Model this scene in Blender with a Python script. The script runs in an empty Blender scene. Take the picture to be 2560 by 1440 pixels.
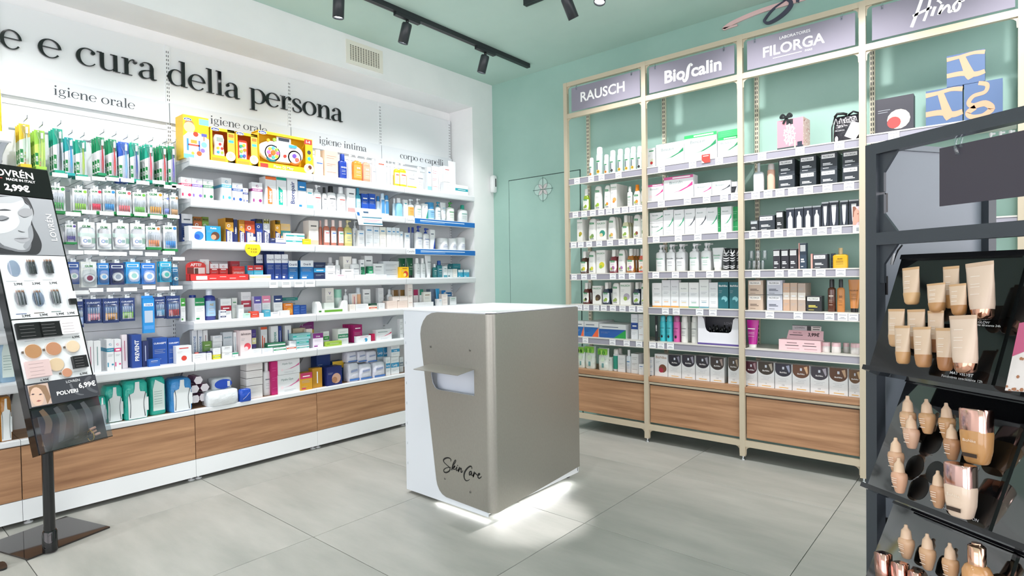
import bpy, math, random
from mathutils import Vector, Matrix
random.seed(7)
scene = bpy.context.scene
col = scene.collection
# ---------------------------------------------------------------- camera
CAM = Vector((4.1999, -4.3269, 1.2633))
CF = Vector((-0.64807, 0.76133, -0.01964)); CR = Vector((0.76157, 0.64791, -0.01482)); CU = CR.cross(CF)
FPX = 1451.17
cam = bpy.data.cameras.new('camera'); cam.sensor_width = 36; cam.lens = 36*FPX/2560; cam.clip_start = .02
camo = bpy.data.objects.new('camera', cam); col.objects.link(camo)
m = Matrix((CR, CU, -CF)).transposed().to_4x4(); m.translation = CAM; camo.matrix_world = m
scene.camera = camo
# ---------------------------------------------------------------- world, exposure
scene.view_settings.view_transform = 'Standard'; scene.view_settings.look = 'None'
scene.view_settings.exposure = 0.16; scene.view_settings.gamma = 1; scene.view_settings.use_curve_mapping = False
wd = bpy.data.worlds.new('daylight'); scene.world = wd; wd.use_nodes = True
wd.node_tree.nodes['Background'].inputs[0].default_value = (1, 0.955, 0.99, 1)
wd.node_tree.nodes['Background'].inputs[1].default_value = 3.0
cy = scene.cycles; cy.adaptive_threshold = .03; cy.max_bounces = 8; cy.diffuse_bounces = 5; cy.glossy_bounces = 3; cy.transmission_bounces = 3; cy.transparent_max_bounces = 6; cy.caustics_reflective = False; cy.caustics_refractive = False
# ---------------------------------------------------------------- room lamps (spots inside the track fixtures); see lamp()
LAMP_W = 52

# ================================================================ helpers
def lin(h):
    if not isinstance(h, str): return h
    h = h.lstrip('#'); out = []
    for i in (0, 2, 4):
        c = int(h[i:i+2], 16)/255
        out.append(c/12.92 if c <= .04045 else ((c+.055)/1.055)**2.4)
    return (*out, 1)
def mat_attr(name, rough=.4, metal=0., spec=.5, coat=0., bump=0.):
    m = bpy.data.materials.new(name); m.use_nodes = True; nt = m.node_tree; b = nt.nodes['Principled BSDF']
    a = nt.nodes.new('ShaderNodeVertexColor'); a.layer_name = 'Col'
    nt.links.new(a.outputs[0], b.inputs['Base Color'])
    b.inputs['Roughness'].default_value = rough; b.inputs['Metallic'].default_value = metal
    b.inputs['Specular IOR Level'].default_value = spec; b.inputs['Coat Weight'].default_value = coat
    if bump:
        n = nt.nodes.new('ShaderNodeTexNoise'); n.inputs['Scale'].default_value = 25; n.inputs['Detail'].default_value = 3
        tc = nt.nodes.new('ShaderNodeTexCoord'); nt.links.new(tc.outputs['Object'], n.inputs[0])
        bp = nt.nodes.new('ShaderNodeBump'); bp.inputs['Strength'].default_value = bump; bp.inputs['Distance'].default_value = .02
        nt.links.new(n.outputs[0], bp.inputs['Height']); nt.links.new(bp.outputs[0], b.inputs['Normal'])
    return m
def mat_noise(name, c1, c2, scale, stretch=(1, 1, 1), rough=.5, metal=0., detail=5, bump=0., rnd=False, lo=.35, hi=.65, aniso=0.):
    m = bpy.data.materials.new(name); m.use_nodes = True; nt = m.node_tree; b = nt.nodes['Principled BSDF']; N = nt.nodes.new; L = nt.links.new
    tc = N('ShaderNodeTexCoord'); mp = N('ShaderNodeMapping'); L(tc.outputs['Object'], mp.inputs[0]); mp.inputs['Scale'].default_value = stretch
    if rnd:
        oi = N('ShaderNodeObjectInfo'); mu = N('ShaderNodeVectorMath'); mu.operation = 'SCALE'; mu.inputs[0].default_value = (37, 51, 13)
        L(oi.outputs['Random'], mu.inputs['Scale']); L(mu.outputs[0], mp.inputs['Location'])
    n = N('ShaderNodeTexNoise'); n.inputs['Scale'].default_value = scale; n.inputs['Detail'].default_value = detail; n.inputs['Roughness'].default_value = .6
    L(mp.outputs[0], n.inputs[0])
    r = N('ShaderNodeValToRGB'); r.color_ramp.elements[0].position = lo; r.color_ramp.elements[1].position = hi
    r.color_ramp.elements[0].color = lin(c1); r.color_ramp.elements[1].color = lin(c2)
    L(n.outputs[0], r.inputs[0]); L(r.outputs[0], b.inputs['Base Color'])
    b.inputs['Roughness'].default_value = rough; b.inputs['Metallic'].default_value = metal
    if bump:
        bp = N('ShaderNodeBump'); bp.inputs['Strength'].default_value = bump; bp.inputs['Distance'].default_value = .003
        L(n.outputs[0], bp.inputs['Height']); L(bp.outputs[0], b.inputs['Normal'])
    return m
def mat_clear(name, tint, gloss=.14):
    m = bpy.data.materials.new(name); m.use_nodes = True; nt = m.node_tree; nt.nodes.remove(nt.nodes['Principled BSDF'])
    t = nt.nodes.new('ShaderNodeBsdfTransparent'); t.inputs[0].default_value = lin(tint)
    g = nt.nodes.new('ShaderNodeBsdfGlossy'); g.inputs['Roughness'].default_value = .08
    x = nt.nodes.new('ShaderNodeMixShader'); x.inputs[0].default_value = gloss
    nt.links.new(t.outputs[0], x.inputs[1]); nt.links.new(g.outputs[0], x.inputs[2]); nt.links.new(x.outputs[0], nt.nodes['Material Output'].inputs[0])
    return m
def mat_emit(name, c, s):
    m = bpy.data.materials.new(name); m.use_nodes = True; b = m.node_tree.nodes['Principled BSDF']
    b.inputs['Emission Color'].default_value = lin(c); b.inputs['Emission Strength'].default_value = s
    b.inputs['Base Color'].default_value = lin(c); return m
PAPER = mat_attr('printed_paper', .42); PLAST = mat_attr('plastic', .28); GLOSS = mat_attr('glossy_acrylic', .06, spec=.6)
MATTE = mat_attr('matte_board', .62, spec=.3); METAL = mat_attr('satin_metal', .32, 1.); PAINT = mat_attr('painted_metal', .38); WALLP = mat_noise('white_wall', '#eceeee', '#f1f2f2', 3, rough=.7)
LIQ = mat_attr('tinted_liquid', .12, spec=.6, coat=.4); FOIL = mat_attr('plastic_film', .25, bump=.5); CHROME = mat_attr('rose_chrome', .12, 1.)
GREEN = mat_noise('green_wall', '#9bbfb4', '#a2c5ba', 2, rough=.6); GREENC = mat_noise('green_ceiling', '#b6d1c7', '#bbd5cb', 2, rough=.8)
TILE = mat_noise('grey_stone_tile', '#999b95', '#b4b3ad', 2.2, (.6, 2.2, 1), rough=.42, rnd=True, detail=8, lo=.3, hi=.7)
GROUT = mat_noise('grout', '#6d6e69', '#7a7b75', 30, rough=.9)
WOODY = mat_noise('walnut_along_wall', '#8a6143', '#c0946d', 3.0, (5, .5, 10), rough=.5, detail=8, lo=.28, hi=.72, rnd=True, bump=.08)
WOODX = mat_noise('walnut_across', '#8f6647', '#c69a74', 3.0, (.5, 5, 10), rough=.5, detail=8, lo=.28, hi=.72, rnd=True, bump=.08)
STEEL = mat_noise('champagne_steel', '#a3a199', '#a8a69e', 220, (1, 1, .3), rough=.40, metal=.7)
CLEAR = mat_clear('clear_plastic', '#fafcff', .13); SMOKE = mat_clear('clear_acrylic', '#f2f6f8', .10)
MIRR = mat_attr('mirror_black_acrylic', .05, spec=1.0); MIRR.node_tree.nodes['Principled BSDF'].inputs['IOR'].default_value = 1.75
EMIT = mat_emit('lamp_glow', '#ffffff', 14)

class MB:
    def __init__(s): s.v = []; s.f = []; s.c = []; s.s = []
    def add(s, vs, fs, c, smooth=False):
        o = len(s.v); s.v += [tuple(p) for p in vs]; cc = lin(c); s.c += [cc]*len(vs)
        s.f += [tuple(i+o for i in f) for f in fs]; s.s += [smooth]*len(fs); return s
    def box(s, x0, x1, y0, y1, z0, z1, c='#ffffff'):
        return s.add([(x, y, z) for x in (x0, x1) for y in (y0, y1) for z in (z0, z1)],
                     [(0, 1, 3, 2), (4, 6, 7, 5), (0, 4, 5, 1), (2, 3, 7, 6), (0, 2, 6, 4), (1, 5, 7, 3)], c)
    def poly(s, pts, c): return s.add(pts, [tuple(range(len(pts)))], c)
    def loft(s, secs, c, n=16, e=2.0, smooth=True, cap=True, a0=0, a1=360):
        vs = []; full = a1-a0 >= 360; k = n if full else n+1
        for q in secs:
            z, rx, ry = q[:3]; cx, cy = (q[3], q[4]) if len(q) > 4 else (0, 0)
            ee = q[5] if len(q) > 5 else e
            for i in range(k):
                a = math.radians(a0+(a1-a0)*i/n); ca, sa = math.cos(a), math.sin(a)
                vs.append((cx+rx*math.copysign(abs(ca)**(2/ee), ca), cy+ry*math.copysign(abs(sa)**(2/ee), sa), z))
        fs = []
        for j in range(len(secs)-1):
            for i in range(n):
                i2 = (i+1) % n if full else i+1
                fs.append((j*k+i, j*k+i2, (j+1)*k+i2, (j+1)*k+i))
        s.add(vs, fs, c, smooth)
        if cap and full:
            s.add(vs[:k], [tuple(reversed(range(k)))], c); s.add(vs[-k:], [tuple(range(k))], c)
        return s
    def tube(s, pts, r, c, n=6, smooth=True):
        pts = [Vector(p) for p in pts]; vs = []
        for i, p in enumerate(pts):
            d = (pts[min(i+1, len(pts)-1)]-pts[max(i-1, 0)]).normalized()
            a = d.cross(Vector((0, 0, 1)) if abs(d.z) < .9 else Vector((1, 0, 0))).normalized(); b = d.cross(a)
            rr = r[i] if isinstance(r, (list, tuple)) else r
            vs += [p+(a*math.cos(t)+b*math.sin(t))*rr for t in [6.28318*k/n for k in range(n)]]
        fs = [(j*n+i, j*n+(i+1) % n, (j+1)*n+(i+1) % n, (j+1)*n+i) for j in range(len(pts)-1) for i in range(n)]
        fs += [tuple(reversed(range(n))), tuple(range(len(vs)-n, len(vs)))]
        return s.add(vs, fs, c, smooth)
    def prism(s, pts, to3, t0, t1, c):
        n = len(pts); a = [to3(p[0], p[1], t0) for p in pts]; b = [to3(p[0], p[1], t1) for p in pts]
        return s.add(a+b, [tuple(range(n)), tuple(reversed(range(n, 2*n)))]+[(i, i+n, (i+1) % n+n, (i+1) % n) for i in range(n)], c)
    def ribbon(s, pts, ws, to3, t0, t1, c, sub=5):
        """variable-width stroke through 2D points, as a thin raised strip"""
        P = []; n = len(pts)
        for i in range(n-1):
            p0, p1, p2, p3 = pts[max(i-1, 0)], pts[i], pts[i+1], pts[min(i+2, n-1)]
            for k in range(sub):
                t = k/sub
                f = lambda a: .5*((2*p1[a])+(-p0[a]+p2[a])*t+(2*p0[a]-5*p1[a]+4*p2[a]-p3[a])*t*t+(-p0[a]+3*p1[a]-3*p2[a]+p3[a])*t**3)
                P.append((f(0), f(1), ws[i]+(ws[i+1]-ws[i])*t))
        P.append((*pts[-1], ws[-1])); A = []; B = []
        for i, (x, y, w) in enumerate(P):
            q0, q1 = P[max(i-1, 0)], P[min(i+1, len(P)-1)]
            dx, dy = q1[0]-q0[0], q1[1]-q0[1]; l = math.hypot(dx, dy) or 1
            nx, ny = -dy/l*w/2, dx/l*w/2; A.append((x+nx, y+ny)); B.append((x-nx, y-ny))
        m = len(P); vs = [to3(*p, t1) for p in A]+[to3(*p, t1) for p in B]+[to3(*p, t0) for p in A]+[to3(*p, t0) for p in B]
        fs = []
        for i in range(m-1):
            fs += [(i, i+1, m+i+1, m+i), (i, 2*m+i, 2*m+i+1, i+1), (m+i, m+i+1, 3*m+i+1, 3*m+i)]
        return s.add(vs, fs, c)
    def text(s, t, to3, c, cx, cy, h=None, w=None, rot=0, bold=0, align='c'):
        """flat lettering centred at (cx, cy): cap height h, limited to width w"""
        vs, fs, tw, th = glyphs(t, bold); k = h/th if h else w/tw
        if w and tw*k > w: k = w/tw
        ca, sa = math.cos(rot), math.sin(rot); out = []
        ox = {'c': tw/2, 'l': 0, 'r': tw}[align]
        for x, y in vs:
            x, y = (x-ox)*k, (y-th/2)*k; out.append(to3(cx+x*ca-y*sa, cy+x*sa+y*ca, 0))
        return s.add(out, fs, c)
    def build(s, name, mat, parent=None, loc=None, rz=0):
        me = bpy.data.meshes.new(name); me.from_pydata(s.v, [], s.f)
        a = me.color_attributes.new('Col', 'FLOAT_COLOR', 'POINT'); a.data.foreach_set('color', [x for c in s.c for x in c])
        me.polygons.foreach_set('use_smooth', s.s)
        me.materials.append(mat); me.update()
        return link(name, me, parent, loc, rz)
def link(name, me, parent=None, loc=None, rz=0):
    o = bpy.data.objects.new(name, me); col.objects.link(o); o.parent = parent
    if loc is not None: o.location = loc
    if rz: o.rotation_euler = (0, 0, rz)
    return o
_g = {}; _fc = bpy.data.curves.new('lettering', 'FONT'); _fc.resolution_u = 3; _fo = bpy.data.objects.new('lettering', _fc)
def glyphs(t, bold=0):
    k = (t, bold)
    if k not in _g:
        _fc.body = t; _fc.offset = bold; me = _fo.to_mesh()
        vs = [(v.co.x, v.co.y) for v in me.vertices]; fs = [tuple(p.vertices) for p in me.polygons]; _fo.to_mesh_clear()
        x0 = min(v[0] for v in vs); x1 = max(v[0] for v in vs)
        _g[k] = ([(x-x0, y) for x, y in vs], fs, x1-x0, .70)
    return _g[k]
def tag(o, label=None, cat=None, group=None, kind=None):
    if label: o['label'] = label
    if cat: o['category'] = cat
    if group: o['group'] = group
    if kind: o['kind'] = kind
    return o
def thing(name, label, cat, loc=(0, 0, 0), rz=0, group=None):
    o = bpy.data.objects.new(name, None); col.objects.link(o); o.location = loc; o.rotation_euler = (0, 0, rz); o.empty_display_size = .05
    return tag(o, label, cat, group)
def struct(o): return tag(o, kind='structure')
def copy_tree(o, parent=None):
    c = o.copy(); col.objects.link(c); c.parent = parent
    for ch in list(o.children): copy_tree(ch, c)
    return c
# pixel geometry (2560 x 1440 frame): a pixel is a direction, the plane it is cut with gives the distance
def ray(px, py): return CF+CR*((px-1280)/FPX)-CU*((py-720)/FPX)
def on(px, py, ax, val):
    d = ray(px, py); return CAM+d*((val-CAM[ax])/d[ax])
def on_plane(px, py, P, n):
    d = ray(px, py); return CAM+d*((P-CAM).dot(n)/d.dot(n))
def solve_h(px, ax, val, z):        # coordinate along a wall plane whose picture column is px, at height z
    k = (px-1280)/FPX; g = CR-CF*k; h = 1-ax
    P = Vector((0, 0, z)); P[ax] = val
    return CAM[h]-(g[ax]*(P[ax]-CAM[ax])+g.z*(z-CAM.z))/g[h]
def solve_z(py, ax, val, hv):
    k = -(py-720)/FPX; g = CU-CF*k; P = Vector((0, 0, 0)); P[ax] = val; P[1-ax] = hv
    return CAM.z-(g.x*(P.x-CAM.x)+g.y*(P.y-CAM.y))/g.z
def wb(mb, name, mat, parent=None):      # vertices already in world coordinates
    o = mb.build(name, mat, parent)
    if parent is not None and parent.type == 'EMPTY': o.matrix_parent_inverse = parent.matrix_basis.inverted()
    return o
# ================================================================ room shell
HC = 3.17                                   # ceiling height
YB = -8.2; XR = 6.6
fl = struct(wb(MB().box(-.1, XR, YB, .05, -.06, -.006), 'floor', GROUT))
tm = None
PX, PY = .952, .957
for i in range(-1, 7):
    for j in range(0, 9):
        cx, cy = .66+PX*(i-.5), -.905+PY/2-PY*j
        w2, h2 = PX/2-.0016, PY/2-.0016
        if tm is None:
            tm = MB(); b = .0012
            tm.add([(-w2, -h2, -.006), (w2, -h2, -.006), (w2, h2, -.006), (-w2, h2, -.006), (-w2, -h2, -b), (w2, -h2, -b), (w2, h2, -b), (-w2, h2, -b),
                    (-w2+b, -h2+b, 0), (w2-b, -h2+b, 0), (w2-b, h2-b, 0), (-w2+b, h2-b, 0)],
                   [(0, 1, 5, 4), (1, 2, 6, 5), (2, 3, 7, 6), (3, 0, 4, 7), (4, 5, 9, 8), (5, 6, 10, 9), (6, 7, 11, 10), (7, 4, 8, 11), (8, 9, 10, 11)], '#aaaaaa')
            to = tm.build('tile', TILE, fl, (cx, cy, 0)); tme = to.data
        else: link('tile', tme, fl, (cx, cy, 0))
struct(wb(MB().box(-.1, XR, YB, .06, HC, HC+.1), 'ceiling', GREENC))
struct(wb(MB().box(-.12, XR, 0, .1, 0, HC), 'wall_back', GREEN))
wl = MB().box(-.14, -.028, YB, 0, 0, HC).box(-.028, .293, YB, 0, 2.897, HC).box(-.028, .293, -.288, 0, 0, 2.897)
struct(wb(wl, 'wall_left', WALLP))
struct(wb(MB().box(XR, XR+.1, -.5, .1, 0, HC).box(XR, XR+.1, YB, -7.9, 0, HC).box(XR, XR+.1, -7.9, -.5, 2.95, HC).box(XR, XR+.1, -7.9, -.5, 0, .12), 'wall_right', WALLP))  # unseen wall, its wide opening added so daylight brightens walls and ceiling
# storefront behind the photographer: piers, lintel and an unseen opening added to let daylight in
sf = MB().box(-.1, .35, YB-.1, YB, 0, HC).box(6.2, XR, YB-.1, YB, 0, HC).box(.35, 6.2, YB-.1, YB, 2.95, HC).box(.35, 6.2, YB-.1, YB, 0, .12)
struct(wb(sf, 'wall_front', WALLP))
wn = MB()
for x in (.35, 1.8, 3.25, 4.7, 6.14): wn.box(x, x+.06, YB-.08, YB-.02, .12, 2.95, '#30343a')
wn.box(.35, 6.2, YB-.08, YB-.02, 2.2, 2.26, '#30343a')
struct(wb(wn, 'trim_1', PAINT))
wn = MB()
for y in (-7.9, -6.1, -4.25, -2.4, -.56): wn.box(XR+.02, XR+.08, y, y+.06, .12, 2.95, '#30343a')
wn.box(XR+.02, XR+.08, -7.9, -.5, 2.2, 2.26, '#30343a')
struct(wb(wn, 'trim_2', PAINT))
# flush door in the green wall with its emblem
dr = struct(wb(MB().box(.502, 1.325, -.006, .0, .01, 2.195, '#ffffff'), 'door_1', GREEN))
wb(MB().box(.494, .502, -.0015, 0, 0, 2.203, '#23413a').box(.494, 1.333, -.0015, 0, 2.195, 2.203, '#23413a').box(1.325, 1.333, -.0015, 0, 0, 2.203, '#23413a'), 'door_gap', PAINT, dr)
T_back = lambda yp: (lambda a, b, t: (a, yp-t, b))
em = MB(); ec = on(1357.5, 473.5, 1, -.006); tb = T_back(-.006)
def ring(mb, cx, cy, r, w, to3, t, c, n=28): mb.ribbon([(cx+r*math.cos(6.28319*i/n), cy+r*math.sin(6.28319*i/n)) for i in range(n+1)], [w]*(n+1), to3, t-.0005, t, c, 1)
def disc(mb, cx, cy, r, to3, t, c, n=20, ry=None): mb.poly([to3(cx+r*math.cos(6.28319*i/n), cy+(ry or r)*math.sin(6.28319*i/n), t) for i in range(n)], c)
r_ = .052
for k, (dx, dy) in enumerate(((1, 0), (-1, 0), (0, 1), (0, -1))):
    disc(em, ec.x+dx*r_, ec.z+dy*r_, r_, tb, .0006+.0002*k, '#b4d2c9')
for k in range(4):
    a = math.pi/4+k*math.pi/2; ux, uy = math.cos(a), math.sin(a); L = r_*1.414
    em.poly([tb(ec.x+ux*L*s-uy*q*L*.3, ec.z+uy*L*s+ux*q*L*.3, .0016) for s, q in ((0, 0), (.25, -.75), (.5, -1), (.75, -.75), (1, 0), (.75, .75), (.5, 1), (.25, .75))], '#cfc9c8')
for k, (dx, dy) in enumerate(((1, 0), (-1, 0), (0, 1), (0, -1))): ring(em, ec.x+dx*r_, ec.z+dy*r_, r_, .0036, tb, .003, '#7fa097')
em.ribbon([(ec.x-.118, ec.z), (ec.x+.118, ec.z)], [.004]*2, tb, .003, .0035, '#3f6259', 1).ribbon([(ec.x, ec.z-.118), (ec.x, ec.z+.118)], [.004]*2, tb, .003, .0035, '#3f6259', 1)
wb(em, 'emblem', PAPER, dr)
lk = MB(); lk.loft([(0, .022, .006), (.10, .022, .006)], '#c9ced0', e=3); o = lk.build('door_lock', METAL, dr, (1.46, -.008, 1.05))
# air grille on the soffit
g0, g1 = on(865, 155, 0, .293), on(955, 122, 0, .293)
gy0, gy1, gz0, gz1 = g0.y, g1.y, 2.945, 3.128
gr = thing('air_grille', 'cream air vent grille set high in the white bulkhead', 'vent', (.293, (gy0+gy1)/2, gz0))
wb(MB().box(.290, .301, gy0, gy0+.035, gz0+.032, gz1-.032, '#e9e6da').box(.290, .301, gy1-.035, gy1, gz0+.032, gz1-.032, '#e9e6da').box(.290, .301, gy0, gy1, gz0, gz0+.032, '#e9e6da').box(.290, .301, gy0, gy1, gz1-.032, gz1, '#e9e6da'), 'grille_frame', PAINT, gr)
wb(MB().box(.2905, .2935, gy0+.03, gy1-.03, gz0+.03, gz1-.03, '#3a3a36'), 'duct_opening', PAINT, gr)
n = 11
for i in range(n):
    y = gy0+.04+(gy1-gy0-.08)*(i+.5)/n; wb(MB().box(.294, .299, y-.0062, y+.0062, gz0+.032, gz1-.032, '#dcd8ca'), 'vane', PAINT, gr)
for i in range(8):
    z = gz0+.036+(gz1-gz0-.072)*(i+.5)/8; wb(MB().box(.2937, .2965, gy0+.035, gy1-.035, z-.0035, z+.0035, '#cfcbbd'), 'vane', PAINT, gr)
# little dispenser / alarm on the pier
wd_ = thing('wall_dispenser', 'small white rounded device mounted on the white pier', 'dispenser', (.293, -.03, 2.10))
pd = on(1229, 472, 0, .33); b = MB()
b.loft([(-.085, .022, .02), (-.075, .033, .026), (.055, .033, .03), (.08, .028, .024), (.085, .018, .014)], '#eef1f2', e=3.2); o = b.build('housing', PLAST, wd_, (.028, 0, .085), math.pi/2)
MB().box(-.006, .006, -.0325, -.029, -.03, .05, '#3c4245').build('slot', PLAST, wd_, (.028, 0, .085), math.pi/2)

# ================================================================ serif lettering (own stroke glyphs)
_T, _H = .165, .034
def arc(cx, cy, rx, ry, a0, a1, wl_, wr, n=22):
    P = []; W = []
    for i in range(n+1):
        a = math.radians(a0+(a1-a0)*i/n); c = math.cos(a); P.append((cx+rx*c, cy+ry*math.sin(a))); W.append(_H+((wr if c > 0 else wl_)-_H)*abs(c)**1.7)
    return P, W
def st(*q): return [(a, b) for a, b, _ in q], [w for _, _, w in q]
def stem(x, y0, y1): return st((x, y0, _T), (x, y1, _T))
def serif(x, y, l, r): return st((x-l, y, _H), (x+r, y, _H))
def arch(x): return st((x+.06, .68, _H), (x+.15, .9, .05), (x+.32, .985, .075), (x+.46, .91, .12), (x+.52, .7, _T), (x+.52, 0, _T))
GL = {
 'o': (.94, [arc(.45, .5, .37, .5, 0, 360, _T, _T)], []),
 'e': (.84, [arc(.43, .5, .36, .5, 4, 322, _T, .11), st((.08, .55, _H), (.78, .55, _H))], []),
 'c': (.80, [arc(.43, .5, .36, .5, 50, 322, _T, .06)], [(.65, .80, .085)]),
 'a': (.86, [st((.60, .72, _T), (.60, .2, _T), (.66, .03, .1), (.82, .05, .03)), st((.60, .70, _T), (.56, .9, .1), (.40, 1., _H), (.22, .95, .05), (.15, .82, .09)),
             st((.60, .57, _H), (.38, .52, .04), (.16, .40, .1), (.10, .22, _T), (.20, .04, .1), (.40, .04, _H), (.60, .19, _H))], [(.17, .80, .085)]),
 'u': (.96, [st((.2, .97, _T), (.2, .25, _T), (.28, .05, .1), (.44, .0, .05), (.6, .07, _H), (.72, .24, _H)), stem(.74, 0, .985), serif(.2, .975, .2, 0), serif(.74, .975, .2, 0), serif(.74, .017, 0, .2)], []),
 'r': (.74, [stem(.24, 0, .985), serif(.24, .017, .2, .24), serif(.24, .975, .2, 0), st((.3, .6, _H), (.37, .84, .04), (.5, .97, .05), (.62, .95, .06))], [(.62, .86, .09)]),
 'n': (1.02, [stem(.22, 0, .985), serif(.22, .017, .19, .2), serif(.22, .975, .19, 0), arch(.26), serif(.78, .017, .19, .2)], []),
 'm': (1.55, [stem(.22, 0, .985), serif(.22, .017, .19, .2), serif(.22, .975, .19, 0), arch(.26), serif(.78, .017, .19, .2), arch(.82), serif(1.34, .017, .19, .2)], []),
 'i': (.50, [stem(.24, 0, .985), serif(.24, .017, .19, .2), serif(.24, .975, .19, 0)], [(.24, 1.38, .1)]),
 'l': (.50, [stem(.24, 0, 1.6), serif(.24, .017, .19, .2), serif(.24, 1.59, .19, 0)], []),
 'd': (.99, [arc(.43, .5, .34, .5, 0, 360, _T, .04), stem(.74, 0, 1.6), serif(.74, 1.59, .19, 0), serif(.74, .017, 0, .2)], []),
 'p': (1.0, [arc(.54, .5, .36, .5, 0, 360, .04, _T), stem(.24, -.52, .985), serif(.24, -.51, .19, .22), serif(.24, .975, .19, 0)], []),
 's': (.72, [st((.57, .72, .04), (.53, .92, _H), (.36, 1., _H), (.18, .92, .08), (.13, .76, .12), (.25, .58, _T), (.45, .44, _T), (.60, .27, .12), (.53, .07, .07), (.33, 0, _H), (.14, .07, _H), (.09, .29, .04))], []),
 't': (.58, [st((.25, 1.28, .05), (.25, .95, _T), (.25, .2, _T), (.34, .03, .09), (.52, .09, _H)), serif(.25, .975, .2, .25)], []),
 'g': (.84, [arc(.37, .67, .23, .33, 0, 360, .12, .12), st((.24, .38, _H), (.12, .25, .06), (.18, .13, .1), (.42, .09, .12), (.66, .02, .12), (.72, -.13, .1), (.58, -.31, .06), (.35, -.36, _H), (.12, -.28, .06), (.08, -.14, .09), (.24, .03, _H)), st((.55, .88, _H), (.66, .97, .05), (.8, .95, .09))], []),
 ' ': (.52, [], []) }
def serif_word(word, y0, y1, z0, xh, x, depth, c, parent=None, name='letter', mat=None, split=True):
    tot = sum(GL[ch][0] for ch in word); k = (y1-y0)/(tot-.06); pos = 0; big = MB()
    for ch in word:
        adv, strokes, dots = GL[ch]; mb = MB() if split else big
        to3 = lambda a, b, t, p=pos: (x+t, y0+(p+a-.03)*k, z0+b*xh)
        for j, (P, W) in enumerate(strokes): mb.ribbon(P, W, to3, 0, depth+.00008*j, c, 4)
        for cx, cy, r in dots: mb.prism([(cx+r*math.cos(.5236*i), cy+r*math.sin(.5236*i)*k/xh) for i in range(12)], to3, 0, depth+.0004, c)
        if split and mb.v: wb(mb, name, mat, parent)
        pos += adv
    if not split: wb(big, name, mat, parent)

# ================================================================ white wall shelving (left), one unit per bay
YS = [-4.555, -3.705, -2.855, -2.005, -1.155, -.305]
ZL = [2.04, 1.785, 1.52, 1.266, 1.01, .755]; ZD = .452
bay_name = ['cut off at the left edge of the picture', 'with rows of hanging toothbrush packs', 'with yellow toy boxes on its top shelf', 'under the igiene intima sign', 'next to the white pier']
BAYS = []
def upright(y):
    b = MB().box(-.002, .006, y-.014, y+.014, .45, 2.812, '#e4e8ea')
    z = .5
    while z < 2.78:
        for dy in (-.0075, .0035): b.poly([(.0063, y+dy, z), (.0063, y+dy+.004, z), (.0063, y+dy+.004, z+.014), (.0063, y+dy, z+.014)], '#23272b')
        z += .026
    return b
def shelf_l(y0, y1, z, parent, tags=()):
    a, b = y0+.002, y1-.002
    pr = [(0.006, z-.022), (.006, z), (.312, z), (.323, z-.004), (.3255, z-.012), (.3215, z-.047), (.3165, z-.055), (.3115, z-.052), (.309, z-.03), (.300, z-.022)]
    m = MB().prism(pr, lambda p, q, t: (p, t, q), a, b, '#e1e5e8'); o = wb(m, 'shelf', PAINT, parent)
    for y in (a+.004, b-.008):
        br = [(.006, z-.15), (.006, z-.022), (.30, z-.022), (.30, z-.05), (.23, z-.055), (.12, z-.085), (.05, z-.15)]
        wb(MB().prism(br, lambda p, q, t: (p, t, q), y, y+.004, '#cfd6da'), 'bracket', PAINT, o)
    return o
SH = {}
for i in range(5):
    y0, y1 = YS[i], YS[i+1]
    u = thing('wall_shelving', 'white wall shelving bay '+bay_name[i], 'shelving', (0, (y0+y1)/2, 0), 0, 'white wall shelving bays'); BAYS.append(u)
    zs = [.45, .97, 1.40, 1.83, 2.26, 2.815]
    for a, b in zip(zs, zs[1:]): wb(MB().box(-.02, 0, y0+.001, y1-.001, a+.0012, b-.0012, '#e2e6e8'), 'back_panel', PAINT, u)
    wb(upright(y1-.0 if i < 4 else y1-.016), 'upright', PAINT, u)
    if i == 0: wb(upright(y0+.016), 'upright', PAINT, u)
    # base: plinth, timber front, metal edge, deck
    wb(MB().box(.02, .303, y0+.001, y1-.001, .028, .137, '#eef2f4'), 'plinth', PAINT, u)
    wb(MB().box(.285, .303, y0+.002, y1-.002, .1405, .418, '#a98765'), 'drawer_front', WOODY, u)
    wb(MB().box(0.0, .285, y0+.001, y1-.001, .137, .43, '#8a8a8a'), 'carcass', PAINT, u)
    wb(MB().prism([(.27, .423), (.27, .4525), (.300, .4525), (.306, .449), (.306, .427), (.302, .423)], lambda p, q, t: (p, t, q), y0+.001, y1-.001, '#e3e7e9'), 'edge_profile', PAINT, u)
    wb(MB().box(0.001, .27, y0+.001, y1-.001, .43, ZD, '#b08f6c'), 'deck', WOODY, u)
    for y in (y0+.03, y1-.012):
        if y0 < -4.5 and y > -3.75: continue
        wb(MB().loft([(0, .02, .02, .255, y), (.006, .02, .02, .255, y), (.008, .007, .007, .255, y), (.03, .007, .007, .255, y)], '#d7dbdd', 12), 'foot', PLAST, u)
    # header board with its lettering
    hb = wb(MB().box(.001, .02, y0+.003, y1-.003, 2.305, 2.436, '#d6dce0'), 'header_board', PAINT, u)
    word = [None, 'igiene orale', 'igiene orale', 'igiene intima', 'corpo e capelli'][i]
    if word:
        px = [None, (134, 338), (526, 668), (798, 917), (1001, 1109)][i]
        ya, yb = solve_h(px[0], 0, .021, 2.36), solve_h(px[1], 0, .021, 2.36); tot = sum(GL[ch][0] for ch in word); ps_ = 0
        for wd__ in word.split(' '):
            l_ = sum(GL[ch][0] for ch in wd__); serif_word(wd__, ya+(yb-ya)*ps_/tot, ya+(yb-ya)*(ps_+l_-.05)/tot, 2.351, .0365, .0201, .0012, '#3b4147', hb, 'lettering', PAPER, False); ps_ += l_+GL[' '][0]
    for k, z in enumerate(ZL):
        if i == 1 and k < 5: continue
        SH[i, k] = shelf_l(y0, y1, z, u)
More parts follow.
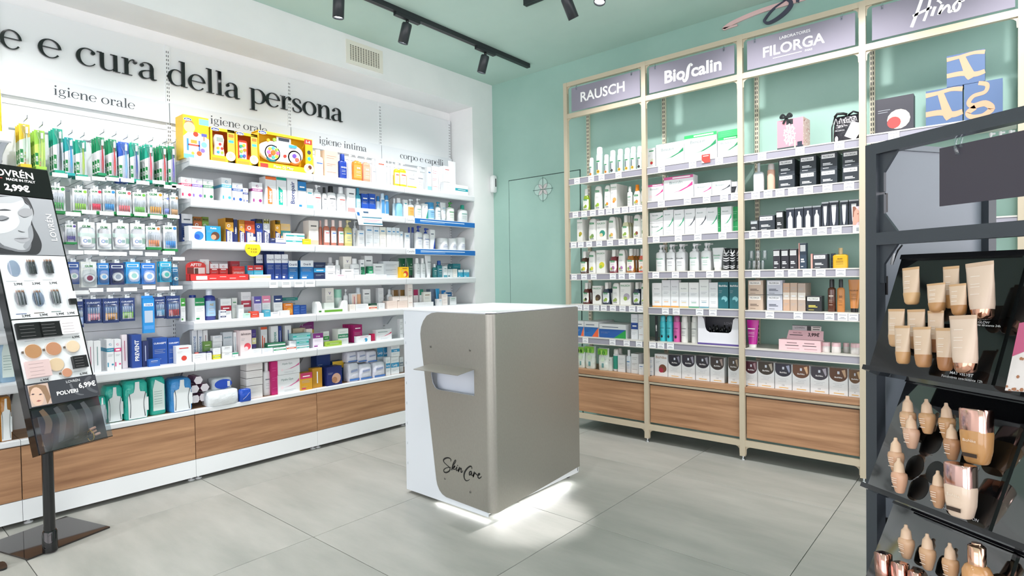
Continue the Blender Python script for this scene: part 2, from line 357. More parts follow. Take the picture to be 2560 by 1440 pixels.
# blue shelf strips on two rails of the last bay
for k, tx in ((1, 'CeraVe'), (2, 'CeraVe')):
    z = ZL[k]; s = wb(MB().box(.326, .3285, YS[4]+.05, YS[5]-.01, z-.05, z-.006, '#1f6fbe').box(.326, .3287, YS[4]+.005, YS[4]+.10, z-.05, z-.006, '#e8edf0'), 'price_strip', PAPER, SH[4, k])
    mb = MB(); tl = lambda a, b, t: (.3291+t, a, b)
    mb.text(tx, tl, '#8a9096', YS[4]+.05, z-.028, .022, .08).poly([tl(YS[4]+a, z-b, 0) for a, b in ((.16, .026), (.7, .026), (.7, .018), (.16, .018))], '#cfe2f5').poly([tl(YS[4]+a, z-b, 0) for a, b in ((.16, .036), (.45, .036), (.45, .032), (.16, .032))], '#9fc4ea')
    wb(mb, 'print', PAPER, SH[4, k])
# four white price cards on the fourth rail
for a, b in ((1620, 1755), (1820, 1965), (2020, 2170), (2195, 2350)):
    pa, pb = 420+a/6.4, 420+b/6.4; z = ZL[3]
    ya, yb = solve_h(pa, 0, .327, z), solve_h(pb, 0, .327, z)
    mb = MB().box(.3262, .3272, ya, yb, z-.056, z-.012, '#f3f6f7'); tl = lambda p, q, t: (.3276, p, q)
    for q in (.022, .028, .034): mb.poly([tl(ya+.008, z-q, 0), tl(yb-.012, z-q, 0), tl(yb-.012, z-q+.0025, 0), tl(ya+.008, z-q+.0025, 0)], '#9aa0a6')
    wb(mb, 'price_tag', PAPER, SH[2, 3])
# large acrylic slogan on the wall panels
BZ = on(228, 166, 0, .016).z; BXH = on(215, 120, 0, .016).z-BZ
for word, (a, b), lab in (('e', (2, 53), 'glossy black serif letter cut off by the left picture edge'), ('e', (98, 152), 'single glossy black serif letter e left of the word cura'), ('cura', (193, 393), 'glossy black serif word cura on the white wall panels'),
                     ('della', (421, 601), 'glossy black serif word della on the white wall panels'), ('persona', (624, 858), 'glossy black serif word persona on the white wall panels')):
    ya, yb = solve_h(a, 0, .016, 2.6), solve_h(b, 0, .016, 2.6)
    t = thing('wall_lettering', lab, 'lettering', (0, (ya+yb)/2, BZ), 0, 'black slogan on the white wall')
    serif_word(word, ya, yb, BZ, BXH, .002, .014, '#14181a', t, 'letter', GLOSS)

# ================================================================ champagne frame shelving (right)
YF = -.36; XP = 1.4267; WR = .709; ZT = 2.851; NB = 4
BEI = '#c3b8a1'
fr = thing('frame_shelving', 'champagne metal frame shelving with wooden drawers along the green wall', 'shelving', (XP+2*WR, -.18, 0))
for i in range(NB+1):
    x = XP+WR*i
    wb(MB().box(x-.0175, x+.0175, YF, YF+.03, .028, ZT, BEI), 'post', PAINT, fr)
    wb(MB().loft([(0, .014, .014, x, YF+.015), (.006, .014, .014, x, YF+.015), (.01, .006, .006, x, YF+.015), (.03, .006, .006, x, YF+.015)], '#b9bcbd', 10), 'foot', METAL, fr)
    b = MB().box(x-.014+.0, x+.014, -.022, 0, .3, 2.70, '#d8d0bb'); z = .36
    while z < 2.66:
        for dx in (-.0085, .0035): b.poly([(x+dx, -.0223, z), (x+dx+.005, -.0223, z), (x+dx+.005, -.0223, z+.02), (x+dx, -.0223, z+.02)], '#26292a')
        z += .032
    wb(b, 'wall_upright', PAINT, fr)
def gusset(x, z, sx, sz, parent):
    q = [(0, 0), (.03*sx, 0), (.03*sx, .003*sz), (.018*sx, .008*sz), (.007*sx, .02*sz), (.005*sx, .055*sz), (0, .055*sz)]
    wb(MB().prism([(x+a, z+b) for a, b in q], lambda p, r, t: (p, t, r), YF+.012, YF+.016, BEI), 'gusset', PAINT, parent)
for i in range(NB):
    x0, x1 = XP+WR*i+.0175, XP+WR*(i+1)-.0175
    for z0, z1, gz in ((ZT-.034, ZT, -1), (2.556, 2.594, -1), (.094, .134, -1)):
        r = wb(MB().box(x0, x1, YF+.002, YF+.03, z0, z1, BEI), 'rail', PAINT, fr)
        gusset(x0, z0, 1, -1, r); gusset(x1, z0, -1, -1, r)
    dw = wb(MB().box(x0+.006, x1-.006, YF+.02, YF+.038, .150, .430, '#a98765'), 'drawer_front', WOODX, fr)
    wb(MB().box(x0+.002, x1-.002, YF+.012, YF+.05, .441, .456, BEI), 'handle_profile', PAINT, dw)
    wb(MB().box(x0+.001, x1-.001, YF+.04, -.03, .145, .46, '#6b665c'), 'carcass', PAINT, fr)
    wb(MB().box(x0+.001, x1-.001, YF+.006, -.024, .461, .4965, '#b08f6c'), 'deck', WOODX, fr)
ZR = [[2.063, 1.79, 1.543, 1.279, 1.029, .762], [2.063, 1.808, 1.549, 1.285, 1.0185, .762], [2.053, 1.804, 1.543, 1.284, 1.0145, .758], [2.066, 1.80, 1.54, 1.28, 1.01, .76]]
ZRD = .4965
TAGS = {(0, 0): (1380, 4.236, (265, 415, 525, 705)), (0, 1): (1400, 4.8, (185, 290, 395, 495, 590, 685, 780, 870, 955)), (0, 2): (1400, 4.8, (165, 250, 350, 470, 600, 740, 850, 955)),
        (0, 3): (1400, 4.8, (170, 290, 405, 635, 740, 865)), (0, 4): (1400, 4.8, (235, 315, 435, 525, 635, 750, 865, 965)), (0, 5): (1400, 4.8, (305, 630, 800, 950)),
        (1, 0): (1380, 4.236, (1160, 1490, 1770)), (1, 1): (1400, 4.8, (1215, 1530, 1760, 1970, 2100)), (1, 2): (1400, 4.8, (1155, 1420, 1655, 1950)), (1, 3): (1400, 4.8, (1150, 1385, 1575, 1800, 1980)),
        (1, 4): (1400, 4.8, (1265, 1395, 1675, 1835)), (1, 5): (1400, 4.8, (1110, 1210, 1325)),
        (2, 0): (1820, 6, (510, 1080, 1670)), (2, 1): (1820, 6, (415, 600, 780, 970, 1205, 1490, 1815)), (2, 2): (1820, 6, (380, 570, 760, 950, 1190, 1410, 1630)), (2, 3): (1820, 6, (420, 770, 970, 1190, 1390, 1690)),
        (2, 4): (1820, 4.5, (470, 790, 1140, 1290, 1410)), (3, 0): (1820, 3.46, (1435,))}
tgm = None
for i in range(NB):
    x0, x1 = XP+WR*i+.019, XP+WR*(i+1)-.019
    for k, z in enumerate(ZR[i]):
        s = wb(MB().box(x0, x1, -.338, -.023, z-.022, z, '#d9d6cd'), 'shelf', PAINT, fr)
        wb(MB().prism([(-.338, z+.001), (-.338, z-.05), (-.344, z-.052), (-.347, z-.046), (-.345, z-.01), (-.348, z-.004), (-.345, z+.001)], lambda p, q, t: (t, p, q), x0, x1, '#9b9aa6'), 'price_rail', PLAST, s)
        wb(MB().box(x0, x1, -.3485, -.345, z-.006, z+.0015, '#dcdad2').box(x0, x1, -.3485, -.345, z-.054, z-.048, '#dcdad2'), 'rail_edge', PLAST, s)
        ox, sc, xs = TAGS.get((i, k), (0, 1, ()))
        for px in xs:
            X = solve_h(ox+px/sc, 1, -.349, z-.028)
            if tgm is None:
                t = MB().box(-.027, .027, -.001, 0, -.021, .021, '#f4f5f8')
                for q, a, b in ((.012, -.02, .02), (-.004, -.012, .010), (-.011, -.021, .018)): t.poly([(a, -.0013, q), (b, -.0013, q), (b, -.0013, q+.003), (a, -.0013, q+.003)], '#8d929c')
                tgm = t.build('price_tag', PAPER, s, (X, -.3488, z-.027)).data
            else: link('price_tag', tgm, s, (X, -.3488, z-.027))
# hanging header signs
def sign(i, z0, z1, a, b, lab, draw):
    t = thing('hanging_sign', lab, 'sign', ((a+b)/2, YF-.004, z0), 0, 'lilac-grey signs hanging from the frame')
    wb(MB().box(a, b, YF-.012, YF-.008, z0, z1, '#8d8a98'), 'board', MATTE, t)
    for x in (a+.05, b-.07):
        c = MB(); c.tube([(x, YF-.016, z1-.02), (x, YF-.016, z1+.005), (x, YF-.006, z1+.02)], .004, '#e8eef0', 6).box(x-.006, x+.006, YF-.016, YF-.012, z1-.025, z1+.01, '#e8eef0'); wb(c, 'clip', CLEAR, t)
    mb = MB(); draw(mb, lambda p, q, tt: (p, YF-.0126-tt, q)); wb(mb, 'lettering', PAPER, t)
def sgn(px0, px1): return solve_h(px0, 1, YF-.01, 2.7), solve_h(px1, 1, YF-.01, 2.7)
WH = '#ffffff'
a, b = sgn(1429, 1600); sign(0, 2.60, 2.79, a, b, 'leftmost lilac-grey hanging sign with six white capital letters', lambda m, t: m.text('RAUSCH', t, WH, (a+b)/2-.02, 2.70, .095, .40, bold=.02))
a, b = sgn(1623, 1836); sign(1, 2.60, 2.79, a, b, 'lilac-grey sign with bold rounded white lowercase letters and a long s', lambda m, t: (m.text('Bio', t, WH, a+.20, 2.69, .085, bold=.03), m.ribbon([(a+.262, 2.645), (a+.275, 2.628), (a+.292, 2.65), (a+.302, 2.71), (a+.318, 2.735), (a+.332, 2.722)], [.014, .018, .024, .024, .018, .014], t, 0, .0004, WH), m.text('calin', t, WH, a+.43, 2.69, .085, bold=.03)))
a, b = sgn(1868, 2138); sign(2, 2.60, 2.79, a, b, 'lilac-grey sign with thin white LABORATOIRES line above larger capitals', lambda m, t: (m.text('FILORGA', t, WH, (a+b)/2-.03, 2.69, .07, .36, bold=.02), m.text('LABORATOIRES', t, WH, (a+b)/2-.02, 2.755, .018, .26), m.text('PARIS', t, WH, (a+b)/2+.06, 2.638, .012), m.poly([t((a+b)/2+q, 2.638+r, 0) for q, r in ((-.15, -.002), (.02, -.002), (.02, .002), (-.15, .002))], WH)))
a, b = sgn(2180, 2538); 
def hino(m, t):
    k = 16.
    def S(pts, w):
        q = [on(2260+x/k, y/k, 1, YF-.0126) for x, y in pts]; m.ribbon([(p.x, p.z) for p in q], [w]*len(q), t, 0, .0004, WH)
    S([(300, 1090), (480, 620), (700, 0), (840, -420)], .016); S([(790, 840), (920, 500), (1030, 60), (1120, -350)], .013); S([(350, 650), (700, 480), (1120, 280)], .014)
    S([(1250, 260), (1180, 430), (1110, 640)], .015); S([(1320, 20), (1420, 60), (1500, 140)], .01); S([(1540, 180), (1450, 380), (1390, 590)], .016); S([(1400, 570), (1560, 380), (1740, 210), (1810, 300), (1790, 440), (1830, 480), (1960, 400)], .012)
    S([(2080, 100), (1980, 250), (2020, 430), (2160, 380), (2240, 180), (2180, 40), (2080, 100)], .013); S([(2180, 40), (2300, 60), (2430, 10)], .007)
sign(3, 2.602, 2.79, a, b, 'rightmost lilac-grey sign with white brush handwriting', hino)
# handwriting on the green wall above the frame
wt = thing('wall_script', 'pink stroke and dark script letter on the green wall above the frame', 'lettering', on(1900, 60, 1, -.004))
k = 2560/220; tb2 = T_back(-.002)
def wall_stroke(pts, ws, c, name, t1):
    q = [on(1800+x/k, y/k, 1, -.004) for x, y in pts]; m = MB().ribbon([(p.x, p.z) for p in q], ws, tb2, 0, t1, c); wb(m, name, PLAST, wt)
wall_stroke([(520, 735), (300, 800), (110, 850), (330, 700), (800, 480), (1300, 290), (1900, 110), (2500, -60)], [.008, .014, .02, .03, .03, .03, .034, .03], '#efc9c8', 'pink_stroke', .012)
wall_stroke([(1700, -60), (2000, 10), (2080, 130), (1950, 330), (1700, 540), (1430, 680), (1310, 640), (1340, 540), (1560, 280), (1900, 40), (2100, -100)], [.012, .022, .028, .028, .024, .018, .016, .014, .012, .01, .01], '#4a4a5c', 'dark_letter', .018)
wall_stroke([(2290, -40), (2275, 40), (2262, 90)], [.02, .022, .014], '#4a4a5c', 'dark_letter', .018)

# ================================================================ track lights
def lamp_body(name, lab, P, aim, track_dir, on_track=True, power=1., group='black track spotlights', size=75, L=.13, blend=.8):
    """black cylinder spot: base P under the ceiling, aimed along aim"""
    t = thing(name, lab, 'lamp', P, 0, group); r = .036
    d = Vector(aim).normalized(); q = Vector((0, 0, 1)).rotation_difference(-d)
    P = Vector(P)
    if on_track:
        tr = Vector(track_dir)*.11; s = Vector((track_dir[1], track_dir[0], 0))*.016
        vs = [P+tr*a+s*b+Vector((0, 0, c)) for a in (-1, 1) for b in (-1, 1) for c in (-.0, -.022)]
        m = MB().add(vs, [(0, 1, 3, 2), (4, 6, 7, 5), (0, 4, 5, 1), (2, 3, 7, 6), (0, 2, 6, 4), (1, 5, 7, 3)], '#22262a'); wb(m, 'adapter', PAINT, t)
    top = P+Vector((0, 0, -.045)); m = MB().tube([P+Vector((0, 0, -.02)), top], .011, '#1b1e21', 8); wb(m, 'stem', PAINT, t)
    c = MB(); c.loft([(.012, .015, .015), (.01, r*.9, r*.9), (0, r, r), (-L, r, r), (-L, r*.88, r*.88), (-L+.012, r*.86, r*.86)], '#2c3136', 20, cap=False); c.add([(r*.9*math.cos(a), r*.9*math.sin(a), .0105) for a in [6.28318*i/20 for i in range(20)]], [tuple(range(20))], '#2c3136')
    o = c.build('housing', PAINT, t); o.rotation_mode = 'QUATERNION'; o.rotation_quaternion = q; o.location = top-P+d*.012
    e = MB(); e.add([(r*.86*math.cos(a), r*.86*math.sin(a), -L+.012) for a in [6.28318*i/20 for i in range(20)]], [tuple(reversed(range(20)))], WH)
    o2 = e.build('lens', EMIT, t); o2.rotation_mode = 'QUATERNION'; o2.rotation_quaternion = q; o2.location = o.location
    ld = bpy.data.lights.new('spot', 'SPOT'); ld.energy = LAMP_W*power; ld.spot_size = math.radians(size); ld.spot_blend = blend; ld.shadow_soft_size = .035; ld.color = (1, .955, .965)
    lo = bpy.data.objects.new('bulb', ld); col.objects.link(lo); lo.parent = t
    lo.location = o.location+d*(L+.004); lo.rotation_mode = 'QUATERNION'; lo.rotation_quaternion = q
    return t
def track(a, b, lab):
    t = thing('light_track', lab, 'light track', ((a[0]+b[0])/2, (a[1]+b[1])/2, HC))
    if a[0] == b[0]: m = MB().box(a[0]-.018, a[0]+.018, a[1], b[1], HC-.036, HC, '#23282b'); g = MB().box(a[0]-.005, a[0]+.005, a[1]+.01, b[1]-.01, HC-.0368, HC-.036, '#0c0e10')
    else: m = MB().box(a[0], b[0], a[1]-.018, a[1]+.018, HC-.036, HC, '#23282b'); g = MB().box(a[0]+.01, b[0]-.01, a[1]-.005, a[1]+.005, HC-.0368, HC-.036, '#0c0e10')
    wb(m, 'channel', PAINT, t); wb(g, 'groove', PAINT, t)
ZK = HC-.036
track((.93, -6.2), (.93, -.21), 'long black ceiling track running along the white wall')
track((1.66, -1.16), (5.6, -1.16), 'black ceiling track running along the green wall shelving')
# ================================================================ products
PEND = []          # (object, description, place, order key) -> labels made unique at the end
def reg(o, desc, place, key, cat, group): PEND.append((o, desc, place, key)); o['category'] = cat; o['group'] = group
GR = '#a9b0b6'
def F2(w, h): return lambda u, v, t=0.: ((u-.5)*w, -.0004-t, v*h)     # front print plane of a carton, origin at front bottom centre
def rect(m, f, u0, v0, u1, v1, c, t=0.): m.poly([f(u0, v0, t), f(u1, v0, t), f(u1, v1, t), f(u0, v1, t)], c)
def circ(m, f, u, v, r, c, w, h, t=.0001, n=14): m.poly([f(u+r*math.cos(6.28319*i/n)/w, v+r*math.sin(6.28319*i/n)/h, t) for i in range(n)], c)
def lines(m, f, u0, u1, vs, c=GR, th=.012):
    for i, v in enumerate(vs): rect(m, f, u0, v, u0+(u1-u0)*(1, .8, .95, .6)[i % 4], v+th, c, .0001)
LEGIBLE = {'CURASEPT', 'elmex', 'Biorepair', 'Kukis', 'MAXI', 'Polident', 'C:', 'DENTOSAN', 'ultraDEX', 'ialozon', 'NOODYN', 'SENSODYNE', 'PREVENT', 'Bioscalin', 'FILORGA', 'BioNike', 'SHINE ON', 'Hyalo Gyn', 'SAUGELLA', 'V', 'Lady', 'CeraVe', 'AZ', 'RAUSCH', 'Oral-B', 'SVR', 'Lines', 'LOVREN', 'otovex', 'AFTERAPID', 'Cetaphil', 'NUXE', 'NIVEA', '1', '3.22', '3', '4.18', '4.3', '5', '5.3', '5.06', '6', '6.06', '7', '8', '50'}
def txt(m, w, h, s, u, v, c, hh, ww=.9, rot=0, bold=.01):
    if s not in LEGIBLE:      # print too small to read in the photograph: only bars
        f = F2(w, h); a, b = (.06, .3) if rot else (.3, .025)
        if s.strip(): rect(m, f, u-a, v-b, u+a, v+b, c, .0005)
        return
    to3 = lambda a, b, t: (a, -.0007, b)
    m.text(s, to3, c, (u-.5)*w, v*h, hh, ww*(h if rot else w), rot, bold)
def carton(w, h, d, st, p):
    m = MB(); body = p[0] if p else WH; m.box(-w/2, w/2, 0, d, 0, h, body); f = F2(w, h); R = lambda *a: rect(m, f, *a)
    if st == 'cura':      # white, coloured band with white name, C mark, dots
        c = p[1]; R(0, .60, 1, .72, c); R(0, .72, 1, 1, '#e3e6ea'); txt(m, w, h, p[2] if len(p) > 2 else 'CURASEPT', .5, .66, WH, h*.06, .85); txt(m, w, h, 'C:', .5, .84, c, h*.1, .4, bold=.03)
        lines(m, f, .15, .85, (.5, .46)); R(.06, .12, .22, .26, c, .0001); circ(m, f, .78, .19, min(w*.16, h*.09), c, w, h)
        side = [(w/2+.0004, 0, h*.6), (w/2+.0004, d, h*.6), (w/2+.0004, d, h*.72), (w/2+.0004, 0, h*.72)]; m.poly(side, c); m.poly([(-x, y, z) for x, y, z in reversed(side)], c)
    elif st == 'vert':    # vertical name along the box
        R(.1, .06, .9, .94, p[1]) if p[1] != body else None; txt(m, w, h, p[3], .5, .52, p[2], min(w*.42, .03), .8, math.pi/2, .02)
    elif st == 'banner':  # white with a slanted vertical banner
        R(0, .68, 1, .9, '#d9dde0'); R(0, .9, 1, 1, p[1]); m.poly([f(.18, .06, .0002), f(.62, .06, .0002), f(.62, .56, .0002), f(.18, .68, .0002)], p[1]); txt(m, w, h, p[2], .4, .32, WH, w*.3, .5, math.pi/2, .02)
    elif st == 'name':    # horizontal name high, accent band at the foot: body, text colour, text, accent
        txt(m, w, h, p[2], .5, .78, p[1], min(h*.12, .03), .82, bold=.015); lines(m, f, .15, .8, (.62, .57, .52)); 
        if len(p) > 3: R(0, 0, 1, .2, p[3])
    elif st == 'top':     # coloured head panel with name: body, head, text
        R(0, .66, 1, 1, p[1]); txt(m, w, h, p[2], .5, .8, p[3] if len(p) > 3 else WH, min(h*.11, .024), .84, bold=.015); lines(m, f, .12, .86, (.55, .49, .43, .2)); R(.1, .06, .45, .14, p[1], .0001)
    elif st == 'mid':     # band in the middle: body, band, text
        R(0, .4, 1, .66, p[1]); txt(m, w, h, p[2], .5, .53, WH, min(h*.13, .024), .84, bold=.015); lines(m, f, .15, .85, (.82, .76, .25, .2))
    elif st == 'maxi':    # denture fixative style: foot body, top, mid, text
        R(0, 0, 1, 1, p[1]); R(0, .82, 1, 1, p[2]); txt(m, w, h, 'MAXI', .5, .9, '#2a2a18', h*.09, .8, bold=.03) if p[3] else None
        m.poly([f(0, 0, .0002), f(1, 0, .0002), f(1, .42, .0002), f(0, .55, .0002)], '#232a68'); R(.18, .02, .8, .46, '#dfe3ee', .0003); txt(m, w, h, 'Polident', .5, .25, '#20306e', w*.34, .42, math.pi/2, .03); circ(m, f, .4, .68, w*.2, WH, w, h, .0004); circ(m, f, .4, .68, w*.12, p[1], w, h, .0006)
    elif st == 'sw':      # white with a rising swoosh: colour, name, (top band colour)
        c = p[1]; m.poly([f(.22, .3, .0002), f(.6, .36, .0002), f(.98, .56, .0002), f(.98, .72, .0002), f(.8, .52, .0002), f(.5, .36, .0002)], c)
        txt(m, w, h, p[2], .42, .74 if h < w*1.1 else .82, '#6f8a86', min(h*.12, .022), .55, bold=.005); lines(m, f, .28, .8, (.16, .1) if h < w*1.1 else (.42, .36, .2, .1))
        circ(m, f, .18, .32, min(w, h)*.09, '#f0dfe4' if c > '#b' else '#dfeee8', w, h)
        if len(p) > 3: R(0, .88, 1, 1, p[3], .0003); txt(m, w, h, p[4], .6, .94, WH, h*.06, .5)
    elif st == 'fil':     # dark box with a white name label
        R(.06 if w > .05 else .04, .68, .86, .93, p[1], .0001); txt(m, w, h, p[2], .46, .8, '#40464c', min(h*.12, .014), .62); c2 = p[3] if len(p) > 3 else '#dfe3e6'
        R(.14, .34, .6, .40, c2, .0001); R(.14, .26, .72, .31, c2, .0001); R(.14, .08, .5, .11, c2, .0001); R(0, .985, 1, 1, '#9aa2aa', .0001)
    elif st == 'dropper': # dark box with a big white flask printed on it
        R(.22, .0, .78, .52, '#eef0f1', .0001); m.poly([f(.22, .52, .0001), f(.78, .52, .0001), f(.64, .64, .0001), f(.36, .64, .0001)], '#eef0f1'); R(.4, .64, .6, .8, '#eef0f1', .0001); R(0, .93, 1, 1, '#c3c9cf', .0001); lines(m, f, .3, .68, (.36, .3, .24, .12), '#9ba3aa')
    elif st == 'tubepic': # dark box with a tapering white tube printed on it
        m.poly([f(.24, .84, .0001), f(.76, .84, .0001), f(.66, .2, .0001), f(.56, .06, .0001), f(.44, .06, .0001), f(.34, .2, .0001)], '#e6e9eb'); R(0, .94, 1, 1, '#c9ced4', .0001); lines(m, f, .4, .62, (.6, .54, .3), '#a8afb6')
    elif st == 'dome':    # hair colour box with a glossy dark dome
        c = p[1]; m.poly([f(.02, 1, .0001)]+[f(.5-.48*math.cos(math.pi*i/14), .74-.24*math.sin(math.pi*i/14)+.0, .0001) for i in range(15)]+[f(.98, 1, .0001)], c)
        m.poly([f(.66, .92, .0003), f(.86, .96, .0003), f(.9, .72, .0003), f(.84, .66, .0003)], p[2]); txt(m, w, h, 'BioNike', .5, .66, WH, h*.055, .55); R(.44, .78, .56, .88, '#cfd6e2', .0004)
        lines(m, f, .2, .8, (.42, .30), '#c5c8cc'); txt(m, w, h, 'SHINE ON', .5, .37, '#b9bdc2', h*.035, .6, bold=0); R(.25, .06, .8, .085, '#e8b23f', .0002); txt(m, w, h, p[3], .5, .17, '#8f9399', h*.04, .3)
    elif st == 'soft':    # white face-care box: thin mark, grey lines, coloured foot
        R(0, .62, 1, 1, p[1], .0); txt(m, w, h, 'BioNike', .5, .76, '#8d9299', h*.05, .6, bold=0); lines(m, f, .2, .8, (.55, .5, .25)); R(.25, .19, .75, .21, p[2], .0002); R(0, 0, 1, .05, p[2], .0001)
    elif st == 'pic':     # body, accent round picture, colour of picture, name
        txt(m, w, h, p[2], .5, .86, p[1], min(h*.12, .022), .85, bold=.015); circ(m, f, .62, .36, min(w, h)*.3, p[3], w, h); circ(m, f, .5, .28, min(w, h)*.18, p[4], w, h, .0003); lines(m, f, .08, .4, (.66, .6))
    elif st == 'tri':     # two diagonal colour fields: body, c1, c2, name
        m.poly([f(0, 0, .0001), f(1, 0, .0001), f(1, .62, .0001), f(0, .62, .0001)], p[1]); m.poly([f(.55, 0, .0002), f(1, 0, .0002), f(1, .62, .0002)], p[2]); txt(m, w, h, p[3], .42, .78, '#5d6a7c', min(h*.14, .02), .7); lines(m, f, .06, .4, (.4, .32), WH)
    elif st == 'lines': lines(m, f, .14, .86, (.8, .72, .5, .44, .2), p[1] if len(p) > 1 else GR)
    return m
def front_label(m, rx, ry, z0, z1, c, e=2., span=62):
    k = 8; vs = []
    for z in (z0, z1):
        for i in range(k+1):
            a = math.radians(270-span+2*span*i/k); ca, sa = math.cos(a), math.sin(a)
            vs.append(((rx+.0006)*math.copysign(abs(ca)**(2/e), ca), (ry+.0006)*math.copysign(abs(sa)**(2/e), sa), z))
    m.add(vs, [(i, i+1, k+2+i, k+1+i) for i in range(k)], c, True)
def bottle(root, w, h, d, kind, p):
    """p = body colour, cap colour, label colour, text, text colour"""
    body, cap, lab, s, tc = (list(p)+[None]*5)[:5]; rx, ry = w/2, d/2; L = LIQ if kind in ('raub', 'liq') else PLAST
    b = MB(); c = MB(); e = 2.6; lz0, lz1 = .12, .6
    if kind in ('bot', 'liq', 'pump'):
        s1 = .72 if kind != 'pump' else .70
        b.loft([(0, rx*.92, ry*.92), (.012*h, rx, ry), (s1*h*.93, rx, ry), (s1*h, rx*.86, ry*.88), (s1*h+.03*h, rx*.42, min(ry, rx)*.45), (s1*h+.05*h, rx*.38, min(ry, rx)*.4)], body, 18, e)
        if kind == 'pump':
            z = s1*h+.04*h; r = min(rx*.42, .014)
            c.loft([(z, r, r), (z+.07*h, r, r), (z+.075*h, r*.4, r*.4), (z+.16*h, r*.4, r*.4)], cap, 12)
            c.loft([(z+.16*h, r*.75, r*.75), (h-.005, r*.85, r*.85), (h, r*.6, r*.6)], cap, 12); c.box(-r*.35, r*2.2, -r*.35, r*.35, h-.012, h-.003, cap)
        else:
            r = min(rx*.55, .02); c.loft([(s1*h+.03*h, r, r), (h-.004, r*.94, r*.94), (h, r*.85, r*.85)], cap, 16)
        lz1 = .58
    elif kind == 'can':
        r = rx; ry = rx; e = 2; b.loft([(0, r*.94, r*.94), (.008, r, r), (.74*h, r, r), (.77*h, r*.86, r*.86)], body, 18, 2)
        c.loft([(.76*h, r*.86, r*.86), (.93*h, r*.84, r*.84), (.985*h, r*.7, r*.7), (h, r*.4, r*.4)], cap, 18, 2); lz0, lz1 = .1, .7
    elif kind == 'rau':   # tapering oval flask, no separate neck
        b.loft([(0, rx*.98, ry*.95), (.01, rx, ry), (.45*h, rx*.98, ry), (.78*h, rx*.86, ry*.9), (.93*h, rx*.72, ry*.75), (.985*h, rx*.5, ry*.55), (h, rx*.28, ry*.3)], body, 18, 2.8); lz0, lz1 = .05, .86
    elif kind == 'raub':  # wedge-shouldered coloured flask with a white cap
        b.loft([(0, rx*.96, ry), (.01, rx, ry), (.52*h, rx*.86, ry*.9), (.68*h, rx*.62, ry*.7), (.72*h, rx*.42, ry*.55)], body, 18, 3); r = rx*.46
        c.loft([(.70*h, r, r), (h-.004, r*.92, r*.92), (h, r*.8, r*.8)], cap, 14, 2); lz0, lz1 = .07, .52
    elif kind == 'tube':  # standing on its cap, crimped flat top
        b.loft([(.12*h, rx*.66, ry*.95), (.3*h, rx*.74, ry*.9), (.6*h, rx*.86, ry*.6), (.94*h, rx, ry*.16), (h, rx, ry*.12)], body, 18, 2.4); c.loft([(0, rx*.6, ry*.85), (.12*h, rx*.62, ry*.88)], cap, 16, 2.2); lz0, lz1 = None, None
    elif kind == 'jar':
        ry = rx; b.loft([(0, rx*.93, rx*.93), (.006, rx, rx), (.6*h, rx, rx), (.64*h, rx*.95, rx*.95)], body, 20, 2); c.loft([(.62*h, rx*.99, rx*.99), (.96*h, rx*.99, rx*.99), (h, rx*.94, rx*.94)], cap, 20, 2); lz0, lz1 = .08, .56
    elif kind == 'flask': # flat square flask with long cap
        b.loft([(0, rx*.98, ry), (.01, rx, ry), (.62*h, rx, ry), (.68*h, rx*.8, ry*.8), (.70*h, rx*.3, ry*.4)], body, 20, 5); c.loft([(.69*h, rx*.28, rx*.28), (h, rx*.28, rx*.28)], cap, 14, 2); lz0, lz1 = .1, .6; e = 5
    bo = b.build('body', L, root)
    if c.v: c.build('cap' if kind != 'pump' else 'pump_head', PLAST, root)
    if lab or s:
        l = MB()
        if lab and lz0 is not None:
            front_label(l, rx*(.93 if kind in ('rau', 'raub') else 1), ry*1.0, lz0*h, lz1*h, lab, e if kind not in ('rau', 'raub') else 2.8, 58)
        yl = -ry-.0013; zc = h*((lz0+lz1)/2 if lz0 is not None else .55); to3 = lambda a, q, t: (a, yl, q)
        if s:
            if kind in ('rau', 'raub'):
                z1 = h*(.74 if kind == 'rau' else .46); l.poly([(x, yl, z1+z) for x, z in ((-rx*.5, 0), (rx*.5, 0), (rx*.5, h*.07), (-rx*.5, h*.085))], '#2e8b57')
                l.text('RAUSCH', lambda a, q, t: (a, yl-.0003, q), WH, 0, z1+h*.035, h*.028, rx*.85)
                for q in (.54, .5): l.poly([(x, yl, h*q*(1 if kind == 'rau' else .72)+z) for x, z in ((-rx*.4, 0), (rx*.35, 0), (rx*.35, .0015), (-rx*.4, .0015))], GR)
                l.poly([(rx*.35*math.cos(t)+rx*.1, yl, h*.22+rx*.42*math.sin(t)) for t in [.5236*i for i in range(12)]], tc); l.poly([(rx*.22*math.cos(t)-rx*.3, yl-.0003, h*.18+rx*.3*math.sin(t)) for t in [.5236*i for i in range(12)]], '#8fae4a')
                l.poly([(x, yl-.0004, h*.085+z) for x, z in ((-rx*.4, 0), (rx*.45, 0), (rx*.45, h*.022), (-rx*.4, h*.022))], '#4a5560')
            else:
                if s in LEGIBLE: l.text(s, to3, tc or '#444a50', 0, zc+h*.12, min(h*.06, .016), w*.72, bold=.015)
                else: l.poly([(x, yl, zc+h*.12+z) for x, z in ((-w*.3, 0), (w*.3, 0), (w*.3, h*.035), (-w*.3, h*.035))], tc or GR)
                for q in (-.0, -.05, -.14): l.poly([(x, yl, zc+h*q+z) for x, z in ((-w*.26, 0), (w*.22, 0), (w*.22, .0016), (-w*.26, .0016))], tc or GR)
        l.build('label', PAPER, root)
    return bo
CATS = {'bot': ('bottle', 'bottle'), 'liq': ('bottle', 'bottle'), 'pump': ('pump_bottle', 'bottle'), 'can': ('spray_can', 'spray can'), 'rau': ('shampoo_bottle', 'bottle'), 'raub': ('shampoo_bottle', 'bottle'), 'tube': ('cosmetic_tube', 'tube'), 'jar': ('cream_jar', 'jar'), 'flask': ('oil_bottle', 'bottle')}
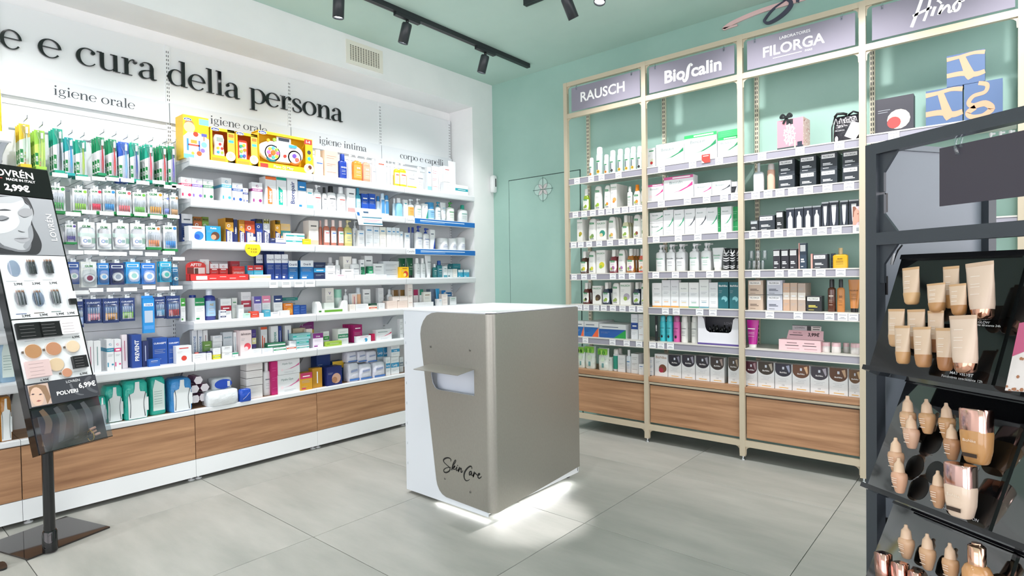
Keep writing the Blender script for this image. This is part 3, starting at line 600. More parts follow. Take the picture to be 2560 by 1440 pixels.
def put(wall, place, zsh, Z, rows, group):
    """rows: (x0, x1, top, kind, params, description[, options]) in zoomed pixels; Z = (ox, oy, scale); the shelf gives the distance"""
    ox, oy, sc = Z
    for r in rows:
        x0, x1, top, kind, p, desc = r[:6]; q = r[6] if len(r) > 6 else {}
        sb = q.get('s', .045); ax = 0 if wall == 'L' else 1; val = (.312-sb) if wall == 'L' else (-.336+sb)
        zb = zsh
        pa, pb, pt = ox+x0/sc, ox+x1/sc, oy+top/sc
        h0 = solve_h((pa+pb)/2, ax, val, zsh)
        if 'b' in q: zb = max(zsh, solve_z(oy+q['b']/sc, ax, val, h0))
        if 'on' in q: zb = q['on']
        zm = solve_z(pt, ax, val, h0)
        ha, hb = solve_h(pa, ax, val, (zb+zm)/2), solve_h(pb, ax, val, (zb+zm)/2)
        w = abs(hb-ha)-.0015; h = max(zm-zb-.0005, .012); hc = (ha+hb)/2
        box = kind not in CATS
        d = q.get('d', min(max(w*.7, .035), .09) if box else (min(w*.62, .06) if kind in ('rau', 'raub', 'bot', 'pump', 'flask', 'tube', 'liq') else w))
        rz = (math.pi/2 if wall == 'L' else 0)+math.radians(q.get('r', random.uniform(-1.2, 1.2)))
        off = 0 if box else d/2
        loc = Vector((val-off, hc, zb+.0004)) if wall == 'L' else Vector((hc, val+off, zb+.0004))
        if box:
            o = carton(w, h, d, kind, p).build('carton', PAPER, None, loc, rz); nm, cat = 'carton', 'box'
        else:
            nm, cat = CATS[kind]; o = thing(nm, '', cat, loc, rz); bottle(o, w, h, d, kind, p)
        reg(o, desc, place, (pa, -zb), q.get('cat', cat), group)
        for k in range(q.get('n', 1)-1):      # further ones of the same product standing behind
            c = copy_tree(o); s = (d+.003)*(k+1)
            if (val-s-d < .012) if wall == 'L' else (val+s+d > -.03): bpy.data.objects.remove(c) if not c.children else [bpy.data.objects.remove(x) for x in (*c.children_recursive, c)]; break
            c.location = loc+(Vector((-s, 0, 0)) if wall == 'L' else Vector((0, s, 0)))
            reg(c, ('second-row ' if k == 0 else 'third-row ' if k == 1 else 'fourth-row ')+desc, place, (pa, -zb), cat, group)
Z1 = (420, 280, 5.5375); Z2 = (780, 340, 6.095); Z3 = (420, 520, 6.4); Z4 = (780, 520, 6.095); Z5 = (420, 700, 6.4); Z6 = (780, 700, 6.095); Z7 = (180, 860, 5.539); Z8 = (600, 840, 5.143); Za = (0, 280, 3.79); Zb = (0, 620, 3.79)
R1 = (1380, 140, 4.236); R2 = (1400, 420, 4.8); R3 = (1400, 660, 4.8); R4 = (1820, 260, 6); R5 = (1820, 480, 6); R6 = (1820, 680, 4.5); R7 = (1820, 0, 3.4595)
ORD = ['top', 'second', 'third', 'fourth', 'fifth', 'sixth']
def LP(bay, k): return '%s shelf, %s' % (ORD[k] if k < 6 else 'bottom', {1: 'toothbrush bay', 2: 'toy bay', 3: 'middle white bay', 4: 'bay by white pier'}[bay])
def RP(bay, k): return '%s shelf, %s green-wall bay' % (ORD[k] if k < 6 else 'bottom', ('left', 'centre', 'right', 'far right')[bay])
def left(bay, k, Z, rows): put('L', LP(bay, k), ZL[k] if k < 6 else ZD, Z, rows, 'goods on the white wall shelves')
def right(bay, k, Z, rows): put('R', RP(bay, k), ZR[bay][k] if k < 6 else ZRD, Z, rows, 'goods on the green wall shelves')
W = '#e7eaec'; NV = '#1d2b5e'; BL = '#1f5fb4'; TE = '#1f9aa8'; RD = '#d6302e'; PK = '#d8457f'; GN = '#1d9a57'; DG = '#1f6b4d'; OR = '#e8862c'; YE = '#f2cf1d'; PU = '#6b3f8f'; MG = '#b5166f'; GY = '#b9bfc5'; LG = '#dfe3e6'; BK = '#1c2024'; SK = '#6fb8dc'; MI = '#9fd9c4'; BE = '#e3cdb8'; CO = '#e58a6a'
# ---- toy bay
left(2, 1, Z1, [
 (180, 330, 905, 'cura', (W, '#c9305f'), 'white carton with crimson band'), (332, 480, 920, 'cura', (W, '#7a5bb5'), 'white carton with violet band'), (485, 630, 935, 'cura', (W, '#127a4a'), 'white carton with dark green band'),
 (745, 880, 912, 'cura', (W, '#3fa3c7'), 'tall white carton with sky blue band', dict(d=.15)), (890, 1035, 985, 'cura', (W, '#1c4fa0'), 'white carton with royal blue band'), (1040, 1110, 1055, 'cura', (W, '#2a3c86'), 'small white carton with navy band'),
 (1165, 1308, 976, 'cura', ('#f1f3f5', '#8e1f73'), 'white carton with magenta-purple band'), (1350, 1500, 895, 'banner', (W, '#e5702f', 'elmex'), 'tall white carton with orange name banner', dict(d=.09)), (1505, 1640, 903, 'banner', (W, '#17a08b', 'elmex'), 'tall white carton with teal name banner', dict(d=.09)),
 (1650, 1795, 925, 'vert', (W, W, '#1d2f6e', 'Biorepair'), 'white carton with vertical navy lettering'), (1800, 1915, 965, 'top', (W, '#1c78b8', ' + '), 'white carton with blue diagonal head'), (1920, 2010, 1060, 'name', (W, TE, 'gel', '#74bcc8'), 'short white carton with pale teal foot')])
left(2, 2, Z3, [
 (215, 395, 95, 'top', ('#27427f', '#d7d9de', 'Dentosan', '#555c66'), 'tall navy and grey carton', dict(s=.13)), (330, 595, 288, 'pic', (W, '#d06a50', 'whitening', '#2f7fd0', '#1c56b8'), 'white carton with blue smile picture', dict(s=.03)),
 (610, 845, 288, 'pic', ('#2196c4', WH, 'Kukis', '#5a3826', '#d69a78'), 'bright blue carton with white lettering and round picture', dict(s=.03)),
 (405, 545, 140, 'maxi', ('#c9c02f', '#cf6a34', '#b9b420', 1), 'olive topped denture carton with red middle', dict(s=.16)), (548, 655, 142, 'maxi', ('#c9c02f', '#7fae52', '#b9b420', 1), 'olive topped denture carton with green middle', dict(s=.16)),
 (920, 1050, 160, 'maxi', ('#e0a23a', '#e0a23a', '#e0a23a', 0), 'orange and navy denture carton', dict(s=.05, n=3)), (1053, 1112, 182, 'vert', (NV, NV, WH, 'Polident'), 'slim navy carton with white vertical name', dict(s=.05)), (1142, 1228, 190, 'maxi', ('#e0a23a', '#e3a03c', '#e0a23a', 0), 'narrow orange and navy denture carton', dict(s=.05)),
 (1235, 1392, 205, 'maxi', ('#dd5a35', '#dd5a35', '#dd5a35', 0), 'vermilion and navy denture carton', dict(s=.05)), (1402, 1515, 175, 'maxi', ('#27469b', '#27469b', '#c9c02f', 1), 'blue denture carton with olive top', dict(s=.05, n=2)), (1525, 1630, 176, 'maxi', ('#c8ccd0', '#c8ccd0', '#d3c726', 1), 'grey denture carton with yellow top', dict(s=.05, n=2)),
 (1715, 1800, 195, 'maxi', ('#e3a838', '#e3a838', '#d3c726', 1), 'golden denture carton with yellow top', dict(s=.06, n=2)), (1805, 1958, 252, 'mid', ('#d2b27a', '#2f8f93', 'Fixodent'), 'golden carton with teal oval', dict(s=.07)),
 (1640, 1720, 482, 'name', (NV, WH, 'a', '#3a4a86'), 'little navy carton in front', dict(s=.02, d=.04)), (1722, 1885, 482, 'name', ('#e6e9f0', NV, 'b', '#3a4a86'), 'little white and navy carton in front', dict(s=.02, d=.04)),
 (1888, 2150, 492, 'mid', (W, '#2aa5a5', 'Polident'), 'flat white carton with teal ovals under its twin', dict(s=.02, d=.05)), (1888, 2185, 405, 'mid', (W, '#2aa5a5', 'Polident'), 'flat white carton with teal ovals on top', dict(s=.02, d=.05, b=491)), (2155, 2288, 495, 'name', (YE, '#b58e10', 'oro'), 'small yellow carton', dict(s=.02, d=.04))])
left(2, 3, Z3, [
 (512, 662, 822, 'name', (W, RD, 'C:'), 'white carton with red mark behind the red tray', dict(s=.09, b=1050)), (675, 812, 892, 'cura', (RD, '#b81f22', 'COLLUT'), 'red and white mouth gel carton', dict(s=.08)), (818, 960, 892, 'cura', (RD, '#b81f22', 'COLLUT'), 'red and white mouth gel carton', dict(s=.08)),
 (1030, 1228, 932, 'mid', (RD, '#e86a5f', 'AFTERAPID'), 'long red carton with white lettering', dict(s=.08)), (1000, 1150, 850, 'mid', ('#b02a3a', '#4a90b8', 'gel'), 'crimson carton with blue oval at the back', dict(s=.17)),
 (1272, 1370, 920, 'top', ('#2b9fc4', RD, 'Efferdent'), 'turquoise carton with red top', dict(s=.05)), (1375, 1523, 915, 'top', ('#45b3cf', '#c23a3a', 'Efferdent'), 'wider turquoise carton with red top', dict(s=.05)),
 (1410, 1520, 745, 'top', (NV, '#e4e8ee', 'Oral-B', NV), 'tall navy carton with white head', dict(s=.12)), (1580, 1700, 742, 'top', ('#1f3f8a', '#e4e8ee', 'Oral-B', NV), 'tall blue brush-head carton with white head', dict(s=.06)), (1705, 1815, 742, 'top', ('#1f3f8a', '#e4e8ee', 'Oral-B', NV), 'tall blue brush-head carton with white head', dict(s=.06)), (1820, 1925, 742, 'top', ('#1f3f8a', '#e4e8ee', 'Oral-B', NV), 'tall blue brush-head carton with white head', dict(s=.06)),
 (1530, 1640, 685, 'name', ('#1d3a7c', WH, 'oral'), 'navy carton peeking over the blue cartons', dict(s=.2)), (1645, 1762, 685, 'name', ('#1d3a7c', WH, 'oral'), 'navy carton peeking over the blue cartons', dict(s=.2)), (1768, 1866, 688, 'name', ('#1d3a7c', WH, 'oral'), 'navy carton peeking over the blue cartons', dict(s=.2)),
 (1930, 2075, 845, 'top', ('#1b5d94', '#dfe4ea', 'Oral-B', NV), 'blue carton with orange splash', dict(s=.05)), (2120, 2330, 840, 'top', ('#1a6aa8', '#dfe4ea', 'Oral-B', NV), 'wide blue brush carton', dict(s=.05)),
 (1310, 1648, 1066, 'mid', (W, '#e8c98a', 'gel'), 'long flat white and cream carton lying in front', dict(s=.012, d=.03))])
left(2, 4, Z5, [
 (205, 280, 292, 'top', (W, '#3f9a3a', 'DENTO'), 'narrow white and green carton', dict(s=.06)), (430, 590, 287, 'top', (W, '#128a4f', 'DENTOSAN'), 'white carton with green head and wave', dict(s=.03, d=.12)), (800, 940, 290, 'mid', (W, '#b0283c', 'bluem'), 'white carton with red band at the back', dict(s=.12)),
 (842, 1015, 300, 'mid', (W, '#b0283c', 'bluem'), 'white carton with red stripe', dict(s=.05)), (1022, 1110, 287, 'name', ('#e6ebe6', '#3f8a5a', 'gum'), 'pale carton with green print', dict(s=.09)), (1128, 1215, 398, 'lines', (W,), 'plain white carton', dict(s=.04)), (1170, 1332, 192, 'mid', (W, '#c0475a', 'bluem'), 'tall white carton with blue shield', dict(s=.11)),
 (1378, 1495, 262, 'top', ('#cfd0ea', '#5a52a8', 'cell'), 'lilac carton', dict(s=.06)), (1508, 1640, 252, 'top', (W, '#e08aa8', 'PLAK'), 'white carton with pink head', dict(s=.06)), (1692, 1830, 248, 'top', (W, '#20386f', 'PLAK'), 'white carton with navy head', dict(s=.06)),
 (1840, 2078, 282, 'mid', ('#2a9b93', '#18786f', 'Meridol'), 'flat teal carton at the back', dict(s=.18, b=330)), (1850, 2000, 372, 'pic', (OR, WH, 'TePe', '#f3b04a', '#d8602a'), 'orange carton with white dots', dict(s=.06)), (2006, 2110, 400, 'lines', (BL, '#9fc0ea'), 'cobalt blue carton with dots', dict(s=.06)), (2112, 2216, 400, 'lines', ('#1e4c9c', '#9fc0ea'), 'cobalt blue carton with dots', dict(s=.06)),
 (1226, 1320, 530, 'name', ('#bfe8d4', '#3f9a7a', 'mint'), 'small mint green carton in front', dict(s=.015, d=.035)), (1325, 1456, 502, 'mid', ('#e5482f', '#c8371f', 'gengivit'), 'small vermilion carton in front', dict(s=.015, d=.04)), (1460, 1533, 530, 'lines', (W, '#70767c'), 'small white carton with barcode', dict(s=.015, d=.035)), (1537, 1640, 478, 'name', ('#4aa6bf', WH, 'aqua'), 'small aqua carton in front', dict(s=.02, d=.035)),
 (1646, 1788, 512, 'name', (W, '#5a6a86', 'white'), 'small white carton with grey-blue emblem', dict(s=.015, d=.035)), (1792, 1950, 487, 'lines', (W,), 'low white carton in front', dict(s=.015, d=.04)), (838, 932, 545, 'mid', (W, NV, 'dent'), 'small white and navy carton, lower of two', dict(s=.015, d=.03)), (838, 932, 482, 'mid', (W, NV, 'dent'), 'small white and navy carton, upper of two', dict(s=.015, d=.03, b=544))])
left(2, 4, Z5, [(606, 786, 112, 'liq', ('#23308c', '#dfe6ef', '#9fc3e6', 'AZ', '#c8a020'), 'deep blue mouthwash bottle with translucent cap', dict(s=.035, d=.075)), (360, 470, 242, 'jar', ('#c9d4dc', '#2348b0'), 'tub with royal blue lid behind the green carton', dict(s=.17))])
left(2, 5, Z5, [
 (385, 470, 802, 'vert', ('#dfe4ea', '#dfe4ea', '#3f6fa8', 'SENSODYNE'), 'pale carton with vertical blue lettering', dict(s=.12)), (480, 560, 802, 'vert', ('#dfe4ea', '#dfe4ea', '#3f6fa8', 'SENSODYNE'), 'pale carton with vertical blue lettering', dict(s=.12)), (566, 640, 802, 'vert', ('#e6e8ea', '#e6e8ea', '#7a3040', 'Plakkout'), 'pale carton with dark vertical lettering', dict(s=.12)),
 (718, 868, 990, 'lines', (W,), 'white carton, lower of a stack of two', dict(s=.09)), (718, 868, 890, 'name', (W, '#6a86a8', 'denti'), 'white carton, upper of a stack of two', dict(s=.09, b=988)), (566, 700, 982, 'name', ('#6f9a4a', '#dfeacb', 'menta'), 'leaf green carton', dict(s=.1)),
 (392, 612, 1178, 'lines', (W, '#6f7680'), 'long white carton with barcode in front', dict(s=.02, d=.05)), (618, 700, 1168, 'lines', (W, '#6f7680'), 'short white carton with barcode in front', dict(s=.02, d=.05)), (722, 842, 1195, 'mid', ('#e8dc3a', '#9ac43f', 'lime'), 'yellow and lime carton in front', dict(s=.02, d=.05)), (722, 842, 1092, 'lines', (W,), 'white carton on the yellow one', dict(s=.02, d=.05, b=1193)),
 (882, 1035, 832, 'name', ('#c3cbd1', '#3c7f92', 'ultraDEX'), 'silver grey carton with teal lettering', dict(s=.09)), (866, 1026, 1162, 'name', (W, '#5a646c', 'NOODYN'), 'low white carton under its twin', dict(s=.02, d=.05)), (866, 1026, 1062, 'name', (W, '#5a646c', 'NOODYN'), 'low white carton on its twin', dict(s=.02, d=.05, b=1160)), (1030, 1126, 1162, 'top', (W, '#2f9f78', ' '), 'small white carton with green top', dict(s=.02, d=.05)),
 (1052, 1100, 838, 'vert', (W, W, '#2f7f9a', 'oral'), 'slim white and blue carton', dict(s=.08)), (1157, 1340, 805, 'pic', ('#f6e3e4', '#4a3a40', 'ialozon', '#e8515f', '#f7d5d8'), 'pale pink carton with red circle', dict(s=.03, d=.1)), (1342, 1412, 795, 'mid', ('#4a3a86', '#e8e2a8', 'NE'), 'slim purple carton', dict(s=.08)), (1486, 1588, 752, 'banner', (W, '#d8582f', 'fixo'), 'white carton with orange banner', dict(s=.1)),
 (1648, 1765, 738, 'vert', (W, '#e9eef0', '#3f8f86', 'otovex'), 'white carton with ochre rings', dict(s=.09)), (1772, 1820, 738, 'vert', ('#2c3f8e', '#2c3f8e', WH, 'oto'), 'slim navy carton', dict(s=.09)), (1872, 1975, 728, 'vert', (W, W, '#3f5a8a', 'Bucagel'), 'white carton with vertical navy name', dict(s=.1)),
 (1352, 1500, 1102, 'lines', (W,), 'low white carton with pale print in front', dict(s=.02, d=.05)), (1505, 1680, 1092, 'lines', ('#eaf0f8', '#6f86c8'), 'low white carton with blue dots in front', dict(s=.02, d=.05)), (1690, 1888, 1078, 'mid', (W, '#2a9a64', 'Tantum'), 'white and green carton, lower one', dict(s=.02, d=.05)), (1596, 1880, 1002, 'mid', ('#2a7a58', '#e8f0ec', 'Tantum'), 'dark green carton lying on top', dict(s=.03, d=.05, b=1076)),
 (1896, 2050, 1052, 'mid', (W, '#e0663a', 'bocca'), 'white and orange carton', dict(s=.02, d=.05)), (1942, 2050, 972, 'name', (W, '#7a86a8', 'XX'), 'small white carton on the orange one', dict(s=.03, d=.05, b=1050)), (2060, 2262, 1048, 'mid', (W, '#22a59a', 'Froben'), 'white and turquoise carton, bottom of three', dict(s=.02, d=.06)), (2060, 2255, 952, 'mid', ('#8fc4c8', '#22a59a', 'Froben'), 'turquoise carton, middle of three', dict(s=.02, d=.06, b=1046)), (2000, 2278, 852, 'mid', ('#8fc4c8', '#22a59a', 'Froben'), 'turquoise carton, top of three', dict(s=.02, d=.06, b=950)),
 (2215, 2312, 782, 'lines', ('#f3ece0', '#c8b090'), 'tall cream carton', dict(s=.1)), (2002, 2200, 772, 'lines', ('#cfc4a8', '#8a8268'), 'beige carton at the back', dict(s=.15)), (2112, 2335, 672, 'mid', ('#8a2f7f', '#e0c040', 'Lines'), 'purple and yellow carton at the back', dict(s=.21))])
def lying(x0, x1, y, Z, zb, val, r, c, desc, place):   # small tube lying on a carton
    a, b = solve_h(Z[0]+x0/Z[2], 0, val, zb), solve_h(Z[0]+x1/Z[2], 0, val, zb)
    o = thing('cosmetic_tube', '', 'tube', (val, a, zb)); m = MB(); m.tube([(0, .02, r), (0, b-a, r)], [r, r*.9], c[0], 10); m.build('body', PLAST, o); m = MB(); m.tube([(0, 0, r), (0, .02, r)], r*1.02, c[1], 10); m.build('cap', PLAST, o)
    reg(o, desc, place, (x0, 0), 'tube', 'goods on the white wall shelves')
# ---- middle bay
left(3, 0, Z2, [
 (40, 190, 205, 'bot', ('#f1eee6', '#f2f2f0', None, 'AVEENO', '#2f5fa8'), 'cream lotion bottle with blue lettering'), (195, 395, 228, 'lines', ('#dcc0a6', '#c9505a'), 'glittery beige carton with red print', dict(d=.08)), (425, 545, 270, 'bot', ('#1c3f9e', '#1c3f9e', None, 'NIVEA', '#e8ecf5'), 'deep blue lotion bottle'), (555, 622, 278, 'pump', (W, W, None, None), 'slim white pump bottle', dict(s=.08)),
 (640, 780, 262, 'pump', ('#df8a2a', WH, '#e39a45', 'SVR', WH), 'amber orange pump bottle'), (786, 905, 290, 'pump', ('#e79a80', WH, '#eaa890', 'SVR', WH), 'coral pump bottle'), (915, 980, 350, 'bot', (W, W, None, 'bio', '#9aa0a8'), 'small white bottle'), (985, 1130, 342, 'name', (W, '#c86a5a', 'body'), 'white carton with faint red print')])
left(3, 1, Z2, [
 (25, 160, 742, 'pump', (W, W, None, 'Dermafresh', '#b04a4a'), 'white pump bottle with small red name'), (165, 236, 780, 'bot', (W, BK, None, 'roc', '#60666c'), 'small white bottle with black cap'), (240, 385, 760, 'bot', (W, BK, '#e9ecee', 'Eucerin', '#3a3f44'), 'large white bottle with black cap'), (395, 530, 775, 'bot', (W, W, None, 'AVEENO', '#c0504a'), 'white bottle with red lettering'),
 (540, 665, 797, 'name', ('#eceff0', '#5a6066', 'o', '#e0908c'), 'white carton with pink foot'), (675, 752, 790, 'bot', ('#3fa0b8', '#2f8aa8', '#a8d8e0', 'Uriage', WH), 'teal bottle'), (755, 865, 882, 'name', ('#1f4fae', WH, 'LETI'), 'royal blue carton behind the leaflet', dict(s=.06)), (868, 970, 882, 'name', ('#1f4fae', WH, 'LETI'), 'royal blue carton behind the leaflet', dict(s=.06)),
 (985, 1060, 915, 'bot', ('#dfeef6', '#2f7fc0', None, None), 'clear bottle with blue cap', dict(s=.08)), (1065, 1122, 868, 'can', ('#e2edf3', '#bcd3e0', '#4a8fc4', None), 'tall clear canister'), (1126, 1185, 900, 'can', ('#e2edf3', '#3f86bd', '#4a8fc4', None), 'tall clear canister with blue top')])
left(3, 2, Z4, [
 (-48, 100, 192, 'name', ('#e3dcd6', '#5a5a5a', 'Lenoyl', '#e0b49c'), 'grey beige carton with peach foot', dict(d=.08)), (112, 165, 188, 'liq', ('#b8705c', '#d9b0a8', None, None), 'slim rose bottle', dict(s=.08)), (190, 278, 175, 'liq', ('#b8705c', '#e6d2cc', W, 'Bioderma', '#e06a6a'), 'rose micellar water bottle with red stripe'), (295, 382, 182, 'liq', ('#b8705c', '#e6d2cc', W, 'Bioderma', '#3f6fc0'), 'rose micellar water bottle with blue stripe'), (408, 492, 192, 'liq', ('#b8705c', '#e6d2cc', W, 'Bioderma', '#2f9a5a'), 'rose micellar water bottle with green stripe'),
 (502, 626, 182, 'pump', ('#c4bd72', '#d8d2a0', '#cfc98a', 'LRP', '#2f86c0'), 'olive green oil pump bottle'), (630, 705, 190, 'pump', ('#e6ecef', '#dfe5e8', None, 'LRP', '#2f86c0'), 'clear pump bottle', dict(s=.09)), (720, 800, 268, 'top', (W, '#dfe8ee', 'LA R'), 'white carton with blue square behind', dict(s=.12, d=.03)), (705, 800, 340, 'top', (W, '#dfe8ee', 'LA R', '#2f86c0'), 'short white carton with blue square'),
 (820, 930, 272, 'top', ('#e9eef1', '#dde7ee', 'LRP', '#2f86c0'), 'pale carton with blue square', dict()), (935, 1030, 287, 'top', ('#e9eef1', '#dde7ee', 'LRP', '#2f86c0'), 'pale carton with blue square', dict(n=2)), (1036, 1126, 290, 'top', ('#eeece2', '#e3e4da', 'LRP', '#2f86c0'), 'pale cream carton with blue square'), (1140, 1215, 295, 'top', ('#eef1f2', '#dde7ee', 'LRP', '#2f86c0'), 'slim pale carton with blue square'), (1220, 1276, 298, 'top', ('#eef1f2', '#dde7ee', 'LRP', '#2f86c0'), 'slim pale carton with blue square'), (1281, 1336, 303, 'top', ('#eef1f2', '#dde7ee', 'LRP', '#2f86c0'), 'slim pale carton with blue square'), (1342, 1388, 358, 'top', ('#eef1f2', '#dde7ee', 'LRP', '#2f86c0'), 'short pale carton with blue square')])
left(3, 3, Z4, [
 (28, 210, 828, 'mid', ('#16264e', '#2f8fc0', 'AZ pro'), 'dark navy whitening carton with red panel'), (215, 352, 975, 'name', (W, '#60666c', 'GSE'), 'white carton under its twin', dict(s=.03)), (215, 352, 878, 'name', (W, '#60666c', 'GSE'), 'white carton stacked on its twin', dict(s=.03, b=973)), (242, 350, 752, 'bot', ('#e3e7ea', W, None, 'gse', '#70767c'), 'white bottle at the back', dict(s=.13)), (360, 440, 792, 'bot', (W, W, None, 'V', '#80868c'), 'small white bottle with faint V'),
 (475, 606, 738, 'name', ('#f4f2ea', '#5a4a86', 'V', '#2f9a64'), 'white carton with yellow lid and V', dict(s=.09)), (610, 740, 770, 'bot', (W, W, None, 'saugella', '#8a9098'), 'broad white bottle'), (470, 632, 930, 'name', (W, '#50565c', 'Gyno'), 'low white carton with grey name', dict(s=.03, d=.05)), (742, 800, 788, 'tri', (W, DG, '#2fa06a', 'ach'), 'white and green folded carton'), (804, 925, 728, 'name', ('#e7ebec', '#60666c', 'ok', '#e7ebec'), 'tall pale carton', dict(s=.09)), (858, 930, 888, 'mid', (DG, '#2fa06a', 'Y'), 'small dark green carton', dict(s=.03)),
 (935, 1095, 848, 'name', ('#e6eaec', '#60666c', 'intimo'), 'pale grey carton', dict(s=.06)), (1088, 1325, 812, 'lines', ('#cfd5da', '#5a6068'), 'grey multi-pack with barcodes', dict(s=.06)), (360, 518, 1012, 'name', ('#efe3ea', '#c8508a', 'meno'), 'low white and pink carton in front', dict(s=.012, d=.03)), (526, 640, 1014, 'lines', (W,), 'low white carton in front', dict(s=.012, d=.03)), (644, 850, 1014, 'lines', (W, '#9aa6c0'), 'low long white carton in front', dict(s=.012, d=.03)), (852, 968, 998, 'lines', ('#e6f0f4', '#6fb8cc'), 'low white and aqua carton in front', dict(s=.012, d=.03)), (970, 1138, 1014, 'lines', (W, '#70767c'), 'low white carton with dark print in front', dict(s=.012, d=.03))])
left(3, 4, Z6, [
 (205, 335, 122, 'name', ('#f0eee6', '#5a4a86', 'V', '#e9e9ea'), 'white carton with golden lid and V', dict(s=.13)), (372, 480, 142, 'jar', ('#d8efe6', '#9fdcc6', None, None), 'mint dome tub', dict(s=.14)), (492, 560, 138, 'pump', (W, '#dfe3e6', None, None), 'small white pump bottle', dict(s=.12)), (600, 688, 205, 'vert', (W, '#f2d8cc', '#c0506a', 'Multi'), 'white carton with peach vertical strip', dict(s=.08)), (690, 762, 112, 'can', ('#dfe6ea', '#c9d2d8', '#e8b48c', None), 'silver spray with peach foot', dict(s=.09)), (780, 892, 142, 'name', ('#e9edee', '#60666c', 'y', DG), 'pale carton with dark green foot', dict(s=.1)),
 (575, 660, 372, 'lines', ('#efe9e0', '#9a9a9a'), 'low cream carton in front', dict(s=.015, d=.04)), (665, 858, 366, 'lines', (W,), 'low long white carton in the front row', dict(s=.015, d=.04)), (876, 1020, 357, 'mid', ('#1f5a44', '#2f8a64', 'ele'), 'dark green carton lying', dict(s=.05, d=.04)), (866, 990, 392, 'mid', ('#f0e6d8', '#e8552f', 'ana'), 'small red and orange carton in front', dict(s=.003, d=.035)), (1010, 1092, 122, 'lines', ('#dfe3e6',), 'tall pale grey carton', dict(s=.11)), (1022, 1110, 352, 'lines', (W,), 'rounded white carton in front', dict(s=.02, d=.04))])
left(3, 5, Z6, [
 (15, 170, 812, 'top', ('#efe6f2', '#8a2f86', 'Lines'), 'purple and white pad carton', dict(s=.03)), (172, 262, 782, 'mid', (W, '#2f9a4a', 'GEL'), 'white carton with green panel', dict(s=.08)), (396, 556, 742, 'mid', ('#eef2f0', '#2f8f6a', 'SAUGELLA'), 'white carton with green name band', dict(s=.05, d=.08)), (222, 456, 932, 'mid', ('#a6c84a', '#8fb53a', 'intimo'), 'lime green carton lying in front', dict(s=.012, d=.035)), (630, 766, 682, 'top', ('#b5186e', '#9a1560', 'Gynex'), 'magenta carton', dict(s=.07, d=.035, n=4)),
 (692, 900, 852, 'pic', ('#eef2f5', '#c05a8a', 'blu', '#3fa0cc', W), 'white carton with blue rosette', dict(s=.02, d=.045)), (905, 972, 820, 'lines', ('#d81f5c', '#d81f5c'), 'crimson carton', dict(s=.06)), (978, 1215, 748, 'sw', (W, '#d8456a', 'Hyalo'), 'white carton with rosy swoosh', dict(s=.04, d=.05)), (1340, 1388, 592, 'lines', (W, '#40464c'), 'tall white carton beside the counter', dict(s=.05))])
# ---- bay next to the pier
left(4, 0, Z2, [
 (1150, 1205, 350, 'pump', (W, W, None, None), 'white pump bottle at the back', dict(s=.12)), (1208, 1262, 332, 'pump', (W, W, None, None), 'white pump bottle behind the sunscreens', dict(s=.1)), (1265, 1340, 402, 'pump', ('#e9c51f', WH, '#f0ece0', 'sole', '#d8452f'), 'yellow sunscreen bottle with red shoulder'), (1343, 1450, 400, 'pump', ('#e9c51f', WH, '#f0ece0', 'sole', '#d8452f'), 'wider yellow sunscreen bottle with red shoulder'), (1455, 1590, 612, 'name', (W, '#8a9098', 'baby', '#f0cf3a'), 'low white carton with yellow foot'),
 (1592, 1712, 462, 'pump', (W, W, None, 'dermo', '#8a9098'), 'broad white pump bottle'), (1760, 1822, 475, 'name', (W, '#3f6f9a', 'Xe', '#8fc0e0'), 'white carton with pale blue corner'), (1826, 1925, 462, 'lines', (W, '#c05a6a'), 'white carton with red figures'), (1930, 2004, 482, 'lines', (W,), 'tall plain white carton', dict(s=.09)), (2008, 2110, 460, 'name', (W, '#c06a6a', '.'), 'tall white carton with black edge', dict(b=700, s=.06)), (2008, 2180, 712, 'lines', (W,), 'low white carton under the tall one', dict(s=.04, d=.045)),
 (2112, 2226, 380, 'tube', (W, W, None, None), 'standing white tube', dict(s=.1)), (2184, 2376, 752, 'mid', ('#eef2f0', '#2aa0ae', 'Bio'), 'low carton with turquoise lettering and lime corner', dict(s=.03, d=.06))])
left(4, 1, Z2, [
 (1238, 1295, 950, 'bot', ('#cfe6f0', '#e6eef2', None, None), 'clear bottle', dict(s=.08)), (1296, 1392, 945, 'liq', ('#8fcbe6', W, None, None), 'two-tone blue cleanser bottle'), (1400, 1460, 972, 'name', (W, TE, 'v', '#f0f2f4'), 'white carton with teal points'), (1468, 1568, 957, 'pump', ('#dfe8ec', '#e6eef2', '#f0b060', 'CER', '#e08a2a'), 'clear pump bottle with orange label'), (1580, 1682, 950, 'pump', (W, W, None, 'Cetaphil', '#2f9a6a'), 'white pump bottle with green flash'), (1686, 1768, 1032, 'tri', (W, '#e9f2f0', '#2f9a86', 'V'), 'white carton with green triangle'),
 (1780, 1890, 1012, 'jar', (W, '#3f8fc4', '#8fc4e6', 'Cetaphil', '#3f6f9a'), 'large white tub with blue lid'), (1896, 1972, 1000, 'pump', ('#e6f0f2', '#2f8fae', None, 'gel', '#6f96a6'), 'small pump bottle with teal head'), (1976, 2062, 1012, 'tube', (W, '#cfe0ea', None, 'Ce', '#8ab0c8'), 'white tube with pale blue foot'), (2072, 2186, 1006, 'pump', ('#f2f6f0', '#3f9f4a', None, 'Ceta', '#2f9a5a'), 'white pump bottle with green head'), (2256, 2390, 1050, 'bot', (W, '#2aa08a', None, 'Dexeryl', '#2f9a86'), 'white bottle with teal cap at the shelf end')])
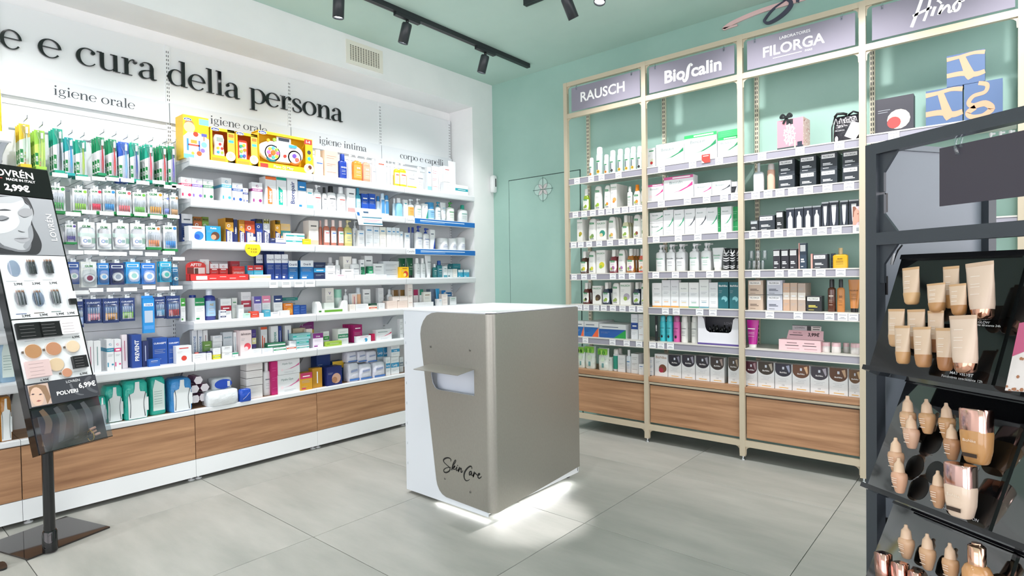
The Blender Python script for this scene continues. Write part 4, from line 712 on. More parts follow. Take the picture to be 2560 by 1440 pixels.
left(4, 2, Z4, [
 (1420, 1490, 378, 'top', ('#eef1f2', '#dde7ee', 'LRP', '#2f86c0'), 'short pale carton with blue square'), (1468, 1512, 292, 'bot', ('#dfe6f0', '#22409c', None, None), 'bottle with dark blue cap at the back', dict(s=.13)), (1522, 1580, 292, 'bot', ('#dfe6f0', '#22409c', None, None), 'bottle with dark blue cap at the back', dict(s=.13)), (1590, 1702, 270, 'pump', (W, '#22409c', None, 'CeraVe', '#3a5aa8'), 'large white pump bottle with dark blue head'), (1708, 1802, 305, 'pump', (W, '#22409c', None, 'CeraVe', '#3a5aa8'), 'smaller white pump bottle with dark blue head'), (1806, 1876, 332, 'tri', (W, W, '#22409c', 'Ce'), 'white pouch carton with navy corner'),
 (1966, 2110, 458, 'jar', (W, W, None, 'CeraVe', '#3a5aa8'), 'white tub nearest the pump bottles'), (2120, 2236, 462, 'jar', (W, W, None, 'CeraVe', '#3a5aa8'), 'white tub in the middle of three'), (2244, 2370, 450, 'jar', (W, W, None, 'CeraVe', '#3a5aa8'), 'white tub at the shelf end')])
left(4, 3, Z4, [
 (1340, 1450, 765, 'tube', ('#1c5a3c', BK, None, 'V', WH), 'dark green tube half hidden by the yellow box', dict(s=.09)), (1456, 1566, 760, 'tube', ('#1c5a3c', BK, None, 'V', WH), 'dark green tube', dict(s=.07)), (1352, 1475, 898, 'pic', ('#e9b81f', '#7a3f10', 'cola', '#c8402a', '#f0dc6a'), 'small yellow carton with red picture', dict(s=.02)), (1578, 1660, 765, 'bot', ('#dfe5e6', '#e6eaeb', None, 'V', '#60666c'), 'grey white bottle with V'), (1664, 1740, 765, 'bot', ('#dfe5e6', '#e6eaeb', None, 'V', '#60666c'), 'grey white bottle with V'), (1744, 1836, 718, 'tube', ('#e3e8ea', '#e3e8ea', None, 'dercos', '#80868c'), 'white pump tube'),
 (1852, 1912, 852, 'bot', ('#2f7f80', '#dfe6e8', None, 'der', WH), 'teal green bottle', dict(s=.06)), (1916, 1998, 802, 'bot', ('#2f7f8c', '#1f4f9a', None, 'der', WH), 'teal bottle with blue cap', dict(s=.06)), (2005, 2062, 888, 'name', ('#e6ebec', '#3f8f9a', 'n', '#5aa0b0'), 'small white and teal carton'), (2066, 2144, 868, 'top', ('#d8e0e2', '#1f5a66', 'V'), 'dark teal topped carton'), (2150, 2215, 928, 'lines', ('#eceae4',), 'small cream carton'), (2226, 2300, 942, 'top', ('#3aa6c6', '#e6f2f6', 'V', TE), 'little sky blue carton'), (2312, 2396, 942, 'top', ('#3aa6c6', '#e6f2f6', 'V', TE), 'little sky blue carton'), (2150, 2262, 850, 'mid', ('#2f8f9a', '#1f6f7c', 'Vichy'), 'teal carton at the back', dict(s=.14))])
left(4, 4, Z6, [
 (1158, 1232, 142, 'bot', ('#dfe5e8', '#c9d0d4', None, None), 'silver white bottle', dict(s=.1)), (1245, 1312, 152, 'top', ('#e9ddd0', '#7a5a30', ' '), 'cream carton with brown square', dict(s=.1)), (1346, 1412, 150, 'top', ('#e9ddd0', '#8a6a3a', ' '), 'cream carton with brown square', dict(s=.1)), (1460, 1536, 62, 'lines', ('#efe8e2', '#c08a7a'), 'tallest slim cream carton', dict(s=.03)), (1146, 1300, 318, 'lines', ('#ead9cf', '#c8b4a8'), 'low peach white carton, left of the lower pair', dict(s=.03, d=.06)), (1303, 1456, 318, 'lines', ('#ead9cf', '#c8b4a8'), 'low peach white carton, right of the lower pair', dict(s=.03, d=.06)), (1232, 1332, 252, 'lines', ('#eee4de', '#c8b4a8'), 'low pale carton on the peach ones, left', dict(s=.03, d=.06, b=316)), (1334, 1456, 246, 'lines', ('#eee4de', '#c8b4a8'), 'low pale carton on the peach ones, right', dict(s=.03, d=.06, b=316)),
 (1548, 1616, 146, 'top', ('#ece4e6', '#a8285a', ' '), 'cream carton with plum square', dict(s=.1)), (1640, 1696, 142, 'top', ('#e9ecec', '#2f8a70', ' '), 'white carton with green square', dict(s=.1)), (1700, 1816, 182, 'name', ('#f0eee8', '#8a6a4a', 'oo', '#b58a5a'), 'white carton with brown pattern', dict(s=.07)), (1800, 1894, 138, 'lines', ('#7f8fa6', '#5a6a86'), 'slate carton at the back', dict(s=.14)), (1900, 1960, 132, 'tube', ('#2f9fd6', '#2f9fd6', None, None), 'bright blue tube', dict(s=.09)), (1972, 2036, 158, 'top', (W, '#1f7ac0', ' '), 'white carton with blue head', dict(s=.12)), (2042, 2130, 186, 'top', (W, '#1f5f9a', 'o'), 'white carton with blue top', dict(s=.09)), (1984, 2066, 212, 'lines', ('#f0e8e4', '#c09a9a'), 'slim cream carton in front', dict(s=.03)), (2102, 2200, 257, 'name', (W, GN, '+'), 'white carton with green cross square', dict(s=.05)), (1570, 1850, 338, 'lines', (W,), 'long low white multipack in front', dict(s=.02, d=.05)), (1930, 1982, 288, 'name', (W, '#2f9fd6', 'o'), 'little white carton with blue dot', dict(s=.02, d=.05))])
# ---- toothbrush bay, lower shelf
left(1, 5, Zb, [
 (832, 888, 882, 'vert', (W, W, '#b05a7a', 'Curaprox'), 'slim white carton with mauve vertical print'), (890, 958, 882, 'vert', (W, W, '#7a9a9a', 'Curaprox'), 'slim white carton with grey vertical print'), (1012, 1082, 866, 'cura', (W, '#2f8fae'), 'tall white and teal carton', dict(d=.07, n=2)), (1084, 1150, 866, 'cura', (W, '#d8457f', 'BIOSMALTO'), 'tall white carton with pink arcs', dict(d=.07)), (1156, 1208, 822, 'vert', ('#efe6ea', '#efe6ea', '#b02a5a', 'GEL'), 'slim white carton with crimson vertical label', dict(s=.08)),
 (1250, 1345, 822, 'vert', ('#1f4696', '#1f4696', WH, 'PREVENT'), 'tall royal blue carton with vertical lettering', dict(d=.05, n=2)), (1350, 1408, 882, 'vert', (NV, NV, '#c8d4f0', 'curasept'), 'slim navy carton'), (1446, 1588, 852, 'top', ('#1b4fa4', '#1b4fa4', 'CURASEPT'), 'blue carton with white mark', dict(s=.07, d=.1)), (1592, 1705, 852, 'top', ('#1b4fa4', '#1b4fa4', 'CURASEPT'), 'blue carton with white mark', dict(s=.07, d=.1)), (1408, 1518, 1056, 'name', ('#2a62b8', WH, '888'), 'small blue carton lying in front', dict(s=.012, d=.05))])
left(1, 5, Z5, [(130, 380, 1052, 'pic', (W, RD, 'Sensodyne', '#e8eef0', '#d8402f'), 'wide white brush carton with red label', dict(s=.015, d=.05))])
for x0, x1, c, dsc in ((430, 612, ('#20264e', '#c2625a'), 'navy tube with coral cap'), (622, 714, ('#20264e', '#2a3060'), 'all navy tube')):
    lying(x0, x1, 0, Z5, ZL[5]+.0325, .27, .012, c, dsc+' lying on a white carton', LP(2, 5))
# ---- green wall, left bay
WHC = '#e9eae6'
for a, b, t_, c in ((385, 430, 1075, '#e8902f'), (455, 520, 960, '#e9b02f'), (540, 590, 1040, '#e8902f'), (600, 660, 995, '#3f4f5a'), (680, 740, 980, '#e9b02f'), (755, 815, 970, '#e9b02f'), (818, 880, 955, '#e9b02f'), (888, 945, 950, '#2f3f4a')):
    right(0, 0, R1, [(a, b, t_, 'can', ('#cfe0dd', WH, '#dfe8e6', None), 'white-capped spray can with pale blue label')])
    o = PEND[-1][0]; bd = [x for x in o.children if x.name.startswith('body')][0]; w_ = max(v.co.x for v in bd.data.vertices); h_ = max(v.co.z for v in bd.data.vertices)
    m_ = MB(); yy = -w_-.0012
    m_.poly([(w_*.5*math.cos(.5236*i), yy, h_*.2+w_*.5*math.sin(.5236*i)) for i in range(12)], c); m_.poly([(w_*.2*math.cos(.5236*i), yy-.0003, h_*.2+w_*.2*math.sin(.5236*i)) for i in range(12)], '#5a3a1a'); m_.poly([(x, yy, h_*.62+z) for x, z in ((-w_*.5, 0), (w_*.5, 0), (w_*.5, h_*.06), (-w_*.5, h_*.06))], '#2e8b57'); m_.box(-w_*.45, -w_*.1, yy, yy+.0005, h_*.28, h_*.6, '#5a6a72'); m_.build('label_print', PAPER, o)
right(0, 1, R2, [
 (262, 345, 250, 'raub', ('#8fae2f', WHC, '#eef2e8', 'R', '#8fae2f'), 'lime green shampoo bottle'), (400, 495, 215, 'rau', (WHC, WHC, None, 'R', '#9fc43f'), 'white flask with green logo'), (520, 602, 205, 'rau', (WHC, WHC, None, 'R', '#e8902f'), 'white flask with orange fruit'), (606, 682, 192, 'pic', (WHC, '#2e8b57', 'RAUSCH', '#e8b06a', '#e8902f'), 'white carton with orange fruit', dict(d=.055, n=3)), (800, 860, 222, 'bot', (WHC, WHC, None, 'spray', '#2e8b57'), 'slim white spray bottle'), (866, 962, 198, 'raub', (WHC, '#e8891f', WHC, 'R', '#e8902f'), 'white bottle with big orange cap'), (968, 1010, 205, 'rau', (WHC, WHC, None, 'R', '#d0a050'), 'white flask half hidden by the post', dict(s=.07))])
right(0, 2, R2, [
 (205, 270, 618, 'pic', (WHC, '#2e8b57', 'RAUSCH', '#b8a83a', '#8a9a2f'), 'white carton with olive leaves', dict(d=.055, n=2)), (330, 435, 606, 'rau', (WHC, WHC, None, 'R', '#7a9a5a'), 'white flask with willow leaves', dict(n=2)), (440, 550, 632, 'pic', (WHC, '#2e8b57', 'RAUSCH', '#2f8f7a', '#e0d0a0'), 'white carton with green ampoule'), (566, 662, 582, 'rau', (WHC, WHC, None, 'R', '#e0b060'), 'white flask with ginger picture', dict(n=3)), (730, 822, 566, 'raub', ('#d8d6b0', WHC, '#eef2e8', 'R', '#8fae4a'), 'pale bottle with avocado label', dict(n=3)), (866, 962, 556, 'rau', (WHC, WHC, None, 'R', '#8a4a3a'), 'white flask with red-brown picture', dict(n=2)), (966, 1012, 610, 'pic', ('#e8efe6', '#2e8b57', 'RAUSCH', '#5a8a4a', '#3a6a3a'), 'pale carton half hidden by the post', dict(s=.07))])
right(0, 3, R2, [
 (232, 326, 1000, 'raub', ('#4a2a18', WHC, '#eef2e8', 'R', '#d8c83a'), 'dark brown shampoo bottle', dict(n=2)), (330, 425, 996, 'rau', (WHC, WHC, None, 'R', '#d8d03a'), 'white flask with lemon picture', dict(n=2)), (436, 542, 986, 'pic', (WHC, '#2e8b57', 'RAUSCH', '#d8d03a', '#9fc43f'), 'white carton with lemons', dict(d=.055, n=3)), (580, 682, 980, 'raub', ('#7a2430', WHC, '#f2e8ea', 'R', '#a86a9a'), 'wine red shampoo bottle', dict(n=2)), (686, 778, 978, 'rau', (WHC, WHC, None, 'R', '#b07ab0'), 'white flask with lilac blossom', dict(n=2)), (784, 890, 968, 'raub', ('#a86a22', WHC, '#f0ece2', 'R', '#a87ab0'), 'amber shampoo bottle', dict(n=3)), (932, 1012, 966, 'raub', ('#d8604a', WHC, '#f6ece4', 'R', '#e8a06a'), 'salmon shampoo bottle by the post')])
right(0, 4, R3, [
 (264, 346, 226, 'raub', ('#5a1f1a', WHC, '#eef0ea', 'R', '#2a2a22'), 'red-brown shampoo bottle', dict(n=2)), (390, 496, 262, 'pic', (WHC, '#2e8b57', 'RAUSCH', '#4a3a2f', '#6a5a3a'), 'white carton with dark vial'), (500, 592, 222, 'raub', ('#26344a', WHC, '#e6ecee', 'R', '#8fae4a'), 'dark blue shampoo bottle', dict(n=2)), (612, 712, 226, 'rau', (WHC, WHC, None, 'R', '#9aa86a'), 'white flask with olive twig', dict(n=2)), (722, 848, 222, 'pic', (WHC, '#2e8b57', 'RAUSCH', '#b0a8b8', '#8fae4a'), 'wide white carton with herb picture', dict(d=.06)), (864, 962, 220, 'raub', ('#26344a', WHC, '#e6ecee', 'R', '#8fae4a'), 'dark blue shampoo bottle', dict(n=2)), (968, 1012, 228, 'rau', (WHC, WHC, None, 'R', '#9fc43f'), 'white flask at the post')])
right(0, 5, R3, [
 (205, 286, 684, 'tri', (W, '#2a6ab0', '#e8663a', 'Forcapil'), 'white and blue carton with orange corner', dict(n=2)), (290, 462, 690, 'tri', (W, '#2a6ab0', '#e8663a', 'Forcapil'), 'wide white and blue carton with orange corner', dict(d=.06, n=4)), (470, 792, 722, 'tri', (W, '#245aa4', '#2a9a4a', 'Forcapil'), 'large white and blue carton with green corner', dict(d=.05, n=4)), (852, 936, 602, 'mid', ('#e6e9ee', '#2a4f9e', 'keti'), 'upright white and blue carton', dict(n=2)), (940, 1002, 602, 'lines', (W, '#c08a7a'), 'upright white carton by the post', dict(s=.03))])
right(0, 6, R3, [
 (572, 622, 1118, 'name', ('#dfe6e2', '#60666c', 'V'), 'slim pale carton with V'), (625, 692, 1022, 'can', (W, WHC, '#2fa08a', None), 'white spray can with teal ring', dict(s=.05, n=2)), (694, 780, 1092, 'lines', (W,), 'white carton with dark print'), (790, 848, 1032, 'bot', ('#dfe8f0', W, None, 'LRP', '#2f7fc0'), 'white thermal spray bottle'), (852, 942, 1078, 'lines', (W, '#8a7a7a'), 'tall white carton with grey print', dict(n=2)), (944, 1004, 1202, 'name', (W, '#2a6ab0', 'o'), 'small white carton with blue drop', dict(s=.02))])
# ---- centre bay
BS = 'Bioscalin'
right(1, 0, R1, [
 (1012, 1095, 976, 'pic', (W, '#2e8b57', 'o', '#d8e0c8', '#c83a3a'), 'narrow white carton with red dot', dict(s=.06)), (1100, 1398, 920, 'sw', (W, '#1f8a58', BS), 'white carton with green swoosh and ampoule'), (1402, 1745, 822, 'sw', (W, '#1f8a58', BS, '#27b05f', '3 MESI'), 'tall white carton with bright green top band', dict(d=.09)), (1756, 1972, 858, 'sw', (W, '#1f8a58', BS, '#27b05f', '1 MESE'), 'white carton with green band, lower of two', dict(d=.08)), (1756, 1972, 785, 'lines', ('#3fc070', '#8fe0a8'), 'flat bright green carton on top', dict(d=.08, b=856))])
right(1, 1, R2, [
 (1056, 1241, 196, 'sw', (W, '#cc3f86', BS, '#d85f9a', 'omaggio'), 'white carton with pink swoosh and top band'), (1246, 1600, 96, 'sw', (W, '#cc3f86', BS, '#d85f9a', '2x1'), 'largest white carton with pink swoosh', dict(d=.08)), (1610, 1820, 182, 'sw', (W, '#cc3f86', BS), 'white carton with pink swoosh'), (1826, 2046, 156, 'sw', (W, '#3a3f48', BS), 'white carton with charcoal swoosh'), (2058, 2122, 164, 'tri', (W, '#23282e', '#e6e9eb', ' '), 'narrow black and white carton', dict(s=.06)), (2128, 2200, 140, 'pic', (W, '#2a6ab0', ' ', '#2a5fae', '#2a5fae'), 'white carton with blue rectangle behind the post', dict(s=.08))])
right(1, 2, R2, [
 (1076, 1236, 662, 'sw', (W, '#1f9a6a', BS), 'white carton with green swoosh, lower of two'), (1076, 1236, 536, 'sw', (W, '#1f9a6a', BS), 'white carton with green swoosh, upper of two', dict(b=660)), (1240, 1361, 502, 'sw', (W, '#1f9a6a', BS), 'tall white carton with green swoosh'), (1366, 1491, 500, 'sw', (W, '#1f9a6a', BS), 'tall white carton with green swoosh'), (1496, 1622, 490, 'sw', (W, '#3a3f48', BS), 'tall white carton with charcoal swoosh'), (1626, 1756, 480, 'sw', (W, '#3a3f48', BS), 'tall white carton with charcoal swoosh'),
 (1761, 1890, 472, 'sw', (W, '#1f9a6a', BS), 'tall white carton with green swoosh and green side', dict(s=.06)), (1930, 2060, 462, 'sw', (W, '#1f9a6a', BS), 'tall white carton with green swoosh and green side', dict(s=.04))])
for a, b, t_ in ((1893, 1924, 474), (2062, 2140, 464)): right(1, 2, R2, [(a, b, t_, 'lines', ('#1f9a58', '#9fe0b8'), 'emerald green carton', dict(s=.07, d=.06))])
right(1, 3, R2, [(a, b, t_, 'pump', (W, W, None, BS, c), 'white pump bottle with %s swoosh' % n_, dict(n=2)) for a, b, t_, c, n_ in ((1140, 1250, 920, '#1f9a6a', 'green'), (1265, 1372, 915, '#3a3f48', 'charcoal'), (1380, 1492, 910, '#3a3f48', 'charcoal'), (1542, 1656, 905, '#1f9a6a', 'green'), (1682, 1800, 897, '#1f9a6a', 'green'))])
right(1, 3, R2, [(1812, 1950, 956, 'tube', (W, WHC, None, BS, '#1f9a6a'), 'white crimped tube with green swoosh', dict(n=2))])
right(1, 4, R3, [(a, b, t_, 'soft', (W, c1, c2), d_) for a, b, t_, c1, c2, d_ in ((1106, 1220, 228, '#e9eaec', '#e9a23f', 'white carton with orange foot'), (1222, 1325, 192, '#dcdee2', '#e9a23f', 'taller grey-white carton with orange foot'), (1328, 1426, 192, '#dcdee2', '#e9a23f', 'taller grey-white carton with orange foot'), (1430, 1542, 222, '#e6e9e6', '#d8c07a', 'white carton with pale gold stripe'), (1546, 1666, 222, '#e9ebea', '#4aa07a', 'white carton with green stripe'), (1670, 1786, 187, '#e3e8e6', '#6aa0b0', 'tall white carton with blue-green stripe'), (1788, 1895, 222, '#dfe2e5', '#c8ccd0', 'white carton with grey foot'))])
right(1, 4, R3, [(1898, 2020, 217, 'pic', ('#176a74', WH, 'BioNike', '#7fc0c8', '#176a74'), 'dark teal carton with white ring'), (2032, 2146, 217, 'pic', ('#176a74', WH, 'BioNike', '#7fc0c8', '#176a74'), 'dark teal carton with white ring')])
LO = 'LOVREN'
right(1, 5, R3, [(1185, 1257, 620, 'can', ('#3fc0cc', '#48b8c4', None, LO, '#1f6a74'), 'turquoise bottle with black heart'), (1261, 1340, 620, 'can', ('#3fc0cc', '#48b8c4', None, LO, '#1f6a74'), 'turquoise bottle with black heart'), (1346, 1430, 622, 'can', ('#d85fa8', '#a85a8a', None, LO, '#6a1f4a'), 'pink bottle with black heart'), (1440, 1522, 622, 'can', (WHC, WHC, None, LO, '#50565c'), 'white bottle with grey print', dict(n=2)), (1562, 1646, 622, 'can', (WHC, WHC, None, LO, '#50565c'), 'white bottle beside the display box'), (1140, 1172, 622, 'vert', (BK, BK, WH, 'LOVREN'), 'black panel with vertical white lettering', dict(s=.02, d=.006))])
for o, ds, pl, kk in [q for q in PEND[-7:] if 'heart' in q[1]]:
    bd = [x for x in o.children if x.name.startswith('body')][0]; w_ = max(v.co.x for v in bd.data.vertices); h_ = max(v.co.z for v in bd.data.vertices)
    MB().poly([(w_*.34*math.cos(.5236*i), -w_-.0015, h_*.25+w_*.42*math.sin(.5236*i)) for i in range(12)], '#14181c').build('heart_print', PAPER, o)
HAIR = [('#6a4a34', '#b08a6a'), ('#2a2a34', '#8a8a9a'), ('#33303a', '#9a98a8'), ('#302e36', '#9a9aa6'), ('#3a302e', '#a09088'), ('#4a4036', '#b0a08a')]
right(1, 6, R3, [(1072, 1116, 1118, 'lines', (W, '#4a7ab8'), 'slim white carton with blue print', dict(s=.04)), (1136, 1292, 1082, 'pic', (W, '#b89a86', 'BioNike', '#7a4f3a', '#b0304a'), 'hair colour carton with brown wave and red splash', dict(s=.045))])
right(1, 6, R3, [(a, b, t_, 'dome', (W, HAIR[i][0], HAIR[i][1], n_), 'white hair colour carton with %s dome' % c_, dict(s=.045, d=.06)) for a, b, t_, i, n_, c_ in ((1297, 1455, 1092, 1, '1', 'black'), (1460, 1621, 1093, 2, '3.22', 'violet black'), (1627, 1796, 1102, 3, '3', 'dark grey'), (1802, 1972, 1122, 4, '4.18', 'dark brown'), (2016, 2150, 1127, 5, '4.3', 'olive brown'))])
# ---- right bay
FIL = ('#2c343c', '#eef1f2', 'FILORGA')
right(2, 1, R4, [(372, 526, 882, 'flask', ('#cfd9de', '#b8c2c8', None, None), 'clear cleanser bottle with silver cap'), (572, 692, 888, 'can', ('#e3b6a0', '#c9c4c2', None, None), 'peach bottle with mirror cap', dict(s=.05))])
for a, b, u_, l_, n_ in ((756, 1000, 832, 1062, 'first'), (1076, 1322, 782, 1020, 'second'), (1386, 1640, 732, 985, 'third'), (1716, 1978, 702, 935, 'fourth')):
    right(2, 1, R4, [(a, b, l_, 'fil', FIL, 'lower charcoal carton in the %s stack' % n_, dict(s=.05, d=.07, n=2)), (a, b, u_, 'fil', FIL, 'upper charcoal carton in the %s stack' % n_, dict(s=.05, d=.07, n=2, b=l_-4))])
right(2, 2, R5, [(332, 456, 428, 'fil', ('#30363c', '#b8c0c4', ' '), 'small shiny charcoal carton'), (462, 702, 352, 'fil', FIL, 'wide charcoal carton with white label'), (722, 832, 286, 'fil', ('#2a2e30', '#dfe3e4', ' '), 'upright charcoal carton with grey print', dict(n=2))])
right(2, 2, R5, [(a, b, t_, 'dropper', ('#242c3a',), 'navy-black carton printed with a white flask', dict(s=.04)) for a, b, t_ in ((871, 996, 240), (1001, 1131, 228), (1136, 1262, 214), (1266, 1396, 204))])
right(2, 2, R5, [(a, b, t_, 'tubepic', ('#242c3a',), 'tall navy-black carton printed with a white tube', dict(s=.04)) for a, b, t_ in ((1402, 1512, 150), (1517, 1658, 132), (1680, 1802, 126), (1812, 1962, 112))])
right(2, 3, R5, [(a, b, t_, 'fil', ('#2b2b33', '#f0f1f2', ' ', '#dfe3e6'), 'black carton with bent white shape') for a, b, t_ in ((676, 786, 862), (796, 912, 860), (922, 1042, 852))])
right(2, 3, R5, [(1078, 1178, 766, 'fil', ('#2c3f52', '#e6e9ea', ' '), 'tall blue-black carton with pink edge'), (1056, 1076, 766, 'lines', ('#eeb0a6', '#eeb0a6'), 'thin salmon side card on the tall carton', dict(d=.03)), (1272, 1492, 932, 'fil', ('#30363e', '#eef1f2', 'FILORGA'), 'low charcoal carton with pink edge'), (1240, 1270, 926, 'lines', ('#f0a89c', '#f0a89c'), 'thin salmon side card on the low carton', dict(d=.03)), (1540, 1600, 922, 'lines', ('#40506a', '#8aa0b8'), 'blue-grey carton behind the golden oil', dict(s=.11)), (1566, 1796, 838, 'flask', ('#d8a81f', '#d9bd86', None, 'NUXE', '#5a4a10'), 'square golden oil bottle with long cap', dict(d=.035))])
right(2, 4, R6, [(226, 392, 258, 'fil', ('#cdb8a6', '#f2efe9', 'FILORGA', '#7a6a5e'), 'rose beige carton, lower of two', dict(d=.07)), (226, 392, 92, 'fil', ('#cdb8a6', '#f2efe9', 'FILORGA', '#7a6a5e'), 'rose beige carton, upper of two', dict(d=.07, b=255)), (436, 614, 258, 'fil', ('#c3c6d2', '#eceef2', 'FILORGA', '#5a6070'), 'silver lilac carton, lower of two', dict(d=.06)), (436, 614, 92, 'fil', ('#c3c6d2', '#eceef2', 'FILORGA', '#5a6070'), 'silver lilac carton, upper of two', dict(d=.06, b=255)),
 (618, 696, 124, 'mid', ('#cba88e', '#e9ddd0', 'FIL'), 'tall copper beige carton, left', dict(d=.05)), (698, 780, 122, 'mid', ('#bfa794', '#e9ddd0', 'FIL'), 'tall copper beige carton, right', dict(d=.05)), (784, 872, 126, 'mid', ('#b8a698', '#e9e3da', 'FIL'), 'tall taupe carton', dict(d=.045, n=3)), (880, 1056, 270, 'fil', ('#23262a', '#f2f4ee', 'FILORGA', '#e0d060'), 'low black carton with yellow line', dict(d=.07))])
right(2, 4, R6, [(1116, 1202, 82, 'liq', ('#5a2a14', BK, None, 'uv', '#f0e0d0'), 'dark amber spray bottle', dict(n=2)), (1220, 1312, 82, 'bot', ('#cf8a4a', BK, None, '50', '#4a2a14'), 'orange spray bottle'), (1346, 1486, 86, 'tube', ('#d8904f', BK, None, 'FILORGA', '#5a3a1a'), 'orange tube standing on black cap')])
right(2, 5, R6, [(196, 336, 542, 'tube', ('#c0209a', WHC, None, 'Depil', WH), 'magenta tube with rainbow top')])
right(2, 5, R6, [(a, b, t_, 'jar', ('#e0dcda', '#e6c3c8', None, None), 'little glass jar with pink lid', dict(s=s_)) for a, b, t_, s_ in ((1042, 1146, 792, .05), (1152, 1262, 797, .04), (1286, 1362, 800, .1), (1366, 1476, 806, .05))])
right(2, 6, R6, [(a, b, t_, 'dome', (W, c1, c2, n_), 'white hair colour carton with %s dome' % c_, dict(s=.045, d=.06)) for a, b, t_, c1, c2, n_, c_ in ((190, 330, 1006, '#4a1f2c', '#a08088', '5', 'burgundy'), (334, 521, 1012, '#3c342c', '#b0a898', '5.3', 'bronze black'), (526, 719, 1032, '#2c2c3a', '#a0a8c0', '5.06', 'blue black'), (723, 921, 1047, '#6a4630', '#e0b890', '6', 'copper brown'), (926, 1131, 1067, '#3a3640', '#a8a4b0', '6.06', 'plum grey'), (1136, 1351, 1082, '#5a3a24', '#c0a080', '7', 'golden brown'), (1356, 1500, 1102, '#6a4a2a', '#d0b080', '8', 'light golden brown'))])
right(3, 0, R7, [(1270, 1606, 838, 'pic', ('#3c3c44', '#c8c8cc', ' ', '#e6ddc8', '#b04a48'), 'flat charcoal gift carton with cream brush stroke', dict(s=.03, d=.035, n=2))])
GTOP = [0]
def gift(x0, x1, top, bot, letter, lab, s):
    x_ = solve_h(1820+(x0+x1)/2/3.4595, 1, -.30, ZR[3][0]); zb = ZR[3][0] if bot is None else GTOP[0]+.002; zt = solve_z(top/3.4595, 1, -.30, x_)
    w = abs(solve_h(1820+x1/3.4595, 1, -.30, zb)-solve_h(1820+x0/3.4595, 1, -.30, zb))-.003; h = zt-zb; GTOP[0] = max(GTOP[0], zt)
    m = MB().box(-w/2, w/2, 0, w*.7, 0, h, '#51698f'); f = F2(w, h); c = '#c79a7c'
    to = lambda a, b, t: f(a, b, t)
    if letter == 'H':
        m.ribbon([(0, .88), (.35, .9), (.7, .94), (1, .9)], [.13, .1, .1, .13], to, 0, .0003, c); m.ribbon([(0, .36), (.4, .36), (.75, .26), (1, .3)], [.14, .15, .16, .13], to, 0, .0004, c); m.ribbon([(.4, .9), (.5, .6), (.6, .3), (.66, .16)], [.16, .2, .26, .2], to, 0, .0002, c)
    else:
        m.ribbon([(.38, .98), (.6, .9), (.55, .72), (.25, .66), (.12, .5), (.25, .4), (.55, .42), (.72, .26), (.5, .12), (.2, .12), (.1, .24), (.3, .36)], [.1, .12, .1, .1, .12, .14, .16, .18, .1, .12, .14, .14], to, 0, .0003, c)
    o = m.build('gift_box', PAPER, None, (x_, -.30, zb+.0005)); tag(o, lab, 'box', 'blue gift boxes')
gift(1706, 2029, 765, None, 'H', 'blue gift box with copper strokes, lower left of three', 0); gift(2036, 2376, 705, None, 'R', 'blue gift box with copper loop lettering, lower right of three', 0); gift(1886, 2222, 455, 772, 'H', 'blue gift box with copper strokes stacked on two others', 0)
for a, b in ((2468, 2486), (2492, 2510), (2517, 2535)):
    x_ = solve_h((a+b)/2, 1, -.25, 1.9); o = thing('pump_bottle', '', 'bottle', (x_, -.25, ZR[3][1]+.0004)); bottle(o, .042, .20, .036, 'pump', (W, W, None, None)); reg(o, 'white pump head above the dark display', RP(3, 1), (a, 0), 'bottle', 'goods on the green wall shelves')

# ================================================================ special goods
def shelf_pt(wall, px, z, sb):
    ax = 0 if wall == 'L' else 1; val = (.312-sb) if wall == 'L' else (-.336+sb); h = solve_h(px, ax, val, z); return Vector((val, h, z)) if wall == 'L' else Vector((h, val, z))
def span(wall, pa, pb, z, sb): a, b = shelf_pt(wall, pa, z, sb), shelf_pt(wall, pb, z, sb); return (a+b)/2, (b-a).length
def hgt(wall, px, py, z, sb): p = shelf_pt(wall, px, z, sb); return solve_z(py, 0 if wall == 'L' else 1, p.x if wall == 'L' else p.y, p.y if wall == 'L' else p.x)-z
ROT = {'L': math.pi/2, 'R': 0}
